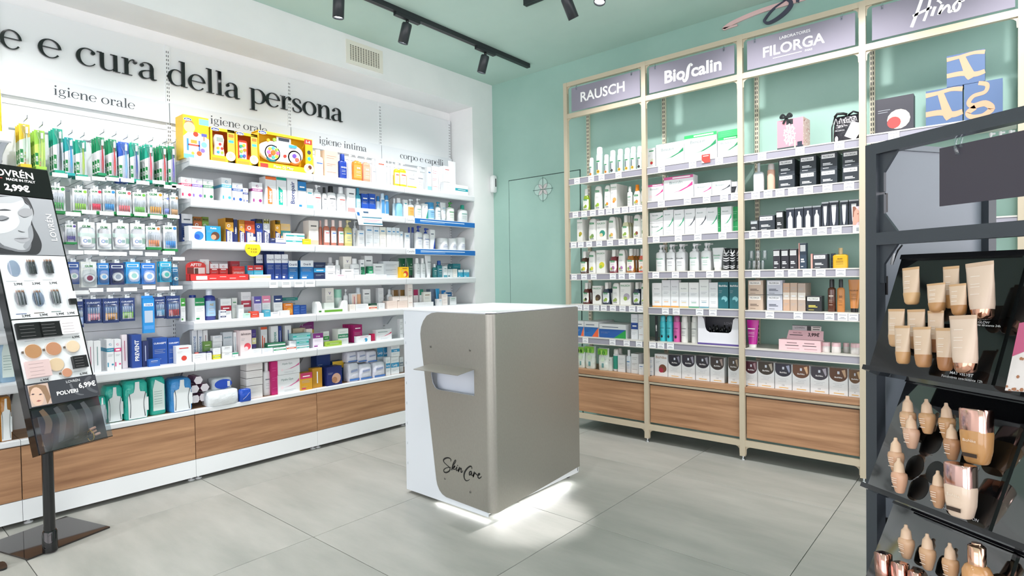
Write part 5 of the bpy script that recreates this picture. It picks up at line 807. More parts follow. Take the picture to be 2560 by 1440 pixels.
# toy boxes (plain generic pictures, no characters)
def logo(m, to3, x, z, w): 
    m.poly([to3(x+w/2*math.cos(.35*i)*1.0, z+w*.2*math.sin(.35*i), .0003) for i in range(18)], WH); m.poly([to3(x+w*.45*math.cos(.35*i), z+w*.16*math.sin(.35*i), .0005) for i in range(18)], '#1f3a86'); m.text('chicco', lambda a, b, t: to3(a, b, .0008), WH, x, z, w*.16, w*.7, bold=.03)
def toybox(px0, px1, pyt, lab, kind, d=.12):
    z = ZL[0]; p, w = span('L', px0, px1, z, .04); h = hgt('L', (px0+px1)/2, pyt, z, .04); w -= .004
    o = thing('toy_box', lab, 'toy box', p+Vector((0, 0, .0005)), ROT['L'], 'yellow toy boxes on the top shelf'); to3 = lambda a, b, t: (a, -.0004-t, b); Y = '#f0c51c'
    m = MB()
    if kind == 0:
        m.box(-w/2, w/2, 0, d, 0, h, Y); f = F2(w, h); m.poly([to3(a, b, .0001) for a, b in ((-w*.5, 0), (w*.5, 0), (w*.5, h*.5), (w*.1, h*.62), (-w*.3, h*.62), (-w*.5, h*.5))], '#eef1ee'); rect(m, f, .62, .82, 1, .96, '#7fd0e0', .0002); circ(m, f, .24, .72, .034, '#e8b89a', w, h, .0003); circ(m, f, .24, .79, .028, '#a87a4a', w, h, .00025); circ(m, f, .48, .58, .016, '#d8452f', w, h, .0004); rect(m, f, 0, 0, .4, .1, '#6fd0dc', .0003)
        rect(m, f, .18, .3, .62, .34, '#d8503f', .0004); rect(m, f, .12, .18, .2, .46, '#4a90d8', .0004); rect(m, f, .58, .2, .64, .44, '#4a6fc8', .0004); rect(m, f, .28, .36, .52, .44, '#f0a03f', .0004); circ(m, f, .8, .36, .018, '#7fc8e0', w, h, .0004); circ(m, f, .74, .22, .014, '#8a6fc0', w, h, .0004); circ(m, f, .6, .14, .016, '#e0602f', w, h, .0004); circ(m, f, .35, .13, .01, '#f0b03f', w, h, .0004); rect(m, f, .7, .55, .92, .62, '#5a5fb0', .0004); rect(m, f, .78, .45, .82, .55, '#e87a3f', .0004)
        logo(m, to3, -w*.32, h*.9, w*.32); m.build('box', PAPER, o)
    else:
        bk = .02                                     # open-fronted box: back, tray floor, frame with window, toy inside
        m.box(-w/2, w/2, d-.003, d, 0, h, '#d8641f' if kind < 3 else Y).box(-w/2, w/2, 0, d, 0, .004, Y).box(-w/2, -w/2+.003, 0, d, 0, h*.95, Y).box(w/2-.003, w/2, 0, d, 0, h*.95, Y).box(-w/2, w/2, .0, d, h-.004, h, Y)
        if kind < 3: m.box(-w/2, w/2, -.001, .002, 0, h*.2, Y).box(w*.2, w/2, -.001, .002, 0, h, '#f0cf4a').box(-w/2, -w*.42, -.001, .002, 0, h, Y).box(-w/2, w/2, -.001, .002, h*.92, h, Y)
        else: m.box(-w/2, w/2, -.001, .002, 0, h*.17, Y).box(w*.36, w/2, -.001, .002, 0, h*.9, Y).box(-w/2, w/2, -.001, .002, h*.93, h, Y)
        t3 = lambda a, b, t: (a, -.0014-t, b)
        logo(m, t3, -w*.3 if kind < 3 else -w*.43, h*.95, w*.36 if kind < 3 else w*.15)
        if kind < 3:
            f = F2(w, h); m.poly([t3(w*.32+w*.2*math.cos(.4*i), h*.22+w*.2*math.sin(.4*i), .0005) for i in range(16)], WH); m.poly([t3(w*.32+w*.09*math.cos(.4*i), h*.24+w*.11*math.sin(.4*i), .0009) for i in range(16)], '#e8b89a'); m.box(w*.24, w*.46, -.0014, -.0012, h*.62, h*.7, '#4aa8d0').box(w*.24, w*.46, -.0014, -.0012, h*.78, h*.88, '#e8742f').box(-w*.45, w*.1, -.0014, -.0012, h*.04, h*.13, '#e8902f')
        else:
            m.text('Piano DJ Mixy', lambda a, b, t: (a, -.0018, b), '#c8c0b0', -w*.06, h*.1, h*.07, w*.4, bold=.02).box(w*.34, w*.49, -.0016, -.0012, h*.84, h*.98, '#d8352f').box(-w*.48, -w*.34, -.0016, -.0012, h*.03, h*.14, '#d8352f'); m.text('1-4', lambda a, b, t: (a, -.002, b), WH, w*.415, h*.91, h*.07, bold=.03)
            m.poly([t3(w*.42+h*.15*math.cos(.4*i), h*.16+h*.14*math.sin(.4*i), .0005) for i in range(16)], WH); m.poly([t3(w*.44+h*.06*math.cos(.4*i), h*.2+h*.06*math.sin(.4*i), .0009) for i in range(16)], '#5a3018'); m.poly([t3(w*.40+h*.05*math.cos(.4*i), h*.14+h*.05*math.sin(.4*i), .0012) for i in range(16)], '#e0a088')
            m.poly([t3(w*.43+h*.06*math.cos(.4*i), h*.62+h*.06*math.sin(.4*i), .0005) for i in range(16)], '#3a3a4a'); m.poly([t3(w*.43+h*.055*math.cos(.4*i), h*.44+h*.055*math.sin(.4*i), .0005) for i in range(16)], '#3a9fd0')
        m.build('box', PAPER, o)
        t = MB(); T0 = lambda x, z, r, c, y=.03, n=18: t.add([(x+r*math.cos(6.2832*i/n), y, z+r*math.sin(6.2832*i/n)) for i in range(n)]+[(x+r*.92*math.cos(6.2832*i/n), y-.008, z+r*.92*math.sin(6.2832*i/n)) for i in range(n)], [tuple(range(n, 2*n))]+[(i, (i+1) % n, n+(i+1) % n, n+i) for i in range(n)], c)
        if kind == 1:   # toy phone
            t.loft([(h*.12, w*.2, .02), (h*.25, w*.23, .025), (h*.5, w*.18, .025), (h*.7, w*.22, .025), (h*.82, w*.17, .02)], '#f1efe9', 16, 3); [T0(-w*.0+dx*w, h*z, .008, c, -.001+.0) for dx, z, c in ()]
            for dx, z, c in ((-.08, .3, '#3f9fb0'), (.08, .3, '#9fc84a'), (-.08, .42, '#f0b03f'), (.08, .42, '#d84a3f'), (0, .54, '#d83f3f')): T0(dx*w, h*z, .0095, c, -.020)
            t.box(-w*.13, w*.13, -.027, -.02, h*.62, h*.74, '#9aa6a0')
            for v in range(len(t.v)): x, y, zz = t.v[v]; t.v[v] = (x-w*.1, y+.03, zz)
        elif kind == 2:  # toy tablet
            t.loft([(.0, w*.24, h*.36), (.018, w*.24, h*.36), (.022, w*.22, h*.34)], '#d8432f', 20, 5); t.v = [(x-w*.1, .05-z, y+h*.46) for x, y, z in t.v]; t.box(-w*.26, w*.06, .0265, .0275, h*.2, h*.72, '#e6ecf0')
            for dx, z, c in ((-.2, .3, '#3f9fb0'), (-.05, .32, '#5a5fc0'), (-.18, .45, '#9fc84a'), (-.02, .5, '#f08a2f'), (-.2, .6, '#3fa07a'), (-.06, .64, '#f0c03f')): T0(dx*w, h*z, .011, c, .027)
        else:            # toy turntable console
            t.loft([(.0, w*.40, h*.28), (.03, w*.40, h*.28), (.036, w*.38, h*.26)], '#f2f2ee', 28, 2.6); t.v = [(x-w*.06, .05-z, y+h*.52) for x, y, z in t.v]; t.box(-w*.16, w*.10, .012, .02, h*.6, h*.92, '#e9ebee').box(-w*.13, w*.07, .0105, .012, h*.82, h*.9, '#3a3f48')
            T0(-w*.24, h*.46, h*.24, '#2fa0bc', .022); T0(-w*.24, h*.46, h*.19, '#f0eef2', .014); T0(w*.17, h*.42, h*.22, '#e87f2a', .022); T0(w*.17, h*.42, h*.165, '#f3efe9', .014)
            for i in range(8): a = i*.785; T0(-w*.24+h*.13*math.cos(a), h*.46+h*.13*math.sin(a), h*.045, ('#e85f9a', '#8fc84a', '#5ab0e8', '#f0b03f', '#b06ad0', '#e8503f', '#4ac0a0', '#f0d03f')[i], .0065)
            T0(-w*.24, h*.46, h*.07, '#e8702f', .006); T0(w*.15, h*.46, h*.06, '#6a4ab0', .0065); T0(w*.2, h*.36, h*.06, '#e0604f', .0065); T0(-w*.02, h*.42, h*.045, '#d83a2f', .012); T0(-w*.32, h*.78, h*.045, '#f0a82f', .01); T0(-w*.21, h*.82, h*.045, '#8fc03f', .01); t.box(w*.06, w*.2, .004, .014, h*.68, h*.75, '#4a9fd0')
        t.build('toy', PLAST, o)
toybox(458.8, 524.5, 291, 'large yellow toy box with a picture of a baby and toy bench', 0)
toybox(526.5, 588.5, 322, 'open yellow toy box holding a white toy phone', 1, .1); toybox(590, 645.5, 333, 'open yellow toy box holding a red toy tablet', 2, .1); toybox(647, 783, 337, 'wide yellow toy box holding a toy turntable console', 3, .1)
# red cardboard counter tray
z = ZL[3]; p, w = span('L', 420+352/6.4, 420+1292/6.4, z, .012); f3 = lambda a, b, t: (a, -t, b)
o = thing('cardboard_tray', 'long red cardboard counter tray with an arched header', 'display box', p+Vector((0, 0, .0005)), ROT['L']); m = MB().box(-w/2, w/2, 0, .003, 0, .04, RD).box(-w/2, w/2, 0, .06, 0, .002, '#b8201f').box(-w/2, -w/2+.003, 0, .06, 0, .04, RD).box(w/2-.003, w/2, 0, .06, 0, .04, RD)
m.box(-w*.4, -w*.22, -.0006, 0, .006, .03, '#f2eaea'); [m.box(-w*.18+i*w*.17, -w*.07+i*w*.17, -.0006, 0, .012+.01*(i % 2), .016+.01*(i % 2), '#f0c8c4') for i in range(4)]; m.build('tray', PAPER, o)
for a, b, top in ((-.5, -.17, .125), (-.14, .08, .135)):
    m = MB(); n_ = 10; pts = [(a*w, .0), (b*w, .0), (b*w, top-.03)]+[(((a+b)/2+(b-a)/2*math.cos(math.pi*i/n_))*w, top-.03+.03*math.sin(math.pi*i/n_)) for i in range(n_+1)]+[(a*w, top-.03)]
    y_ = .062 if a < -.3 else .19; m.prism(pts, lambda p_, q_, t: (p_, t, q_), y_, y_+.002, '#d63632')
    m.text('AFTE?', lambda p_, q_, t: (p_, y_-.0005, q_), WH, (a+b)/2*w, top-.022, .018, (b-a)*w*.8, bold=.02)
    if a < -.3: m.box((a+.02)*w, (a+.13)*w, y_-.0006, y_, .045, .085, '#7a2a26').box((a+.13)*w, (b-.02)*w, y_-.0006, y_, .045, .085, '#f0e6e4').box((a+.14)*w, (a+.2)*w, y_-.001, y_, .045, .08, '#5a3a30')
    m.build('header', PAPER, o)
# yellow round promotion disc hanging on the third rail, leaflet on the second
z = ZL[2]; c = on(420+1357/6.4, 520+650/6.4, 0, .332); o = thing('promo_disc', 'round yellow handwritten price disc clipped to the shelf rail', 'sign', (.332, c.y, c.z)); r = .053
m = MB().prism([(r*math.cos(.2244*i), r*math.sin(.2244*i)) for i in range(28)], lambda a, b, t: (t, a, b), 0, .0015, '#f5d417'); m.poly([(.0019, r*.8*math.cos(a), r*.55+r*.35*math.sin(a)) for a in [.3927*i for i in range(9)]][::1], '#f2f3f0') ; m.build('disc', PAPER, o)
m = MB(); m.box(.002, .0024, -.02, .02, .055, .08, W); tt = lambda a, b, t: (.0026, a, b)
m.ribbon([(-.036, .0), (-.02, .003)], [.003]*2, tt, 0, 0, '#3a3420').text('€ 4,90', tt, '#3a3420', .006, -.003, .011, .05); m.build('writing', PAPER, o); m = MB(); m.text('€ 5,50', tt, '#3a3420', .006, -.022, .011, .05); m.build('writing', PAPER, o)
pts = [(886, 519), (950, 524), (957, 565), (897, 562)]; q = [on(x, y, 0, .335) for x, y in pts]
o = thing('leaflet', 'white and teal leaflet hanging over the second shelf rail', 'leaflet', q[0]); m = MB().add([v-q[0]+Vector((s_, 0, 0)) for s_ in (0, .0012) for v in q], [(4, 5, 6, 7), (3, 2, 1, 0), (0, 1, 5, 4), (1, 2, 6, 5), (2, 3, 7, 6), (3, 0, 4, 7)], '#eef3f6')
def bil(u, v): a = q[0].lerp(q[1], u); b = q[3].lerp(q[2], u); return a.lerp(b, v)-q[0]+Vector((.0016, 0, 0))
for u0, u1, v0, v1, c_ in ((.2, 1, .5, .56, '#2f7f9a'), (.2, 1, .86, .93, '#2f7f9a'), (.3, .5, .18, .28, '#3f5f80'), (.04, .14, .25, .45, '#2f6fb0'), (.25, .9, .66, .7, '#d8a8b8'), (.25, .8, .75, .78, '#d8a8b8')): m.poly([bil(u0, v0), bil(u0, v1), bil(u1, v1), bil(u1, v0)], c_)
m.build('sheet', PAPER, o)
o = thing('red_coupon', 'small red coupon stuck on the top rail of the frame', 'coupon', on(1380+1630/4.236, 140+1130/4.236, 1, -.352)); MB().box(-.03, .03, -.001, 0, 0, .058, '#e0453c').poly([(-.03, -.0013, 0), (-.01, -.0013, 0), (-.03, -.0013, .02)], '#f0d8d4').poly([(-.02, -.0013, .044), (.02, -.0013, .044), (.02, -.0013, .05), (-.02, -.0013, .05)], '#f4c8c4').build('card', PAPER, o)
# shelf talker with a face in profile on the right bay
a = on(1820+1870/6, 480+220/6, 1, -.353); b = on(1820+2050/6, 480+615/6, 1, -.353); o = thing('shelf_talker', 'pale pink shelf talker card with a face in profile', 'sign', (a.x, -.353, b.z)); w, h = b.x-a.x, a.z-b.z; m = MB().box(0, w, 0, .001, 0, h, '#d8c4ca').box(0, w, -.0004, 0, 0, h*.3, '#eef0f0'); tt = lambda p_, q_, t: (p_*w, -.0006-t, q_*h)
m.poly([tt(*k_, .0002) for k_ in ((.02, .32), (.02, .98), (.3, .95), (.5, .85), (.62, .72), (.72, .62), (.66, .58), (.66, .52), (.6, .44), (.42, .42), (.3, .36), (.28, .32))], '#d9a08c'); m.poly([tt(*k_, .0005) for k_ in ((0, .6), (0, 1), (.22, 1), (.3, .92), (.12, .8), (.08, .62))], '#8a5a48'); m.poly([tt(*k_, .0006) for k_ in ((.36, .72), (.5, .75), (.46, .7))], '#6a4038'); m.poly([tt(*k_, .0006) for k_ in ((.55, .53), (.66, .54), (.6, .5))], '#c05a60'); m.box(w*.3, w*.5, -.001, -.0006, h*.08, h*.22, '#9aa0a4'); m.build('card', PAPER, o)
# white dispensing tray with green label
z = ZL[4]; p, w = span('L', 780+76/6.095, 780+545/6.095, z, .004); o = thing('counter_display', 'white plastic display tray with green front label', 'display', p+Vector((0, 0, .0005)), ROT['L']); m = MB().box(-w/2, w/2, 0, .07, 0, .03, '#eef3f0')
for sx in (-1, 1): m.prism([(sx*w*.5, .03), (sx*w*.5, .075), (sx*w*.47, .088), (sx*w*.41, .088), (sx*w*.36, .07), (sx*w*.33, .03)], lambda a_, b_, t: (a_, t, b_), .0, .065, '#eef3f0')
m.build('tray', PLAST, o); MB().box(-w*.26, w*.32, -.0008, 0, .005, .022, '#6aa83a').box(-w*.44, -w*.36, -.0008, 0, .008, .02, '#3f7a3a').build('label', PAPER, o)
m = MB().box(-w*.22, w*.1, .02, .06, .031, .075, '#cfd8d2'); m.build('insert', PLAST, o)
# mascara display box, centre bay
z = ZR[1][5]; p, w = span('R', 1400+1652/4.8, 1400+2146/4.8, z, .02); h = hgt('R', 1400+1900/4.8, 660+632/4.8, z, .02); o = thing('display_box', 'white cardboard display box with deep cutout full of black mascaras', 'display box', p+Vector((0, 0, .0005))); m = MB()
fr_ = [(-.5, 0), (.5, 0), (.5, .96), (.42, .97), (.37, .9), (.34, .6), (.32, .5), (.26, .44), (-.2, .44), (-.27, .5), (-.3, .6), (-.34, .9), (-.38, .98), (-.5, 1)]
# front panel as a strip around the cutout
inn = fr_[2:]; 
for i in range(len(inn)-1): m.add([(inn[i][0]*w, y, inn[i][1]*h) for y in (0, .002)]+[(inn[i+1][0]*w, y, inn[i+1][1]*h) for y in (0, .002)]+[(inn[i][0]*w, y, 0) for y in (0, .002)]+[(inn[i+1][0]*w, y, 0) for y in (0, .002)], [(0, 2, 6, 4), (0, 1, 3, 2), (1, 5, 7, 3)], '#e9eaf0')
m.box(-w/2, -w/2+.002, 0, .14, 0, h, '#dcdde4').box(w/2-.002, w/2, 0, .14, 0, h, '#dcdde4').box(-w/2, w/2, .138, .14, 0, h*1.0, '#4a4c54').box(-w/2, w/2, 0, .14, 0, .002, '#dcdde4').box(-w/2, w/2, -.0006, 0, .0, .012, '#5a4a90')
m.text('LOVREN', lambda a_, b_, t: (a_, .137, b_), '#9a9ca4', .04, h*.72, .02, w*.3); m.build('box', PAPER, o)
for i in range(11):
    x_ = -w*.27+i*w*.054; t = thing('mascara', '', 'mascara', p+Vector((x_, .045+.02*(i % 2), .003)), 0); mm = MB(); lean = random.uniform(-.012, .012); zt = h*(.62+.06*math.sin(i*2.1))
    mm.tube([(0, 0, 0), (lean*.4, 0, zt*.6)], .0085, '#1a1c20', 8); mm.build('tube', GLOSS, t); mm = MB(); mm.tube([(lean*.4, 0, zt*.6), (lean, 0, zt)], [.008, .006], '#101114', 8); mm.build('cap', GLOSS, t); reg(t, 'black mascara standing in the white display box', RP(1, 5), (x_, 0), 'mascara', 'mascaras in the display box')
# pink display with header, right bay
z = ZR[2][5]; p, w = span('R', 1820+572/4.5, 1820+1040/4.5, z, .03); h = .07; o = thing('counter_display', 'pale pink counter display with price header 3,99€', 'display box', p+Vector((0, 0, .0005))); PKL = '#ecc9cd'
m = MB().box(-w/2, w/2, 0, .10, 0, h, PKL); tt = lambda a_, b_, t: (a_, -.0006, b_)
for sx in (-.3, .12): m.box(sx*w-.01, sx*w+.07, -.0005, 0, .032, .036, '#2a2a2e').box(sx*w, sx*w+.06, -.0005, 0, .048, .053, '#8a6a70').box(sx*w, sx*w+.075, -.0005, 0, .012, .016, '#b89098')
m.build('box', PAPER, o); m = MB(); m.add([(-w*.36, .05, h), (w*.52, .05, h), (w*.5, .085, h+.055), (-w*.34, .085, h+.055), (-w*.36, .053, h), (w*.52, .053, h), (w*.5, .088, h+.055), (-w*.34, .088, h+.055)], [(0, 1, 2, 3), (7, 6, 5, 4), (0, 4, 5, 1), (1, 5, 6, 2), (2, 6, 7, 3), (3, 7, 4, 0)], '#e6bcc4')
pr = lambda a_, b_, t: (a_, .05+(b_-h)*.035/.055-.0012, b_)
m.text('3,99€', pr, '#3a2a30', w*.28, h+.032, .02, w*.34, bold=.03).text('MASCARA', pr, '#7a4a56', -w*.12, h+.04, .008, w*.3); m.poly([pr(-w*.3, h+.024, 0), pr(w*.02, h+.024, 0), pr(w*.02, h+.028, 0), pr(-w*.3, h+.028, 0)], '#2a2a2e'); m.build('price_header', PAPER, o)
m = MB().box(-w*.26, w*.44, .092, .094, h, h+.088, '#b9b4b8').box(-w*.26, w*.44, .0915, .094, h+.085, h+.088, BK); m.text('LOVRÉN', lambda a_, b_, t: (a_, .0912, b_), '#3a3a40', -w*.08, h+.072, .011, w*.26); m.box(w*.1, w*.44, .0914, .092, h+.055, h+.084, '#d0c8c4').box(w*.1, w*.2, .0912, .0916, h+.055, h+.084, '#1c1c20').box(w*.24, w*.4, .0911, .0914, h+.062, h+.067, '#3a3436').box(w*.24, w*.42, .0911, .0914, h+.076, h+.08, '#3a3436'); m.build('picture_header', PAPER, o)
# gift bag boxes on the right bay's top shelf
z = ZR[2][0]; p, w = span('R', 1820+735/6, 1820+1132/6, z, .03); h = hgt('R', 1820+930/6, 260+225/6, z, .03); o = thing('gift_box', 'pink gift box with white snowflake and black bow', 'gift box', p+Vector((0, 0, .0005)), math.radians(-4)); m = MB().box(-w/2, w/2, 0, .13, 0, h, '#c78e9b'); f = F2(w, h); rect(m, f, 0, 0, 1, .1, '#3a4a4a', .0001)
m.box(w/2, w/2+.0005, 0, .13, 0, h, '#d8b8b0')
for i in range(60): y_, z_ = random.uniform(.006, .124), random.uniform(.01, h-.01); r = random.uniform(.003, .006); m.poly([(w/2+.0009, y_+r*math.cos(1.257*k), z_+r*math.sin(1.257*k)) for k in range(5)], '#f3e9e2' if i % 3 else '#a84a4a')
for i in range(12):
    a = i*.5236; m.ribbon([(.48+.03*math.cos(a), .5+.04*math.sin(a)), (.48+.24*math.cos(a), .5+.36*math.sin(a))], [.02, .05], lambda a_, b_, t: f(a_, b_, t), .0003, .0005, '#f6ecee', 2); m.poly([f(.48+(.15+.05*(i % 2))*math.cos(a+.26)+.03*math.cos(1.05*k), .5+(.22+.08*(i % 2))*math.sin(a+.26)+.045*math.sin(1.05*k), .0006) for k in range(6)], '#f2e2e6')
rect(m, f, .66, 0, .72, .28, '#e8c0a8', .0004); rect(m, f, .78, 0, .96, .22, '#2a3040', .0004); rect(m, f, .36, .82, .62, .98, '#23282c', .0004); m.build('box', PAPER, o)
bw = MB()
for sx in (-1, 1): bw.ribbon([(0, h+.012), (sx*.02, h+.03), (sx*.032, h+.014), (0, h+.01)], [.008, .016, .016, .008], lambda a_, b_, t: (a_-.02, -.006-t, b_), 0, .008, '#1c2022'); bw.ribbon([(0, h+.012), (sx*.02, h-.025)], [.009, .014], lambda a_, b_, t: (a_-.02, -.004-t, b_), 0, .003, '#1c2022')
bw.build('bow', PLAST, o)
p, w = span('R', 1820+1562/6, 1820+1990/6, z, .04); h = hgt('R', 1820+1760/6, 260+165/6, z, .04); o = thing('cosmetic_bag', 'black and white patterned cosmetic bag with ribbons behind the post', 'bag', p+Vector((0, 0, .0005))); m = MB(); m.loft([(0, w*.46, .045, 0, .05), (.01, w*.5, .05, 0, .05), (h*.5, w*.49, .048, 0, .05), (h*.92, w*.46, .04, 0, .05), (h, w*.44, .03, 0, .05)], '#26262c', 20, 4); m.build('bag_body', FOIL, o)
m = MB(); tt = lambda a_, b_, t: (a_*w, -.001-t, b_*h)
for i in range(5): m.ribbon([(-.42+.17*i, .7), (-.36+.17*i, .9), (-.3+.17*i, .7)], [.018*w/w, .02, .018], tt, 0, .0004, '#c9c6cc')
m.poly([tt(*k, .002) for k in ((-.06, .22), (.3, .02), (.5, .3), (.48, .62), (.2, .72))], '#dcdadf'); m.text('FILORGA', lambda a_, b_, t: (a_, -.002, b_), '#c8c8cc', -w*.22, h*.45, .014, w*.34)
for i in range(3): m.poly([tt(-.34+.02*math.cos(.6*k)*3+.0, .14+.12*math.sin(.6*k), .0006+.0003*i) for k in range(10)], ('#c9c6cc', '#26262c', '#c9c6cc')[i])
m.build('pattern', PAPER, o); m = MB().tube([(-w*.4, 0, h*.98), (-w*.3, -.01, h*1.07), (-w*.1, 0, h*1.06), (w*.02, .01, h*1.02)], .008, '#15171a', 8).tube([(-w*.4, 0, h*.98), (-w*.5, -.004, h*.6), (-w*.5, -.004, .01)], .004, '#15171a', 6).tube([(w*.05, .02, h), (w*.25, .0, h*1.08), (w*.45, .02, h)], .006, '#15171a', 6); m.build('ribbon', PLAST, o)
# clear glass jars, right bay
z = ZR[2][3]
for row, zz, xs in ((0, z, (265, 330, 410, 470, 530)), (1, None, (290, 390, 490))):
    for i, x_ in enumerate(xs):
        if i == len(xs)-1 and row == 0: continue
        x1_ = xs[i+1] if row == 0 else x_+80
        p, w = span('R', 1820+x_/6, 1820+x1_/6, z, .035); zb = z if row == 0 else z+.066; t = thing('glass_jar', '', 'jar', (p.x, p.y+.03, zb+.0006)); r = w/2-.001; hh = .06
        mm = MB(); mm.loft([(0, r*.95, r*.95), (.003, r, r), (hh*.8, r, r), (hh, r*.92, r*.92)], '#ffffff', 14, 4, cap=False); mm.poly([(r*.95*math.cos(a), r*.95*math.sin(a), .001) for a in [.4488*k for k in range(14)]], WH); mm.build('glass', SMOKE, t); MB().loft([(hh*.86, r*.93, r*.93), (hh+.003, r*.93, r*.93)], '#e3e7ea', 14, 4).build('rim', SMOKE, t)
        reg(t, 'clear glass jar in the %s row' % ('lower' if row == 0 else 'upper'), RP(2, 3), (x_, 0), 'jar', 'clear jars')
# striped pouches, centre bay; green pouches, left bay
def pouch(wall, Z, x0, x1, top, z, base, lab_desc, place, deco, s, cat='pouch'):
    p, w = span(wall, Z[0]+x0/Z[2], Z[0]+x1/Z[2], z, s); h = hgt(wall, Z[0]+(x0+x1)/2/Z[2], Z[1]+top/Z[2], z, s); o = thing('pouch', '', cat, p+Vector((0, 0, .0004)), ROT[wall]); m = MB(); m.loft([(0, w*.44, .02, 0, .022), (.006, w*.48, .022, 0, .022), (h*.4, w*.5, .024, 0, .022), (h*.8, w*.48, .012, 0, .022), (h, w*.5, .002, 0, .022)], base, 20, 3); m.build('bag', FOIL, o); m = MB(); deco(m, w, h, lambda a, b, t: (a, -.003-t, b)); m.build('print', PAPER, o); reg(o, lab_desc, place, (x0, 0), cat, 'goods on the green wall shelves')
def stripes(m, w, h, t3):
    for k, v in enumerate((.12, .2, .45, .55, .68, .8)): m.ribbon([(-w*.46, v*h), (0, (v-.03)*h), (w*.46, (v+.02)*h)], [h*.03, h*.05, h*.02], t3, 0, .0004, '#d5d7da')
    m.ribbon([(-w*.3, h*.95), (-w*.05, h*.7), (w*.4, h*.9)], [.004, .006, .004], t3, .0006, .001, '#e8eaec')
for a, b, s in ((1958, 2040, .05), (2042, 2105, .03), (2100, 2150, .07)): pouch('R', R2, a, b, 962, ZR[1][3], '#23262a', 'black pouch with white stripes', RP(1, 3), stripes, s)
def fresh(m, w, h, t3):
    m.poly([t3(x*w, v*h, .0) for x, v in ((-.48, .72), (.48, .72), (.47, .98), (-.47, .98))], '#7fc43f'); [m.poly([t3(-w*.3+w*.2*i+.012*math.cos(.7*k), h*.8+.02*math.sin(.7*k), .0005) for k in range(9)], ('#4f9a2f', '#a8dc6a', '#5fae38', '#8fd04f')[i]) for i in range(4)]
    m.poly([t3(.02*math.cos(.5*k), h*.5+.02*math.sin(.5*k), .0003) for k in range(13)], '#d4e8d0'); m.poly([t3(x*w, v*h, .0003) for x, v in ((-.1, .12), (.1, .12), (.1, .32), (-.1, .32))], '#6fa0a0')
for a, b, t_, s in ((205, 292, 992, .04), (296, 416, 986, .04), (455, 576, 1012, .03)): pouch('R', R3, a, b, t_, ZRD, '#dfe9e2', 'white wipes pouch with leafy green top', RP(0, 6), fresh, s)

# ---- bottom deck of the white wall: nappy packs, rolls, wipes, pads
def pack(Z, x0, x1, top, base, desc, place, deco, s=.04, d=.12, z=ZD, bot=None, name='nappy_pack', cat='pack', e=4.5, tilt=0):
    p, w = span('L', Z[0]+x0/Z[2], Z[0]+x1/Z[2], z, s); zb = z if bot is None else z+hgt('L', Z[0]+(x0+x1)/2/Z[2], Z[1]+bot/Z[2], z, s); h = z+hgt('L', Z[0]+(x0+x1)/2/Z[2], Z[1]+top/Z[2], z, s)-zb
    o = thing(name, '', cat, (p.x, p.y, zb+.0004), ROT['L']+tilt); m = MB(); m.loft([(0, w*.47, d*.46, 0, d/2), (h*.04, w*.5, d*.5, 0, d/2), (h*.5, w*.5, d*.51, 0, d/2), (h*.9, w*.485, d*.48, 0, d/2), (h*.97, w*.42, d*.42, 0, d/2), (h, w*.36, d*.36, 0, d/2)], base, 24, e); m.build('wrapper', FOIL, o)
    m = MB(); deco(m, w, h, lambda a, b, t: (a*w, -.004-t, b*h)); m.build('print', PAPER, o); reg(o, desc, place, (x0, -zb), cat, 'goods on the white wall shelves'); return o
def nappy(m, w, h, t3):
    m.poly([t3(*k, 0) for k in ((-.36, .02), (.36, .02), (.37, .64), (.3, .70), (.12, .72), (.09, .8), (.09, .97), (-.08, .97), (-.1, .8), (-.14, .70), (-.3, .66), (-.37, .6))], '#e3e9ea'); m.ribbon([(-.3, .06), (-.27, .4), (-.32, .68)], [.03, .02, .03], t3, .0005, .001, '#2a3a44'); m.ribbon([(.3, .06), (.25, .4), (.33, .68)], [.03, .02, .03], t3, .0005, .001, '#2a3a44'); m.poly([t3(*k, .0003) for k in ((.36, .2), (.44, .2), (.44, .55), (.36, .55))], '#e3e9ea')
def plainp(m, w, h, t3): m.poly([t3(*k, 0) for k in ((-.35, .12), (.35, .12), (.35, .8), (-.2, .95), (-.35, .7))], '#dcebe6'); [m.poly([t3(-.28, v, .0003), t3(.2, v, .0003), t3(.2, v+.012, .0003), t3(-.28, v+.012, .0003)], '#8aa8a2') for v in (.3, .36, .42, .5, .56, .62)]
place = LP(1, 6); AQ = '#2fb5a4'
pack(Z7, 366, 488, 735, AQ, 'small teal nappy pack half hidden by the stand', place, nappy, .02, .09); pack(Z7, 470, 728, 585, AQ, 'teal nappy pack with white panel', place, nappy, .05); pack(Z7, 735, 1082, 510, AQ, 'large teal nappy pack with white panel', place, nappy, .03, .15); pack(Z7, 1092, 1318, 462, AQ, 'tall teal pack with white information panel', place, plainp, .05); pack(Z7, 1368, 1688, 482, '#3f8fd0', 'blue nappy pack with white panel', place, nappy, .03, .15)
pack(Za, -260, -30, 2560, '#c08a3f', 'ochre pack at the picture edge', place, plainp, .03); pack((0, 960, 3), 0, 100, 100, '#b9803a', 'ochre and silver pack left of the stand', 'bottom shelf, left-edge bay', nappy, .04, .12)
for a, b, t_, c_, d_ in (((0), 42, 230, '#8fb0c8', 'pale blue soft pack'),): pack((0, 620, 1), a, b, t_, c_, d_+' left of the stand', 'sixth shelf, left-edge bay', plainp, .04, .1, ZL[5])
place = LP(2, 6)
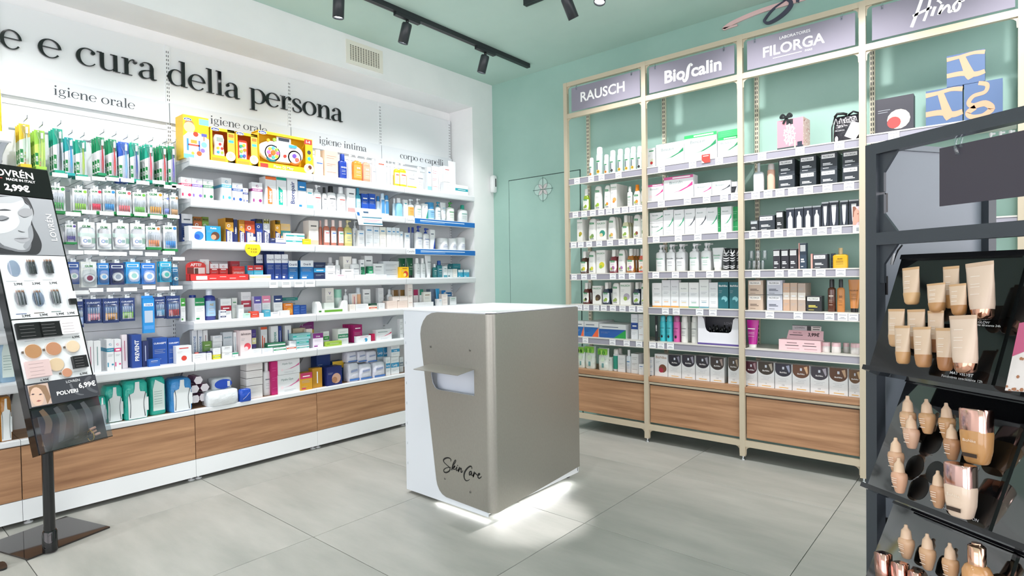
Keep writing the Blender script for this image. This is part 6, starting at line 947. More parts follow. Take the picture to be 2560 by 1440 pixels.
for cx, cy, r in ((1750, 502, 66), (1700, 625, 66), (1840, 602, 66), (1712, 762, 60), (1820, 737, 66)):
    q_ = on(Z7[0]+cx/Z7[2], Z7[1]+cy/Z7[2], 0, .24); R_ = .0285; o = thing('foam_roll', '', 'roll', (.24, q_.y, q_.z)); m = MB(); L_ = .12
    v = [(x, R_*math.cos(1.0472*i), R_*math.sin(1.0472*i)) for x in (0, -L_) for i in range(6)]; m.add(v, [(i, (i+1) % 6, 6+(i+1) % 6, 6+i) for i in range(6)]+[(11, 10, 9, 8, 7, 6)], '#8a5a78'); m.build('wrapper', FOIL, o); m = MB(); m.poly([(.0006, R_*.97*math.cos(1.0472*i), R_*.97*math.sin(1.0472*i)) for i in range(6)], '#e9e4e8'); m.build('end_face', PAPER, o); reg(o, 'hexagonal white-ended mauve roll in the little pile', place, (cx, cy), 'roll', 'mauve rolls')
def wipe(m, w, h, t3): m.poly([t3(.44*math.cos(.4*k), .5+.4*math.sin(.4*k), 0) for k in range(16)], '#1f4fc0'); m.poly([t3(*k, .0004) for k in ((.2, .25), (.34, .25), (.34, .7), (.2, .7))], W)
def plain0(m, w, h, t3): m.ribbon([(-.3, .2), (0, .4), (.3, .7)], [.02, .02, .02], t3, 0, .0004, '#dfe4e6')
pack(Z7, 1890, 2330, 640, '#e3e8ea', 'soft white wipes pack drooping over the edge', place, plain0, .0, .13, name='wipes_pack'); pack(Z7, 1960, 2235, 470, '#d5dde2', 'white wipes pack with blue end', place, wipe, .06, .12, bot=636, name='wipes_pack'); pack(Z7, 2335, 2490, 625, '#1f4fb8', 'blue wipes pack lying beside the white stack', place, plain0, .0, .045, name='wipes_pack')
put('L', place, ZD, Z8, [(80, 292, 350+96*i, 'lines', ('#e6e4e2', '#cfc8c2'), 'white folded pad pack, %s of four' % n_, dict(s=.05, d=.09, b=None if i == 3 else 350+96*(i+1)-6) if i < 3 else dict(s=.05, d=.09)) for i, n_ in enumerate(('top', 'second', 'third', 'bottom'))], 'goods on the white wall shelves')
put('L', place, ZD, Z8, [(490, 768, 490, 'sw', (W, '#d06a9a', 'Hyalo Gyn'), 'white carton with pink wave, lower of two', dict(s=.04, d=.09)), (490, 768, 303, 'sw', (W, '#d06a9a', 'Hyalo Gyn'), 'white carton with pink wave, upper of two', dict(s=.04, d=.09, b=488)), (404, 486, 330, 'lines', ('#c0206f', '#d85a9a'), 'tall magenta carton', dict(s=.05)), (305, 400, 342, 'bot', (W, W, None, 'gyn', '#8a9098'), 'slim white bottle', dict(s=.07)),
 (776, 930, 472, 'top', ('#d09a2a', '#c8406a', 'TENA'), 'gold carton with pink top', dict(s=.03)), (932, 1056, 412, 'vert', ('#c8922a', '#c8922a', WH, 'TENA'), 'gold carton with vertical lettering', dict(s=.05))], 'goods on the white wall shelves')
place = LP(3, 6)
put('L', place, ZD, Z8, [(1116, 1312, 392, 'pic', ('#1c2a6a', WH, ' ', '#c8a08a', '#a87a5a'), 'navy gold-edged carton in front', dict(s=.03, d=.09)), (986, 1165, 242, 'pic', ('#1c3a7a', WH, ' ', '#c8a08a', '#7a5a3a'), 'navy gold-edged carton at the back', dict(s=.15, d=.08)), (1190, 1336, 322, 'top', ('#1f4a7a', '#e0b83a', ' '), 'blue carton with yellow head', dict(s=.14)),
 (1876, 1934, 272, 'mid', ('#eef3f6', '#3f9fd0', 'Lady'), 'white and sky blue carton, front left', dict(s=.05)), (1765, 1842, 150, 'top', ('#e6eef2', '#3f9fd0', 'Lady'), 'white and sky blue carton, high at the back', dict(s=.14)), (1848, 1930, 147, 'top', ('#e6eef2', '#3f9fd0', 'Lady'), 'white and blue carton beside it at the back', dict(s=.14)), (1942, 2046, 268, 'mid', ('#eef3f6', '#3f9fd0', 'Lady'), 'lower white carton by the counter', dict(s=.05)), (1946, 2052, 118, 'mid', ('#eef3f6', '#3f9fd0', 'Lady'), 'upper white carton by the counter', dict(s=.05, b=264)), (2052, 2100, 270, 'mid', ('#e6eaee', '#7a8a9a', 'Lady'), 'grey white carton half behind the counter', dict(s=.09))], 'goods on the white wall shelves')
def pad(m, w, h, t3): m.poly([t3(*k, 0) for k in ((-.3, .5), (.3, .55), (.3, .68), (-.3, .62))], '#9aa6c8'); m.poly([t3(*k, 0) for k in ((-.45, .05), (.45, .05), (.45, .16), (-.45, .16))], '#4a7ac0')
for a, b, t_, bt, s, d_ in ((1400, 1540, 352, None, .04, 'first white pad pack of the lower row'), (1545, 1702, 362, None, .03, 'second white pad pack of the lower row'), (1720, 1872, 337, None, .03, 'third white pad pack of the lower row'), (1388, 1515, 205, 338, .07, 'white pad pack with blue foot above'), (1520, 1636, 195, 338, .07, 'lilac white pad pack above'), (1640, 1770, 195, 338, .06, 'wider lilac white pad pack above')):
    pack(Z8, a, b, t_, '#e2e4f0', d_, place, pad, s, .09, bot=bt, name='pad_pack', e=5)
# items on the fourth rail etc. of the left-edge bay stay hidden by the stand; yellow pack at the picture edge
pack((0, 0, 1), -46, 8, 205, '#e8cf2a', 'yellow and green pack cut by the left edge', 'top shelf, left-edge bay', plainp, .06, .1, ZL[0], name='toy_pack', cat='toy box')

# ================================================================ peg hooks with hanging blister packs (toothbrush bay)
u = BAYS[1]
def hook(y, z, tstrip):
    m = MB().tube([(0, y, z), (.29, y, z+.004), (.297, y, z+.02)], .0022, '#8a9aa2', 5); m.box(-.001, .004, y-.03, y+.03, z-.004, z+.004, '#aab4ba'); o = wb(m, 'peg_hook', METAL, u)
    if tstrip: wb(MB().tube([(.004, y, z+.03), (.297, y, z+.034)], .0018, '#8a9aa2', 5).box(.297, .2995, y-.034, y+.034, z+.028, z+.05, '#f2f5f6'), 'label_holder', PLAST, o)
def blister(Z, x0, x1, top, bot, kind, c, c2, desc, rows_place, xf=.23, tilt=0, n=2, strip=True, text='GUM'):
    pa, pb = Z[0]+x0/Z[2], Z[0]+x1/Z[2]; yc = solve_h((pa+pb)/2, 0, xf, 1.6); zt = solve_z(Z[1]+top/Z[2], 0, xf, yc); zb = solve_z(Z[1]+bot/Z[2], 0, xf, yc); zc = (zt+zb)/2
    ya, yb = solve_h(pa, 0, xf, zc), solve_h(pb, 0, xf, zc); w = yb-ya-.003; h = zt-zb; d = .022
    o = thing('blister_pack', '', 'blister pack', (xf, (ya+yb)/2, zb), ROT['L']+math.radians(tilt))
    t3 = lambda a, b, t: (a*w, -t, b*h)
    card = MB(); k = MB(); bl = MB()
    # card with euro hole tab
    hd = {'brush': c, 'kids': c, 'pick': '#eef2f0', 'floss': '#eef3f1', 'round': c, 'navy': '#1d3a78', 'box': c}[kind]
    card.box(-w/2, w/2, .003, .004, 0, h, hd if kind not in ('pick',) else W)
    card.box(-.012, .012, .003, .004, h, h+.02, '#e3e9ec')
    if kind in ('brush', 'kids'):
        card.prism([(-.5, 0), (.5, 0), (.5, .72), (-.5, .62)], lambda a, b, t: (a*w, t, b*h), .0022, .003, W if kind == 'brush' else c2)
        card.box(-w/2, w/2, -d, .004, 0, h*.07, c); card.box(-w*.46, -w*.16, .0016, .0022, h*.12, h*.42, '#15803f'); card.text('GUM', lambda a, b, t: (a, .001, b), WH, -w*.31, h*.27, w*.2, h*.26, math.pi/2, .03)
        bx = w*.16; k.tube([(bx, -.008, h*.08), (bx, -.010, h*.3), (bx+.001, -.009, h*.5), (bx, -.008, h*.72), (bx, -.008, h*.9)], [.0055, .0062, .005, .0028, .0034], c2, 8); k.box(bx-.005, bx+.005, -.019, -.008, h*.78, h*.92, '#f4f6f6')
        bl.loft([(h*.06, w*.30, d*.45, w*.14, -d*.48), (h*.75, w*.30, d*.45, w*.14, -d*.48), (h*.9, w*.42, d*.45, 0, -d*.48), (h*.97, w*.36, d*.3, 0, -d*.3)], WH, 14, 4)
        if kind == 'kids': 
            for i in range(4): card.poly([(w*(.05+.1*(i % 2))+.008*math.cos(.7*q), .0014, h*(.1+.08*i)+.008*math.sin(.7*q)) for q in range(9)], ('#f0a03f', '#e86a7a', '#8fc84a', '#f0d03f')[i])
    elif kind in ('pick', 'navy'):
        if kind == 'pick': card.box(-w/2, w/2, -.012, .004, 0, h*.1, '#178a44'); card.text('GUM', lambda a, b, t: (a, .0022, b), '#15803f', -w*.12, h*.9, h*.09, w*.5, bold=.03); card.poly([(w*.36+h*.06*math.cos(.5*q), .0024, h*.9+h*.06*math.sin(.5*q)) for q in range(13)], c2)
        else: card.text('CURASEPT', lambda a, b, t: (a, .0022, b), '#dfe8f6', 0, h*.84, h*.07, w*.8, bold=.02); card.box(-w*.38, w*.38, .002, .003, h*.14, h*.66, '#5a80b8')
        for i in range(5):
            x = -w*.3+w*.15*i; k.tube([(x, -.005, h*.14), (x, -.005, h*.4)], .0042, c2, 6); k.tube([(x, -.005, h*.4), (x, -.005, h*.62)], .0016, '#e6ebee', 5)
        bl.loft([(h*.1, w*.42, .008, 0, -.007), (h*.7, w*.42, .008, 0, -.007), (h*.76, w*.38, .004, 0, -.003)], WH, 14, 5)
    elif kind == 'floss':
        k.loft([(0, w*.3, h*.16), (.014, w*.3, h*.16), (.017, w*.27, h*.14)], '#f3f6f5', 18, 3.5); k.v = [(x-w*.05, -z+.002, y+h*.3) for x, y, z in k.v]; k.poly([(-w*.14+h*.07*math.cos(.5*q), -.0156, h*.3+h*.07*math.sin(.5*q)) for q in range(13)], '#2f6fb0'); k.poly([(-w*.14+h*.035*math.cos(.5*q), -.016, h*.3+h*.035*math.sin(.5*q)) for q in range(13)], '#e6eef4'); k.box(w*.0, w*.2, -.0158, -.0155, h*.24, h*.36, '#3f8f8a'); card.box(w*.3, w*.5, .0015, .003, h*.22, h*.42, '#178a64'); card.text('GUM', lambda a, b, t: (a, .0022, b), '#15803f', 0, h*.84, h*.08, w*.5, bold=.03); card.box(-w/2, w/2, .002, .003, h*.45, h*.6, '#cfeadd')
        bl.loft([(0, w*.48, h*.40), (.016, w*.47, h*.39), (.02, w*.42, h*.34)], WH, 20, 5); bl.v = [(x, -z+.003, y+h*.42) for x, y, z in bl.v]
    elif kind == 'round':
        k.loft([(0, w*.36, w*.36), (.014, w*.36, w*.36), (.018, w*.3, w*.3)], '#eef2f3', 20); k.v = [(x, -z+.002, y+h*.36) for x, y, z in k.v]; k.poly([(w*.2*math.cos(.4*q), -.0165, h*.36+w*.2*math.sin(.4*q)) for q in range(16)], c2); card.box(-w*.4, w*.4, .002, .003, h*.76, h*.9, '#e6eef6'); card.box(-w*.34, w*.3, .0014, .002, h*.79, h*.87, c)
        if text == 'GUM': card.text('GUM', lambda a, b, t: (a, .001, b), '#15803f', 0, h*.83, h*.08, w*.5, bold=.03)
        bl.loft([(0, w*.44, h*.34), (.018, w*.43, h*.33), (.022, w*.38, h*.28)], WH, 18, 4); bl.v = [(x, -z+.003, y+h*.37) for x, y, z in bl.v]
    else:
        card.box(-w*.5, w*.5, -d*.8, .003, 0, h*.94, c); card.box(-w*.4, w*.4, -d*.8-.0006, -d*.8, h*.72, h*.8, '#e6eefc'); card.box(-w*.42, w*.42, -d*.8-.0006, -d*.8, h*.1, h*.2, '#4f9ae0'); card.text('Oral-B', lambda a, b, t: (a, -d*.8-.001, b), '#1d4f9a', 0, h*.76, h*.05, w*.6, bold=.02); card.box(-w*.36, w*.36, -d*.8-.0006, -d*.8, h*.28, h*.6, '#b8c8dc')
    card.build('card', PAPER, o)
    if k.v: k.build({'brush': 'toothbrush', 'kids': 'toothbrush', 'pick': 'picks', 'navy': 'picks'}.get(kind, 'dispenser'), PLAST, o)
    if bl.v: bl.build('clear_blister', CLEAR, o)
    reg(o, desc, rows_place, (pa, -zb), 'blister pack', 'hanging packs in the toothbrush bay')
    for i in range(n-1):
        cc = copy_tree(o); cc.location = (xf-.045*(i+1), (ya+yb)/2, zb); reg(cc, ('second-row ', 'third-row ')[i]+desc, rows_place, (pa, -zb), 'blister pack', 'hanging packs in the toothbrush bay')
    hook((ya+yb)/2, zt+.012, strip)
TL = '#16a085'; TG = '#128a5a'
for a, b, t_, bt, kd, c, c2, d_ in ((180, 290, 110, 525, 'kids', '#e8c52f', '#dff0d8', 'yellow children toothbrush pack'), (325, 432, 170, 545, 'kids', '#9ccf4a', '#c8e86a', 'lime children toothbrush pack'), (500, 602, 155, 585, 'brush', TL, '#1f3a40', 'teal toothbrush pack with black brush'), (612, 700, 240, 605, 'brush', '#16a0a0', '#2f9fd0', 'teal toothbrush pack with blue brush'), (715, 822, 265, 622, 'brush', TL, '#a8c83a', 'teal toothbrush pack with lime brush'), (912, 996, 235, 605, 'brush', TG, '#c0283a', 'green toothbrush pack with dark red brush'), (1026, 1110, 256, 634, 'brush', TG, '#d8383f', 'green toothbrush pack with red brush'), (1122, 1226, 282, 662, 'brush', '#2f5fc0', '#7fb8e8', 'blue topped toothbrush pack with pale brush'), (1232, 1320, 290, 664, 'brush', TL, '#2f4f9a', 'teal toothbrush pack with navy brush'), (1372, 1452, 306, 674, 'brush', TL, '#e83f5a', 'teal toothbrush pack with pink-red brush'), (1506, 1582, 320, 690, 'brush', TG, '#d0343a', 'green toothbrush pack with scarlet brush'), (1592, 1662, 322, 694, 'brush', TG, '#5a4fb0', 'green toothbrush pack with violet brush')):
    blister(Za, a, b, t_, bt, kd, c, c2, d_, 'top peg row', .22, random.uniform(-2, 2), 3, False)
for a, b, t_, bt, c2, d_ in ((466, 622, 700, 962, '#3fa84a', 'pick pack with green picks'), (686, 832, 728, 962, '#8fc83a', 'pick pack with lime picks'), (856, 966, 730, 964, '#d8284f', 'pick pack with crimson picks'), (972, 1096, 732, 966, '#2f8fd0', 'pick pack with blue picks'), (1102, 1250, 742, 984, '#e8606a', 'pick pack with salmon picks'), (1256, 1386, 762, 994, '#6fc04a', 'pick pack with grass green picks'), (1396, 1546, 757, 994, '#f0a52f', 'pick pack with orange picks'), (1552, 1602, 800, 994, '#7a8ad0', 'narrow pick pack with lilac picks'), (1608, 1692, 792, 1010, '#c89a6a', 'pick pack with brown picks')):
    blister(Za, a, b, t_, bt, 'pick', W, c2, d_, 'second peg row', .23, random.uniform(-2, 2))
for a, b, t_, bt, kd, c2, d_ in ((616, 726, 1062, 1252, 'pick', '#5a4a9a', 'pick pack with purple foot'), (736, 905, 1042, 1300, 'floss', '#2f6fb0', 'clear floss pack, first from the stand'), (916, 1058, 1052, 1302, 'floss', '#2f6fb0', 'clear floss pack, second from the stand'), (1066, 1226, 1052, 1302, 'floss', '#2f6fb0', 'clear floss pack, third from the stand'), (1236, 1378, 1057, 1302, 'floss', '#2f6fb0', 'clear floss pack, fourth from the stand'), (1382, 1526, 1082, 1304, 'pick', '#f08a4a', 'pick pack with orange disc'), (1546, 1680, 1076, 1322, 'pick', '#2f8fe0', 'pick pack with bright blue picks')):
    blister(Za, a, b, t_, bt, kd, W, c2, d_, 'third peg row', .24, random.uniform(-2, 2), 1 if kd == 'floss' else 2)
for a, b, t_, bt, kd, c, c2, tx, d_ in ((640, 755, 132, 342, 'round', '#1f4f9a', '#8fc0b0', '', 'blue floss pack with green case'), (766, 920, 130, 372, 'round', '#e3e8e4', '#8a1f4a', 'GUM', 'white floss pack with wine red centre'), (926, 1036, 142, 346, 'round', '#2f86d0', '#5ab0e0', '', 'bright blue floss pack with ring'), (1042, 1182, 142, 347, 'round', '#1b2f6a', '#9aa8b8', '', 'navy floss pack with silver case'), (1192, 1332, 132, 337, 'round', '#2f9fe0', '#4ac0b0', '', 'sky blue floss pack with mint sticks'), (1338, 1476, 142, 342, 'round', '#2a7fd8', '#4a9fe8', '', 'blue floss pack with white ring'), (1512, 1630, 127, 322, 'round', '#2fb0d8', '#3fc8b8', '', 'aqua floss pack with mint sticks'), (1634, 1692, 182, 352, 'round', '#2f7fb0', '#2f9fc0', '', 'narrow blue pack at the bay end')):
    blister(Zb, a, b, t_, bt, kd, c, c2, d_, 'fourth peg row', .24, random.uniform(-2, 2), 2, True, tx)
for a, b, t_, bt, kd, c2, d_ in ((720, 795, 505, 752, 'navy', '#8fb8f0', 'navy brush pack behind the stand'), (806, 968, 482, 712, 'navy', '#f08aa0', 'navy pack with pink brushes'), (972, 1132, 477, 707, 'navy', '#f0a52f', 'navy pack with orange brushes'), (1136, 1282, 472, 692, 'navy', '#8fd04a', 'navy pack with lime brushes'), (1462, 1570, 462, 664, 'navy', '#7fc0e8', 'navy pack with sky blue brushes'), (1574, 1712, 452, 667, 'navy', '#e8302f', 'navy pack with red brushes')):
    blister(Zb, a, b, t_, bt, kd, NV, c2, d_, 'fifth peg row', .24, random.uniform(-2, 2))
blister(Zb, 1342, 1456, 452, 802, 'box', '#1f8fd8', WH, 'long bright blue brush box', 'fifth peg row', .262, 0, 1)
# ================================================================ counter island
from mathutils.geometry import tessellate_polygon
isl = thing('counter', 'white and champagne metal counter block lettered Skin Care in the room centre', 'counter', (1.855, -1.76, 0))
IX0, IX1, IY0, IY1, IZ = 1.508, 2.205, -2.15, -1.365, 1.085
hole = [(1.742, .778), (1.742, .715), (1.752, .675), (1.772, .650), (1.80, .641), (2.08, .641), (2.08, .778)]
def plate(mb, outer, holes, y0, y1, c):
    loops = [[Vector((x, z, 0)) for x, z in l] for l in [outer]+holes]; tri = tessellate_polygon(loops); P = [p for l in loops for p in l]
    vs = [(p.x, y0, p.y) for p in P]+[(p.x, y1, p.y) for p in P]; n = len(P); fs = []
    for t in tri:
        a, b, c_ = t
        if (P[b]-P[a]).cross(P[c_]-P[a]).z > 0: fs.append((a, b, c_)); fs.append((c_+n, b+n, a+n))
        else: fs.append((c_, b, a)); fs.append((a+n, b+n, c_+n))
    o = 0
    for l in loops:
        k = len(l); fs += [(o+i, o+(i+1) % k, o+(i+1) % k+n, o+i+n) for i in range(k)]; o += k
    mb.add(vs, fs, c)
m = MB(); plate(m, [(IX0, .02), (2.163, .02), (2.163, 1.076), (IX0, 1.076)], [hole], IY0, IY0+.004, '#d9dfe6'); wb(m, 'front_panel', PAINT, isl)
wb(MB().box(IX0, IX0+.006, IY0+.004, IY1, .02, 1.076, '#d9dfe6').box(IX0+.006, 2.19, IY0+.06, IY1+.006, .05, 1.074, '#eef2f5').box(IX0, 2.19, IY1-.006, IY1, .06, 1.076, '#e6ecf2'), 'body', PAINT, isl)
wb(MB().box(IX0+.006, 2.14, IY0+.004, -1.467, .02, .092, '#f0f3f5'), 'base', PAINT, isl)
wb(MB().prism([(IX0-.002, IY0-.003), (IX1-.04, IY0-.003), (IX1-.02, IY0+.002), (IX1-.006, IY0+.015), (IX1+.0005, IY0+.036), (IX1+.0005, IY1), (IX0-.002, IY1)], lambda a, b, t: (a, b, t), 1.0765, IZ, '#f3f6f8'), 'top_slab', PLAST, isl)
outl = [(2.165, 1.072), (1.80, 1.072), (1.755, 1.066), (1.715, 1.05), (1.685, 1.02), (1.666, .985), (1.658, .945), (1.66, .92), (1.772, .135), (1.780, .105), (1.796, .08), (1.82, .062), (1.85, .053), (2.165, .045)]
m = MB(); plate(m, outl, [hole], IY0-.0035, IY0-.0005, '#a09c90')
vs = []; fs = []; prof = [(2.165+.04*math.sin(a), IY0+.0365-.04*math.cos(a)) for a in [math.pi/2*i/8 for i in range(9)]]+[(2.205, IY1)]
for i, (x, y) in enumerate(prof):
    zb = .045 if i < 9 else .092; vs += [(x, y, zb), (x, y, 1.072)]
    if i: fs.append((2*i-2, 2*i, 2*i+1, 2*i-1))
m.add(vs, fs, '#a09c90', True); m.s = [True if len(f) == 4 and i >= len(m.f)-9 else False for i, f in enumerate(m.f)]
stl = wb(m, 'metal_cladding', STEEL, isl)
m = MB().add([(1.738, IY0-.003, .779), (2.081, IY0-.003, .779), (2.081, IY0-.125, .764), (1.738, IY0-.125, .764), (1.738, IY0-.003, .782), (2.081, IY0-.003, .782), (2.081, IY0-.125, .767), (1.738, IY0-.125, .767)], [(3, 2, 1, 0), (4, 5, 6, 7), (0, 1, 5, 4), (1, 2, 6, 5), (2, 3, 7, 6), (3, 0, 4, 7)], '#b8b4a2'); wb(m, 'hood_flap', STEEL, isl)
wb(MB().box(1.735, 2.085, IY0+.05, IY0+.056, .635, .785, '#dfe7f2'), 'pocket_back', PAINT, isl)
for x, z in ((1.7467, .8775), (2.054, .8792), (1.845, .155), (2.04, .125)):
    m = MB(); m.loft([(0, .006, .006), (.003, .006, .006), (.0035, .004, .004)], '#7d7c78', 8); o = m.build('screw', METAL, isl); o.matrix_parent_inverse = isl.matrix_basis.inverted(); o.location = (x, IY0-.0035, z); o.rotation_euler = (math.pi/2, 0, 0)
for i in range(8): wb(MB().box(IX0+.014, IX0+.017, IY0-.0006, IY0, .17+.118*i, .185+.118*i, '#9aa4ac'), 'slot', PAINT, isl)
k = 2469/120; YT = IY0-.0037; m = MB(); tsk = lambda a, b, t: (a, YT-t, b)
def skin(pts, w):
    q = [on(1095+x/k, 1135+y/k, 1, YT) for x, y in pts]; ws = w if isinstance(w, list) else [w]*len(q); m.ribbon([(p.x, p.z) for p in q], [a*.001 for a in ws], tsk, .0002, .0008, '#0d0f0e')
skin([(655, 380), (670, 290), (590, 215), (480, 195), (350, 240), (285, 320), (320, 430), (460, 570), (590, 690), (620, 790), (560, 890), (430, 950), (320, 920), (300, 820), (380, 740), (520, 690), (670, 690)], [3, 5, 6, 8, 9, 8, 5, 4, 5, 7, 8, 8, 7, 6, 5, 4, 3])
skin([(705, 830), (770, 560), (850, 370), (905, 310), (915, 380), (850, 500), (780, 600)], [7, 8, 6, 5, 4, 4, 4]); skin([(740, 730), (830, 640), (870, 620), (840, 690), (770, 740), (820, 790), (900, 770), (960, 700)], [5, 7, 7, 6, 6, 5, 4, 4])
skin([(975, 650), (945, 780), (950, 850), (1010, 840), (1060, 760)], [7, 7, 6, 4, 4]); skin([(1010, 570), (1000, 610)], 7); skin([(1120, 670), (1070, 800), (1050, 900), (1100, 800), (1190, 740), (1190, 830), (1190, 930), (1240, 930), (1290, 830)], [7, 8, 8, 6, 8, 8, 7, 5, 3])
skin([(1740, 770), (1740, 680), (1680, 630), (1570, 680), (1440, 820), (1360, 980), (1340, 1130), (1370, 1280), (1450, 1370), (1550, 1360), (1640, 1300)], [3, 5, 8, 8, 9, 10, 9, 7, 6, 4, 2])
skin([(1740, 920), (1670, 900), (1620, 960), (1620, 1070), (1680, 1050), (1740, 950), (1720, 1060), (1740, 1100), (1800, 1080)], [7, 8, 8, 8, 6, 6, 6, 5, 4]); skin([(1880, 910), (1840, 1040), (1810, 1170), (1850, 1050), (1920, 980), (1960, 1040), (2030, 1090)], [7, 8, 9, 7, 6, 6, 4]); skin([(2060, 1100), (2130, 1070), (2150, 1020), (2100, 1010), (2060, 1090), (2060, 1190), (2120, 1250), (2190, 1210), (2250, 1150)], [5, 6, 7, 7, 8, 8, 6, 5, 3])
wb(m, 'lettering', PAPER, isl)
for x, y in ((2.095, -1.36), (1.60, -1.42), (1.60, -2.05), (2.07, -2.05)): wb(MB().box(x-.02, x+.02, y-.012, y+.012, .0, .05, '#1b1d1f').box(x-.026, x+.026, y-.02, y+.02, .045, .06, '#2a2c2e') if y > -1.4 else MB().loft([(0, .016, .016, x, y), (.02, .016, .016, x, y)], '#2a2c2e', 10), 'caster', PLAST, isl)
# added strip and lamps under the counter, standing in for light off the steel
ls = wb(MB().box(2.155, 2.165, IY0+.06, IY1-.03, .052, .056, '#ffffff'), 'added_light_strip', EMIT, isl)
for loc, sx, sy, e in (((2.17, -1.76, .05), .02, .66, 3.2), ((1.97, IY0+.0, .0185), .40, .01, .2)):
    ld = bpy.data.lights.new('added_floor_glow', 'AREA'); ld.shape = 'RECTANGLE'; ld.size = sx; ld.size_y = sy; ld.energy = e; lo = bpy.data.objects.new('added_floor_glow', ld); col.objects.link(lo); lo.location = loc

# ================================================================ floor stand with make-up (left foreground)
dv = Vector((-.305, .952, 0)).normalized(); nv = Vector((.952, .305, 0)).normalized(); th = math.radians(17.5)
pole = Vector((.775, -3.685, 0)); BRp = Vector((.7187, -3.4314, .477)); uv = Vector((0, 0, 1))*math.cos(th)-nv*math.sin(th); Nv = dv.cross(uv)
std = thing('floor_stand', 'black tilted make-up floor stand with portrait poster and price header', 'display stand', (.57, -3.65, 0))
S3 = lambda a, b, t: tuple(BRp+dv*a+uv*b+Nv*t)
def pc(px, py):      # picture pixel -> stand panel coordinates
    X = on_plane(px, py, BRp, Nv)-BRp; return X.dot(dv), X.dot(uv)
def pbox(mb, a0, a1, b0, b1, t0, t1, c): mb.add([S3(a, b, t) for a in (a0, a1) for b in (b0, b1) for t in (t0, t1)], [(0, 1, 3, 2), (4, 6, 7, 5), (0, 4, 5, 1), (2, 3, 7, 6), (0, 2, 6, 4), (1, 5, 7, 3)], c)
Rc, Fc, Bc = Vector((.689, -3.423, 0)), Vector((.801, -3.774, 0)), Vector((.342, -3.5325, 0)); Lc = Fc+Bc-Rc
wb(MB().prism([(p.x, p.y) for p in (Lc, Fc, Rc, Bc)], lambda a, b, t: (a, b, t), 0.0005, .008, '#2b2523'), 'base_plate', GLOSS, std)
wb(MB().loft([(.008, .030, .030, pole.x, pole.y), (.10, .030, .030, pole.x, pole.y), (.104, .026, .026, pole.x, pole.y)], '#0d0e10', 20), 'collar', GLOSS, std)
wb(MB().loft([(.02, .023, .023, pole.x, pole.y), (.56, .023, .023, pole.x, pole.y)], '#101113', 20), 'pole', GLOSS, std)
m = MB(); pbox(m, -.305, .005, -.005, 1.455, -.055, -.004, '#0c0d0f'); wb(m, 'cabinet', GLOSS, std)
# header
m = MB(); pbox(m, -.305, .005, 1.292, 1.455, -.004, .002, '#0a0b0c'); hd = wb(m, 'header', GLOSS, std)
P2 = lambda a, b, t: S3(a, b, .0028)
m = MB()
def ptext(s, x0, y0, x1, y1, hpx, c, bold=.02, t=None):     # from left px to right px of the words
    a0, b0 = pc(x0, y0); a1, b1 = pc(x1, y1); m.text(s, t or P2, c, (a0+a1)/2, (b0+b1)/2, hpx, abs(a1-a0)*1.02, math.atan2(b1-b0, a1-a0), bold)
cL = pc(0, 422); a0 = -.285; m.text('LOVRÉN', P2, WH, -.165, 1.41, .036, .21, 0, .015); m.text('MADE IN ITALY', P2, WH, -.13, 1.377, .013, .14, 0, .02); m.text('2,99€', P2, WH, -.155, 1.333, .032, .17, 0, .04); m.box(0, 0, 0, 0, 0, 0) if 0 else None
m.poly([P2(-.26, 1.377, 0), P2(-.21, 1.377, 0), P2(-.21, 1.38, 0), P2(-.26, 1.38, 0)], '#d0342c'); wb(m, 'lettering', PAPER, hd)
# poster
m = MB(); pbox(m, -.298, -.004, .976, 1.288, -.004, .0, '#9a9ea3'); ps = wb(m, 'poster', PAPER, std)
m = MB(); g = lambda pts, c, t: m.poly([S3(*pc(x/5.54, 400+y/5.54), t) for x, y in pts], c)
def smooth(pts, k=4):
    n = len(pts); out = []
    for i in range(n):
        p0, p1, p2, p3 = pts[i-1], pts[i], pts[(i+1) % n], pts[(i+2) % n]
        for j in range(k):
            t = j/k; out.append(tuple(.5*((2*p1[a])+(-p0[a]+p2[a])*t+(2*p0[a]-5*p1[a]+4*p2[a]-p3[a])*t*t+(-p0[a]+3*p1[a]-3*p2[a]+p3[a])*t**3) for a in (0, 1)))
    return out
def clip(a): return max(-.297, min(-.005, a))
def gp(pts, c, t): m.poly([S3(clip(pc(x/5.54, 400+y/5.54)[0]), min(1.287, max(.977, pc(x/5.54, 400+y/5.54)[1])), t) for x, y in smooth(pts)], c)
gp([(-420, 560), (-100, 500), (290, 512), (375, 520), (440, 630), (470, 740), (440, 830), (470, 930), (540, 1060), (578, 1180), (540, 1290), (420, 1322), (130, 1320), (-420, 1320)], '#2a2c30', .0006)
gp([(-380, 620), (-200, 540), (100, 505), (290, 515), (345, 600), (430, 660), (458, 760), (425, 900), (462, 1040), (430, 1150), (370, 1235), (250, 1245), (60, 1190), (-60, 1110), (-300, 1000), (-380, 800)], '#b3b7bb', .0010)
gp([(-380, 640), (-120, 600), (150, 600), (300, 560), (330, 620), (240, 720), (270, 860), (200, 960), (0, 1020), (-300, 960)], '#ced1d4', .0014)
gp([(430, 900), (462, 1040), (430, 1150), (370, 1235), (320, 1190), (390, 1080), (385, 960)], '#92969b', .0015)
gp([(-300, 1080), (-60, 1110), (60, 1190), (250, 1245), (130, 1250), (-80, 1190), (-300, 1140)], '#6a6d72', .0015)
gp([(330, 560), (400, 640), (440, 740), (420, 640)], '#5a5c61', .0016)
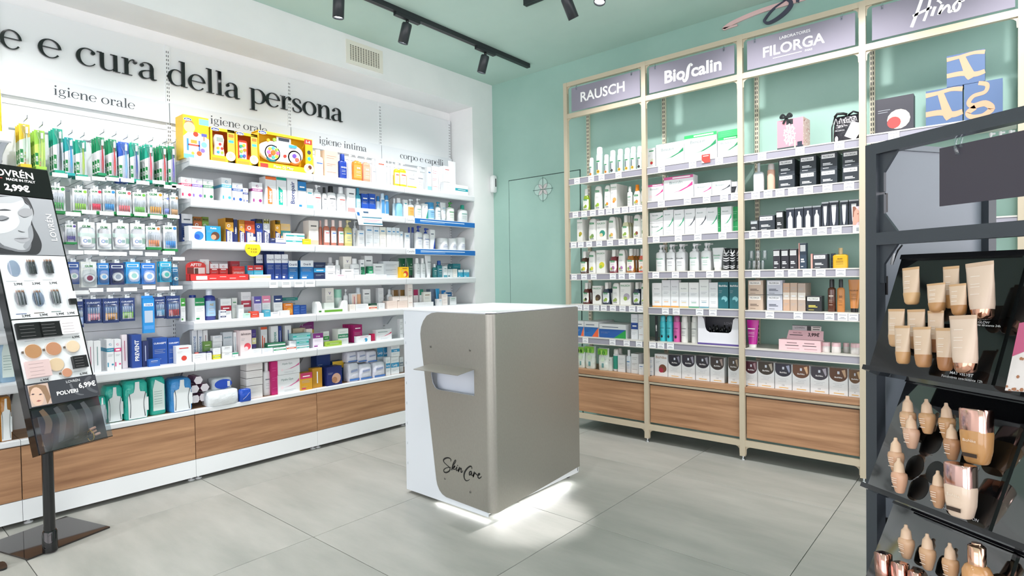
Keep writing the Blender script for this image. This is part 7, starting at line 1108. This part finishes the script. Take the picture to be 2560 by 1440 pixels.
for pts, c in (([(-60, 700), (60, 680), (155, 700), (60, 705)], '#3a3c40'), ([(-60, 800), (20, 770), (122, 800), (90, 840), (10, 850), (-50, 830)], '#84878c'), ([(-60, 815), (20, 835), (122, 800), (90, 825), (10, 848)], '#3f4145'), ([(250, 715), (330, 670), (440, 690), (440, 760), (340, 790), (260, 760)], '#9a9ca0'), ([(255, 760), (330, 790), (400, 780), (330, 800)], '#4a4c50'), ([(250, 975), (300, 990), (345, 1000), (300, 1005), (255, 990)], '#55585c'), ([(190, 1092), (300, 1065), (410, 1085), (385, 1125), (300, 1150), (240, 1128)], '#a3a5aa'), ([(190, 1092), (300, 1085), (410, 1085), (300, 1098)], '#5a5c60'), ([(60, 1190), (250, 1245), (370, 1235), (430, 1150), (400, 1260), (250, 1275), (80, 1225)], '#787b80')): gp(pts, c, .0018)
a0, b0 = pc(600/5.54, 400+570/5.54); m.text('LOVRÉN', lambda a, b, t: S3(a, b, .0022), '#eef0f2', -.038, 1.13, .028, .26, math.pi/2, .005); wb(m, 'print', PAPER, ps)
# two white product boards
for b0, b1 in ((.650, .972), (.331, .644)):
    m = MB(); pbox(m, -.298, -.004, b0, b1, -.004, .0, '#e9ecee'); wb(m, 'product_board', PLAST, std)
z5 = lambda x, y: pc(x/2.822, 640+y/2.822)
PT = lambda a, b, t: S3(a, b, .0008)
for x, y, s in ((185, 422, '2,99€'), (308, 415, '2,99€'), (424, 408, '2,99€'), (500, 402, '2,99€'), (128, 198, '2,99€'), (255, 194, '2,99€'), (375, 190, '2,99€'), (535, 571, '6,99€'), (315, 873, '6,99€'), (590, 829, '6,99€')): a, b = z5(x, y); m = MB(); m.text(s, PT, '#2a2c30', a, b, .011, .045, 0, .02); wb(m, 'price_print', PAPER, std)
for x, y, c in ((150, 409, '#2a4a86'), (276, 401, '#5a4636'), (396, 392, '#4a6a60'), (80, 178, '#c5c9cc'), (205, 174, '#c5c9cc'), (335, 168, '#c5c9cc'), (210, 600, '#c0c4c8'), (350, 588, '#c0c4c8'), (470, 575, '#c0c4c8'), (540, 815, '#c0c4c8')):
    a, b = z5(x, y); m = MB(); m.poly([PT(a-.022, b-.0015, 0), PT(a+.022, b-.0015, 0), PT(a+.022, b+.0015, 0), PT(a-.022, b+.0015, 0)], c); wb(m, 'caption_print', PAPER, std)
def place_on_stand(x, y): a, b = z5(x, y); return a, b
rot_s = Matrix((dv, uv, Nv)).transposed().to_4x4()
def on_stand(o, a, b, t=.0005): mm = rot_s.copy(); mm.translation = Vector(S3(a, b, t)); o.matrix_basis = mm
row = 0
for i, (x, y, col_, np_) in enumerate(((97, 88, '#7f94b0', 1), (220, 84, '#24262b', 5), (340, 80, '#2a2528', 5), (145, 300, '#8a8e94', 5), (270, 300, '#7f90a8', 4), (390, 292, '#9aa0a2', 5))):
    a, b = z5(x, y); m = MB(); m.add([S3(a+.026*math.cos(q), b+.042*math.sin(q), .0012) for q in [.3491*j for j in range(18)]], [tuple(range(18))], '#93a3b8' if i in (0, 4) else '#b9bdc2'); wb(m, 'cup_recess', PLAST, std)
    m = MB(); vs = []
    for q in range(11):
        w_ = math.pi*q/10; vs += [S3(a+.024*math.cos(w_), b-.038, .002+.022*math.sin(w_)), S3(a+.024*math.cos(w_), b+.045, .002+.022*math.sin(w_))]
    m.add(vs, [(2*q, 2*q+2, 2*q+3, 2*q+1) for q in range(10)], WH, True); wb(m, 'clear_cup', CLEAR, std)
    if i == 0: np_ = 0
    for j in range(np_):
        o = thing('cosmetic_pencil', '', 'pencil', (0, 0, 0)); on_stand(o, a-.016+.0075*j, b-.034, .008+.003*(j % 2)); mm = MB(); mm.tube([(0, 0, 0), (0, .062, 0)], .0034, col_ if j % 2 else '#40444a', 6); mm.build('barrel', PLAST, o); mm = MB(); mm.tube([(0, .062, 0), (0, .070, 0), (0, .076, 0)], [.0034, .0026, .0005], '#a8785a', 6); mm.build('tip', PAPER, o); reg(o, 'make-up pencil in the %s cup' % ('first', 'second upper', 'third upper', 'first lower', 'second lower', 'third lower')[i], 'tilted black stand', (x+j, 0), 'pencil', 'pencils on the stand')
for x, y, r, c, d_ in ((228, 675, 55, '#b98a5f', 'caramel round powder compact'), (372, 657, 53, '#c08a68', 'terracotta round powder compact'), (508, 640, 48, '#e3cdae', 'ivory round powder compact'), (392, 768, 52, '#dcc4a2', 'pale marbled powder compact'), (467, 825, 35, '#c98f72', 'small peach powder compact')):
    a, b = z5(x, y); R_ = r/2.822/520; o = thing('powder_compact', d_+' on the tilted stand', 'compact', (0, 0, 0), 0, 'compacts on the stand'); on_stand(o, a, b); mm = MB(); mm.loft([(0, R_*1.02, R_), (.007, R_*1.02, R_), (.008, R_*.96, R_*.94)], '#d8cfc6', 24); mm.build('pan', PLAST, o); mm = MB(); mm.loft([(.0081, R_*.94, R_*.92), (.0088, R_*.9, R_*.88)], c, 24); mm.build('powder', PAPER, o); MB().box(-R_-.008, -R_, -.005, .005, 0, .006, '#6a5a4c').build('catch', PLAST, o)
for x, y, w_, h_, c, d_ in ((197, 532, 155, 105, '#17181a', 'black eyeshadow palette box, left of two'), (345, 520, 145, 102, '#17181a', 'black eyeshadow palette box, right of two'), (480, 508, 130, 92, '#e9e9ec', 'white make-up box beside the palettes'), (262, 800, 150, 110, '#e0c6c4', 'pale pink make-up box'), (555, 750, 100, 85, '#1c1d1f', 'small black make-up box at the lower right')):
    a, b = z5(x, y); W_, H_ = w_/2.822/540, h_/2.822/480; o = thing('makeup_box', d_+' on the tilted stand', 'make-up box', (0, 0, 0), 0, 'make-up boxes on the stand'); on_stand(o, a, b); mm = MB().box(-W_/2, W_/2, -H_/2, H_/2, 0, .018, c); 
    for q in range(4): mm.box(-W_*.4, W_*.2, -H_*.36+q*H_*.22, -H_*.36+q*H_*.22+.0015, .018, .0184, '#8a8688' if c < '#8' else '#b09a9c')
    mm.build('box', PLAST, o)
a, b = z5(488, 300); o = thing('makeup_box', 'small white and black make-up pack at the right edge of the tilted stand', 'make-up box', (0, 0, 0)); on_stand(o, a+.01, b); MB().box(-.016, .016, -.004, .036, 0, .014, '#eef0f0').box(-.016, .016, -.034, -.004, 0, .014, '#1b1c1e').build('box', PLAST, o)
# price banner and clear pocket
m = MB(); pbox(m, -.303, .003, .216, .327, -.004, .012, '#3f4148'); bn = wb(m, 'price_banner', PLAST, std)
m = MB(); PB = lambda a, b, t: S3(a, b, .0125+t)
m.poly([PB(-.30, .22, 0), PB(-.215, .22, 0), PB(-.215, .322, 0), PB(-.30, .322, 0)], '#d3b9ac'); m.poly([PB(-.27+.03*math.cos(q)*.9, .265+.045*math.sin(q), .0004) for q in [.3491*j for j in range(18)]], '#e6c3ae'); m.poly([PB(*p, .0002) for p in ((-.3, .27), (-.295, .315), (-.26, .322), (-.225, .31), (-.215, .25), (-.235, .22), (-.24, .27), (-.27, .305))], '#9a7a60')
for p in ((-.285, .278), (-.255, .272)): m.poly([PB(p[0]-.008, p[1], .0008), PB(p[0], p[1]-.003, .0008), PB(p[0]+.008, p[1], .0008), PB(p[0], p[1]+.004, .0008)], '#4a3a44')
m.poly([PB(-.278, .243, .0008), PB(-.268, .239, .0008), PB(-.256, .243, .0008), PB(-.268, .248, .0008)], '#b0645f')
m.text('LOVRÉN', PB, '#e6e8ea', -.105, .312, .012, .09, 0, .005).text('POLVERI', lambda a, b, t: PB(a, b, .0008), WH, -.14, .262, .018, .11, 0, .03).text('6,99€', lambda a, b, t: PB(a, b, .0008), WH, -.045, .283, .024, .085, 0, .03)
m.ribbon([(-.12, .30), (-.11, .26), (-.09, .24), (-.07, .235)], [.01, .012, .008, .004], PB, -.0002, .0, '#6a6c72'); m.ribbon([(-.02, .32), (-.045, .30), (-.04, .26), (-.005, .235)], [.014, .02, .018, .01], PB, -.0002, .0, '#5a5c62'); wb(m, 'print', PAPER, bn)
m = MB(); pbox(m, -.300, 0, 0, .205, -.004, .0, '#23252a'); wb(m, 'pocket_back', GLOSS, std)
m = MB(); pbox(m, -.302, .002, 0.0, .165, .040, .042, WH); pbox(m, -.302, -.300, 0, .165, 0, .042, WH); pbox(m, .0, .002, 0, .165, 0, .042, WH); wb(m, 'clear_pocket', SMOKE, std)
m = MB(); pbox(m, -.302, .002, -.004, .0, 0, .042, '#0d0e10'); wb(m, 'pocket_floor', GLOSS, std)
m = MB(); [m.ribbon([(-.26+.06*q, .2), (-.24+.06*q, .13), (-.28+.07*q, .03)], [.02, .03, .018], lambda a, b, t: S3(a, b, .0006+t), 0, .0002, c) for q, c in enumerate(('#6f5a48', '#4a4c50', '#3c3e42', '#505256'))]; wb(m, 'pocket_print', PAPER, std)
for i, (a0, b0, a1, b1, t0) in enumerate(((-.20, .006, -.05, .040, .010), (-.19, .006, -.045, .022, .026), (-.22, .022, -.055, .056, .018))):
    o = thing('makeup_brush', 'black make-up brush with pink tip, %s of the bundle' % ('lowest', 'front', 'highest')[i], 'brush', S3(a0, b0+.006, t0), 0, 'brushes in the clear pocket'); q0, q1 = Vector((0, 0, 0)), Vector(S3(a1, b1, t0))-Vector(S3(a0, b0, t0)); mm = MB(); mm.tube([q0, q1*.82], .0045, '#1a1a1c', 8); mm.build('handle', GLOSS, o); mm = MB(); mm.tube([q1*.82, q1*.92, q1], [.0055, .007, .006], '#d9a690', 8); mm.build('tip', PAPER, o)
m = MB(); rg = [S3(-.085+.004*math.cos(q), .026+.026*math.sin(q), .018+.02*math.cos(q)) for q in [.5236*j for j in range(13)]]; m.tube(rg, .0015, '#d8a82f', 5); o = wb(m, 'rubber_band', PLAST); tag(o, 'yellow rubber band around the make-up brushes', 'rubber band')
o = thing('stand_foot', 'dark foot tip of another stand at the lower left edge', 'stand', on(2, 1418, 2, 0)); MB().loft([(0, .05, .02), (.008, .05, .02)], '#1c1d20', 12, 3).build('plate', GLOSS, o)

# ================================================================ dark make-up display (right foreground)
A_ = Vector((.84, -.545, 0)).normalized(); B_ = Vector((-.545, -.84, 0)).normalized(); P0 = Vector((3.9242, -2.526, 0))
Q3 = lambda a, b, z: tuple(P0+A_*a+B_*b+Vector((0, 0, z)))
dsp = thing('makeup_display', 'anthracite metal frame make-up display with glossy black trays at the right edge', 'display', tuple(P0+A_*.4-B_*.2))
def qb(mb, a0, a1, b0, b1, z0, z1, c): mb.add([Q3(a, b, z) for a in (a0, a1) for b in (b0, b1) for z in (z0, z1)], [(0, 1, 3, 2), (4, 6, 7, 5), (0, 4, 5, 1), (2, 3, 7, 6), (0, 2, 6, 4), (1, 5, 7, 3)], c)
AN = '#3b4148'
for a in (0, .9):
    for b in (-.03, -.44): m = MB(); qb(m, a-.0148, a+.0178, b, b+.03, .0, 1.6, AN); wb(m, 'post', PAINT, dsp)
for z0, z1 in ((1.5715, 1.60), (1.332, 1.3646), (.10, .13)):
    m = MB(); qb(m, .0178, .886, -.03, 0, z0, z1, AN); rl = wb(m, 'rail', PAINT, dsp)
    for s, aa in ((1, .0178), (-1, .886)):
        for zz, sg in (((z0, -1),) if z0 > 1.5 else ((z1, 1), (z0, -1))):
            m = MB(); m.prism([(aa, zz), (aa+s*.05, zz), (aa+s*.012, zz+sg*.05), (aa+s*.012, zz+sg*.10), (aa, zz+sg*.10)], lambda p, q, t: Q3(p, t, q), -.02, -.012, AN); wb(m, 'gusset', PAINT, rl)
    m = MB(); qb(m, -.0148, .0178, -.41, -.03, z0, z1, AN); wb(m, 'side_rail', PAINT, dsp) if z0 < 1 else None
m = MB(); qb(m, -.008, -.002, -.43, -.055, .12, 1.59, '#7b848d'); wb(m, 'side_panel', PAINT, dsp)
m = MB(); qb(m, -.008, .004, -.43, -.045, 1.59, 1.605, '#6f7880'); wb(m, 'side_panel_cap', PAINT, dsp)
m = MB(); qb(m, .0, .89, -.43, -.42, .12, 1.30, '#4a5058'); wb(m, 'back_panel', PAINT, dsp)
for z in (.55, .66, 1.2, 1.42):
    m = MB(); qb(m, .006, .016, -.042, -.036, z, z+.05, '#0c0d0f'); wb(m, 'hinge_gap', PAINT, dsp)
m = MB(); m.tube([Q3(.05, -.05, 1.33), Q3(.03, -.06, 1.318), Q3(.022, -.05, 1.28)], .0022, '#2a2c30', 6).tube([Q3(.024, -.052, 1.31), Q3(.02, -.05, 1.28)], .004, '#dfe3e6', 8); wb(m, 'cable', PLAST, dsp)
# blank sign on clear clips
o = thing('hanging_sign', 'dark plum blank sign clipped to the anthracite rail', 'sign', Q3(.4, .01, 1.415)); m = MB(); qb(m, .192, .75, .004, .008, 1.413, 1.548, '#3d3843'); wb(m, 'board', PLAST, o)
m = MB()
for q in (0, .012): m.tube([Q3(.225+q, -.01, 1.575), Q3(.228+q, .006, 1.562), Q3(.231+q, .012, 1.54)], .004, '#e6ecf0', 6)
m.tube([Q3(.231, .012, 1.545), Q3(.238, .014, 1.525)], .005, '#e6ecf0', 8); wb(m, 'clip', CLEAR, o)
# sloping trays
TR = []
for k, (b0, z0, b1, z1) in enumerate(((-.047, 1.292, .065, 1.007), (-.063, .971, .073, .705), (-.02, .655, .116, .40))):
    v = Vector((b1-b0, z1-z0)); L = v.length; v /= L; nb, nz = -v.y, v.x    # outward normal in (b, z)
    TR.append((b0, z0, v, nb, nz, L))
    T3 = lambda a, s, t, q=(b0, z0, v, nb, nz): Q3(a, q[0]+q[2].x*s+q[3]*t, q[1]+q[2].y*s+q[4]*t)
    def tb_(mb, a0, a1, s0, s1, t0, t1, c, T3=T3): mb.add([T3(a, s, t) for a in (a0, a1) for s in (s0, s1) for t in (t0, t1)], [(0, 1, 3, 2), (4, 6, 7, 5), (0, 4, 5, 1), (2, 3, 7, 6), (0, 2, 6, 4), (1, 5, 7, 3)], c)
    m = MB(); tb_(m, .05, .86, 0, L, -.03, 0, '#0f1012'); tr = wb(m, 'tray', MIRR if k else GLOSS, dsp)
    m = MB(); tb_(m, .05, .86, L-.012, L, 0, .022, '#17181b'); wb(m, 'tray_lip', GLOSS, tr)
    m = MB(); tb_(m, .05, .86, -.012, 0, -.03, .006, '#17181b'); wb(m, 'tray_edge', GLOSS, tr)
    m = MB(); tb_(m, .335, .343, 0, L, 0, .006, '#050506'); wb(m, 'divider', GLOSS, tr)
    TR[-1] = (*TR[-1], tr, T3)
zt = lambda x, y: (2150+x/1.756, 620+y/1.756)
def tray_pt(k, x, y, t):
    b0, z0, v, nb, nz, L, tr, T3 = TR[k]; O = Vector(T3(0, 0, t)); n = (B_*nb+Vector((0, 0, nz))).normalized(); return on_plane(*zt(x, y), O, n)
def px_len(P, L): return L/(FPX/((P-CAM).dot(CF)))
facing = math.atan2(-B_.x*-1, B_.y*-1)   # local -Y turned towards the shopper
RZ = math.atan2(A_.y, A_.x)
def cosm(k, xb, yb, xt, yt, w, kind, c, desc, t=.016):
    P = tray_pt(k, xb, yb, t); L = px_len(P, math.hypot(xt-xb, yt-yb)/1.756); W_ = px_len(P, w/1.756); nm = {'tube': 'foundation_tube', 'drop': 'dropper_bottle', 'glass': 'foundation_bottle', 'round': 'serum_bottle', 'lip': 'lipstick'}[kind]
    o = thing(nm, '', {'tube': 'tube', 'lip': 'lipstick'}.get(kind, 'bottle'), P, 0)
    lean = (xt-xb)/max(1, (yb-yt)); o.rotation_euler = (math.radians(-4), math.radians(-3)+lean*.6, RZ)
    rx, ry = W_/2, W_*.2; b = MB(); c_ = MB(); l = MB()
    if kind == 'tube':
        b.loft([(.0, rx*.5, ry*1.5), (L*.05, rx*.62, ry*1.7), (L*.25, rx*.8, ry*1.6), (L*.6, rx*.92, ry*1.0), (L*.93, rx, ry*.25), (L, rx, ry*.2)], c[0], 18, 2.3); b.build('body', PLAST, o)
        ft = .16 if c[3] else .30; fr2 = [(0, rx*.515, ry*1.54), (L*.05, rx*.635, ry*1.75), (L*.16, rx*.735, ry*1.68)]+([] if c[3] else [(L*.25, rx*.815, ry*1.64), (L*.30, rx*.835, ry*1.56)]); c_.loft([(-.002, rx*.35, ry*1.2)]+fr2, c[1], 18, 2.3); c_.build('tinted_foot', CHROME if c[3] else PLAST, o); c2_ = MB(); c2_.loft([(L*.935, rx*1.01, ry*.29), (L*1.002, rx*1.01, ry*.25)], c[2], 16, 2.3); c2_.build('crimp', PLAST, o)
        for z_ in (.74, .6, .55, .42): l.poly([(x_, -ry*(1.05+(.75-z_)*1.2)-.0016, L*z_+z__) for x_, z__ in ((-rx*.35, 0), (rx*.3, 0), (rx*.3, .0012), (-rx*.35, .0012))], '#efe3d8'); 
        l.build('print', PAPER, o)
    elif kind == 'drop':
        b.loft([(0, rx*.42, rx*.4), (L*.03, rx*.55, rx*.5), (L*.3, rx*.9, rx*.8), (L*.46, rx, rx*.88), (L*.56, rx*.92, rx*.82), (L*.6, rx*.6, rx*.6), (L*.62, rx*.55, rx*.55)], c[0], 18, 2.2); b.build('body', PLAST, o)
        c_.loft([(L*.6, rx*.68, rx*.68), (L*.63, rx*.66, rx*.66), (L*.82, rx*.56, rx*.56), (L*.86, rx*.42, rx*.42), (L*.92, rx*.24, rx*.24), (L*.98, rx*.22, rx*.22), (L, rx*.14, rx*.14)], c[1], 16); c_.build('dropper_cap', PLAST, o)
        for z_ in (.42, .36, .3, .18): l.poly([(x_, -rx*.9-.001, L*z_+z__) for x_, z__ in ((-rx*.35, 0), (rx*.4, 0), (rx*.4, .0015), (-rx*.35, .0015))], '#f0dccb')
        l.build('print', PAPER, o)
    elif kind == 'glass':
        b.loft([(0, rx*.62, ry*1.2), (L*.04, rx*.72, ry*1.5), (L*.25, rx*.92, ry*1.7), (L*.55, rx, ry*1.8), (L*.6, rx*.97, ry*1.75)], c[0], 20, 3); b.build('body', LIQ, o)
        c_.loft([(L*.58, rx*.96, ry*1.7), (L*.97, rx*.97, ry*1.75), (L, rx*.93, ry*1.6)], c[1], 20, 3.5); c_.build('cap', CHROME, o)
        l.text('BioNike', lambda a, q, t: (a, -ry*1.8-.0012, q), '#f4e6d6', 0, L*.42, .006, rx*1.2); l.build('print', PAPER, o); l = MB(); l.poly([(x_, -ry*1.8-.001, L*.12+z__) for x_, z__ in ((-rx*.5, 0), (rx*.5, 0), (rx*.5, .008), (-rx*.5, .008))], '#3a2a20'); l.build('stripe', PAPER, o)
    elif kind == 'round':
        b.loft([(0, rx*.9, rx*.9), (.004, rx, rx), (L*.38, rx, rx), (L*.5, rx*.8, rx*.8), (L*.55, rx*.55, rx*.55)], c[0], 22); b.build('body', LIQ, o); c_.loft([(L*.53, rx*.6, rx*.6), (L*.92, rx*.6, rx*.6), (L*.95, rx*.5, rx*.5), (L*.95, rx*.36, rx*.36), (L, rx*.34, rx*.34)], c[1], 20); c_.build('pump_head', CHROME, o)
    else:
        b.loft([(0, rx, rx), (L*.45, rx, rx)], c[0], 8, 5); b.build('base', CHROME, o); c_.loft([(L*.45, rx*1.05, rx*1.05), (L*.97, rx*1.05, rx*1.05), (L, rx*.9, rx*.9)], c[1], 8, 5); c_.build('cap', CHROME, o)
    reg(o, desc, 'black make-up tray', (xb, 0), o['category'], 'make-up on the black trays')
NU = '#d9bfa6'
for i, (xb, yb, xt, yt, w, tc, d_) in enumerate(((228, 245, 217, 85, 80, '#d3ab7c', 'beige tube alone at the top left'), (340, 278, 328, 155, 84, '#b98a5a', 'beige tube with tan foot in the top row'), (402, 262, 398, 80, 72, '#d9a56a', 'orange-beige tube at the back of the top row'), (436, 292, 422, 158, 76, '#b07f4f', 'beige tube with brown foot beside the big tube'), (160, 430, 158, 268, 80, '#c9a27a', 'back beige tube, first of the lower group'), (250, 440, 242, 270, 84, '#c39a70', 'back beige tube, second of the lower group'), (335, 455, 330, 275, 74, '#9a6a48', 'back beige tube, third of the lower group'), (190, 505, 180, 342, 74, '#c89a6a', 'front beige tube, first of the lower group'), (280, 520, 263, 348, 84, '#b8875c', 'front beige tube, second of the lower group'), (375, 535, 365, 352, 78, '#a8734a', 'front beige tube, third of the lower group'))):
    cosm(0, xb, yb, xt, yt, w, 'tube', (NU, tc, '#cba47a', 0), d_, .026 if i in (2, 4, 5, 6) else .052)
cosm(0, 540, 310, 515, 62, 120, 'tube', ('#dcc5b2', '#d9a58c', '#cfb49c', 1), 'large upper foundation tube with copper foot', .04); cosm(0, 465, 545, 443, 297, 120, 'tube', ('#dcc5b2', '#d9a58c', '#cfb49c', 1), 'large lower foundation tube with copper foot', .078)
DROPS = ((1, 212, 820, 205, 650, '#d6ad88'), (1, 298, 815, 285, 665, '#cfa378'), (1, 385, 840, 373, 682, '#cb9d70'), (1, 228, 880, 218, 735, '#d9b096'), (1, 405, 930, 400, 775, '#b98a66'), (1, 160, 985, 152, 835, '#d3a888'), (1, 175, 1075, 165, 925, '#d8a98c'), (1, 345, 1140, 340, 980, '#c79a78'), (2, 205, 1362, 198, 1218, '#d8b08e'), (2, 298, 1412, 292, 1258, '#d5ab86'), (2, 400, 1465, 390, 1300, '#d3a67e'))
DN = ('back', 'back middle', 'back right', 'overlapping front', 'right front', 'far left', 'lowest left', 'lowest middle', 'bottom tray left', 'bottom tray middle', 'bottom tray right')
for i, (k, xb, yb, xt, yt, c) in enumerate(DROPS): cosm(k, xb, yb, xt, yt, 66, 'drop', (c, '#e3c3a6'), 'nude dropper bottle, %s one' % DN[i], .02)
cosm(1, 515, 945, 508, 708, 122, 'glass', ('#c9955e', '#e3b4a6'), 'tan glass foundation bottle with rose gold cap', .025); cosm(1, 445, 1180, 438, 952, 122, 'glass', ('#e6cdb8', '#e3b9b0'), 'pale glass foundation bottle with rose gold cap', .025)
cosm(2, 517, 1500, 510, 1300, 112, 'round', ('#d8a06a', '#e6b79c'), 'round peach serum bottle with copper pump', .03); cosm(2, 110, 1500, 92, 1345, 54, 'lip', ('#c99a8a', '#e0ada0'), 'rose gold lipstick, left one', .035); cosm(2, 185, 1540, 168, 1388, 54, 'lip', ('#c99a8a', '#e0ada0'), 'rose gold lipstick, middle one', .035); cosm(2, 250, 1560, 238, 1425, 46, 'lip', ('#c99a8a', '#e0ada0'), 'rose gold lipstick, right one', .035)
for x, y in ((318, 855), (240, 958), (330, 985), (260, 1055)):
    P = tray_pt(1, x, y, .0006); b0, z0, v, nb, nz, L, tr, T3 = TR[1]; vd = (B_*v.x+Vector((0, 0, v.y))).normalized(); m = MB(); m.add([P+A_*.021*math.cos(q)+vd*.028*math.sin(q) for q in [.2856*j for j in range(22)]], [tuple(range(22))], '#020203'); wb(m, 'socket', PLAST, tr)
for k, x, y, s, h, w in ((0, 445, 553, 'MAT VELVET', .0062, .1), (0, 445, 573, 'Fondotinta opacizzante 12h', .0055, .11), (0, 530, 325, 'HA GLOW', .0055, .06), (0, 540, 338, 'Fondotinta idratante 24h', .005, .07), (1, 490, 962, 'LIFTING', .006, .06), (1, 440, 1168, 'HIGH PROTECTION', .006, .09)):
    P = tray_pt(k, x, y, .0012); b0, z0, v, nb, nz, L, tr, T3 = TR[k]; vd = -(B_*v.x+Vector((0, 0, v.y))).normalized(); m = MB(); m.text(s, lambda a, b, t: tuple(P+A_*a+vd*b), '#e9eaec', 0, 0, h, w, 0, .01); wb(m, 'print', PAPER, tr)
# speckled advertising card at the picture edge
q = [tray_pt(0, x, y, .045) for x, y in ((636, 625), (700, 330), (860, 300), (830, 640))]; o = thing('advert_card', 'pink and white card with brown powder splash at the right edge', 'card', q[0]); n_ = (B_*TR[0][3]+Vector((0, 0, TR[0][4]))).normalized(); m = MB().add([p-q[0] for p in q]+[p-q[0]-n_*.002 for p in q], [(0, 3, 2, 1), (4, 5, 6, 7), (0, 1, 5, 4), (1, 2, 6, 5), (2, 3, 7, 6), (3, 0, 4, 7)], '#e4dcda')
bl2 = lambda u_, v_: (q[0].lerp(q[3], u_)).lerp(q[1].lerp(q[2], u_), v_)-q[0]+n_*.0006
m.poly([bl2(0, .5), bl2(.5, .6), bl2(1, .5), bl2(1, 1), bl2(0, 1)], '#c05a80')
for i in range(26): u_, v_, r = random.random(), random.random()**2*.5, random.uniform(.02, .05); m.poly([bl2(min(1, max(0, u_+r*math.cos(k_))), min(1, max(0, v_+r*.6*math.sin(k_)))) + n_*.0004*(1+i*.02) for k_ in (0, 1.05, 2.1, 3.14, 4.2, 5.24)], '#a8704f')
m.build('card', PAPER, o)

# ================================================================ lamps
lamp_body('track_spotlight', 'lit cylinder spotlight pointing straight down on the long track', (.93, -2.16, ZK), (-.12, .02, -1), (0, 1, 0), power=1.2, size=100)
lamp_body('track_spotlight', 'black spotlight in mid track turned to the white wall', (.93, -1.60, ZK), (-.3, -.08, -1), (0, 1, 0), power=1.08, size=110)
lamp_body('track_spotlight', 'black spotlight near the track end turned to the white wall', (.93, -.78, ZK), (-.3, -.08, -1), (0, 1, 0), power=1.08, size=110)
for y, w_ in ((-2.75, 'first'), (-3.55, 'second'), (-4.6, 'third')): lamp_body('track_spotlight', '%s black track spotlight outside the picture above the white wall' % w_, (.93, y, ZK), (-.3, 0, -1), (0, 1, 0), power=1.08, size=110)
lamp_body('track_spotlight', 'black spotlight near the start of the second track', (2.0, -1.16, ZK), (.12, .6, -1), (1, 0, 0), power=1.1, size=100)
lamp_body('track_spotlight', 'lit spotlight at the top picture edge on the second track', (2.28, -1.16, ZK), (2.29-2.28, -1.97+1.16, -3.05), (1, 0, 0), power=8, size=14, blend=.6)
for x, w_ in ((2.9, 'first'), (3.5, 'second'), (4.3, 'third')): lamp_body('track_spotlight', '%s black track spotlight outside the picture above the green wall' % w_, (x, -1.16, ZK), (.05, .6, -1), (1, 0, 0), power=1.1, size=100)
track((2.6, -6.0), (2.6, -2.6), 'added black ceiling track outside the picture over the open floor')  # unseen track, added with its floor lamps for more even light
for y, w_ in ((-3.0, 'first'), (-4.2, 'second'), (-5.4, 'third')): lamp_body('track_spotlight', '%s added black track spotlight outside the picture over the open floor' % w_, (2.6, y, ZK), (.1, .1, -1), (0, 1, 0), power=.7, size=110)
lamp_body('track_spotlight', 'black track spotlight outside the picture aimed at the counter', (2.6, -2.75, ZK), (1.86-2.6, -1.8+2.75, -1.95), (0, 1, 0), power=3, size=24, blend=.6)

# ================================================================ labels that single each thing out
from collections import defaultdict
ordn = ['first', 'second', 'third', 'fourth', 'fifth', 'sixth', 'seventh', 'eighth', 'ninth', 'tenth', 'eleventh', 'twelfth']
gq = defaultdict(list)
for o, d_, pl, ky in PEND: gq[d_, pl].append((ky, o))
for (d_, pl), L in gq.items():
    L.sort(key=lambda t: t[0])
    for i, (ky, o) in enumerate(L):
        lab = '%s, %s' % (d_, pl)
        if len(L) > 1: lab += ', %s from left' % ordn[min(i, 11)]
        if len(lab.split()) > 16: lab = lab.replace('green-wall bay', 'green bay').replace(', bay by white pier', ', pier bay').replace(' with ', ' ', 1)
        if len(lab.split()) > 16: print('LONG', lab)
        o['label'] = lab
bpy.data.objects.remove(_fo)
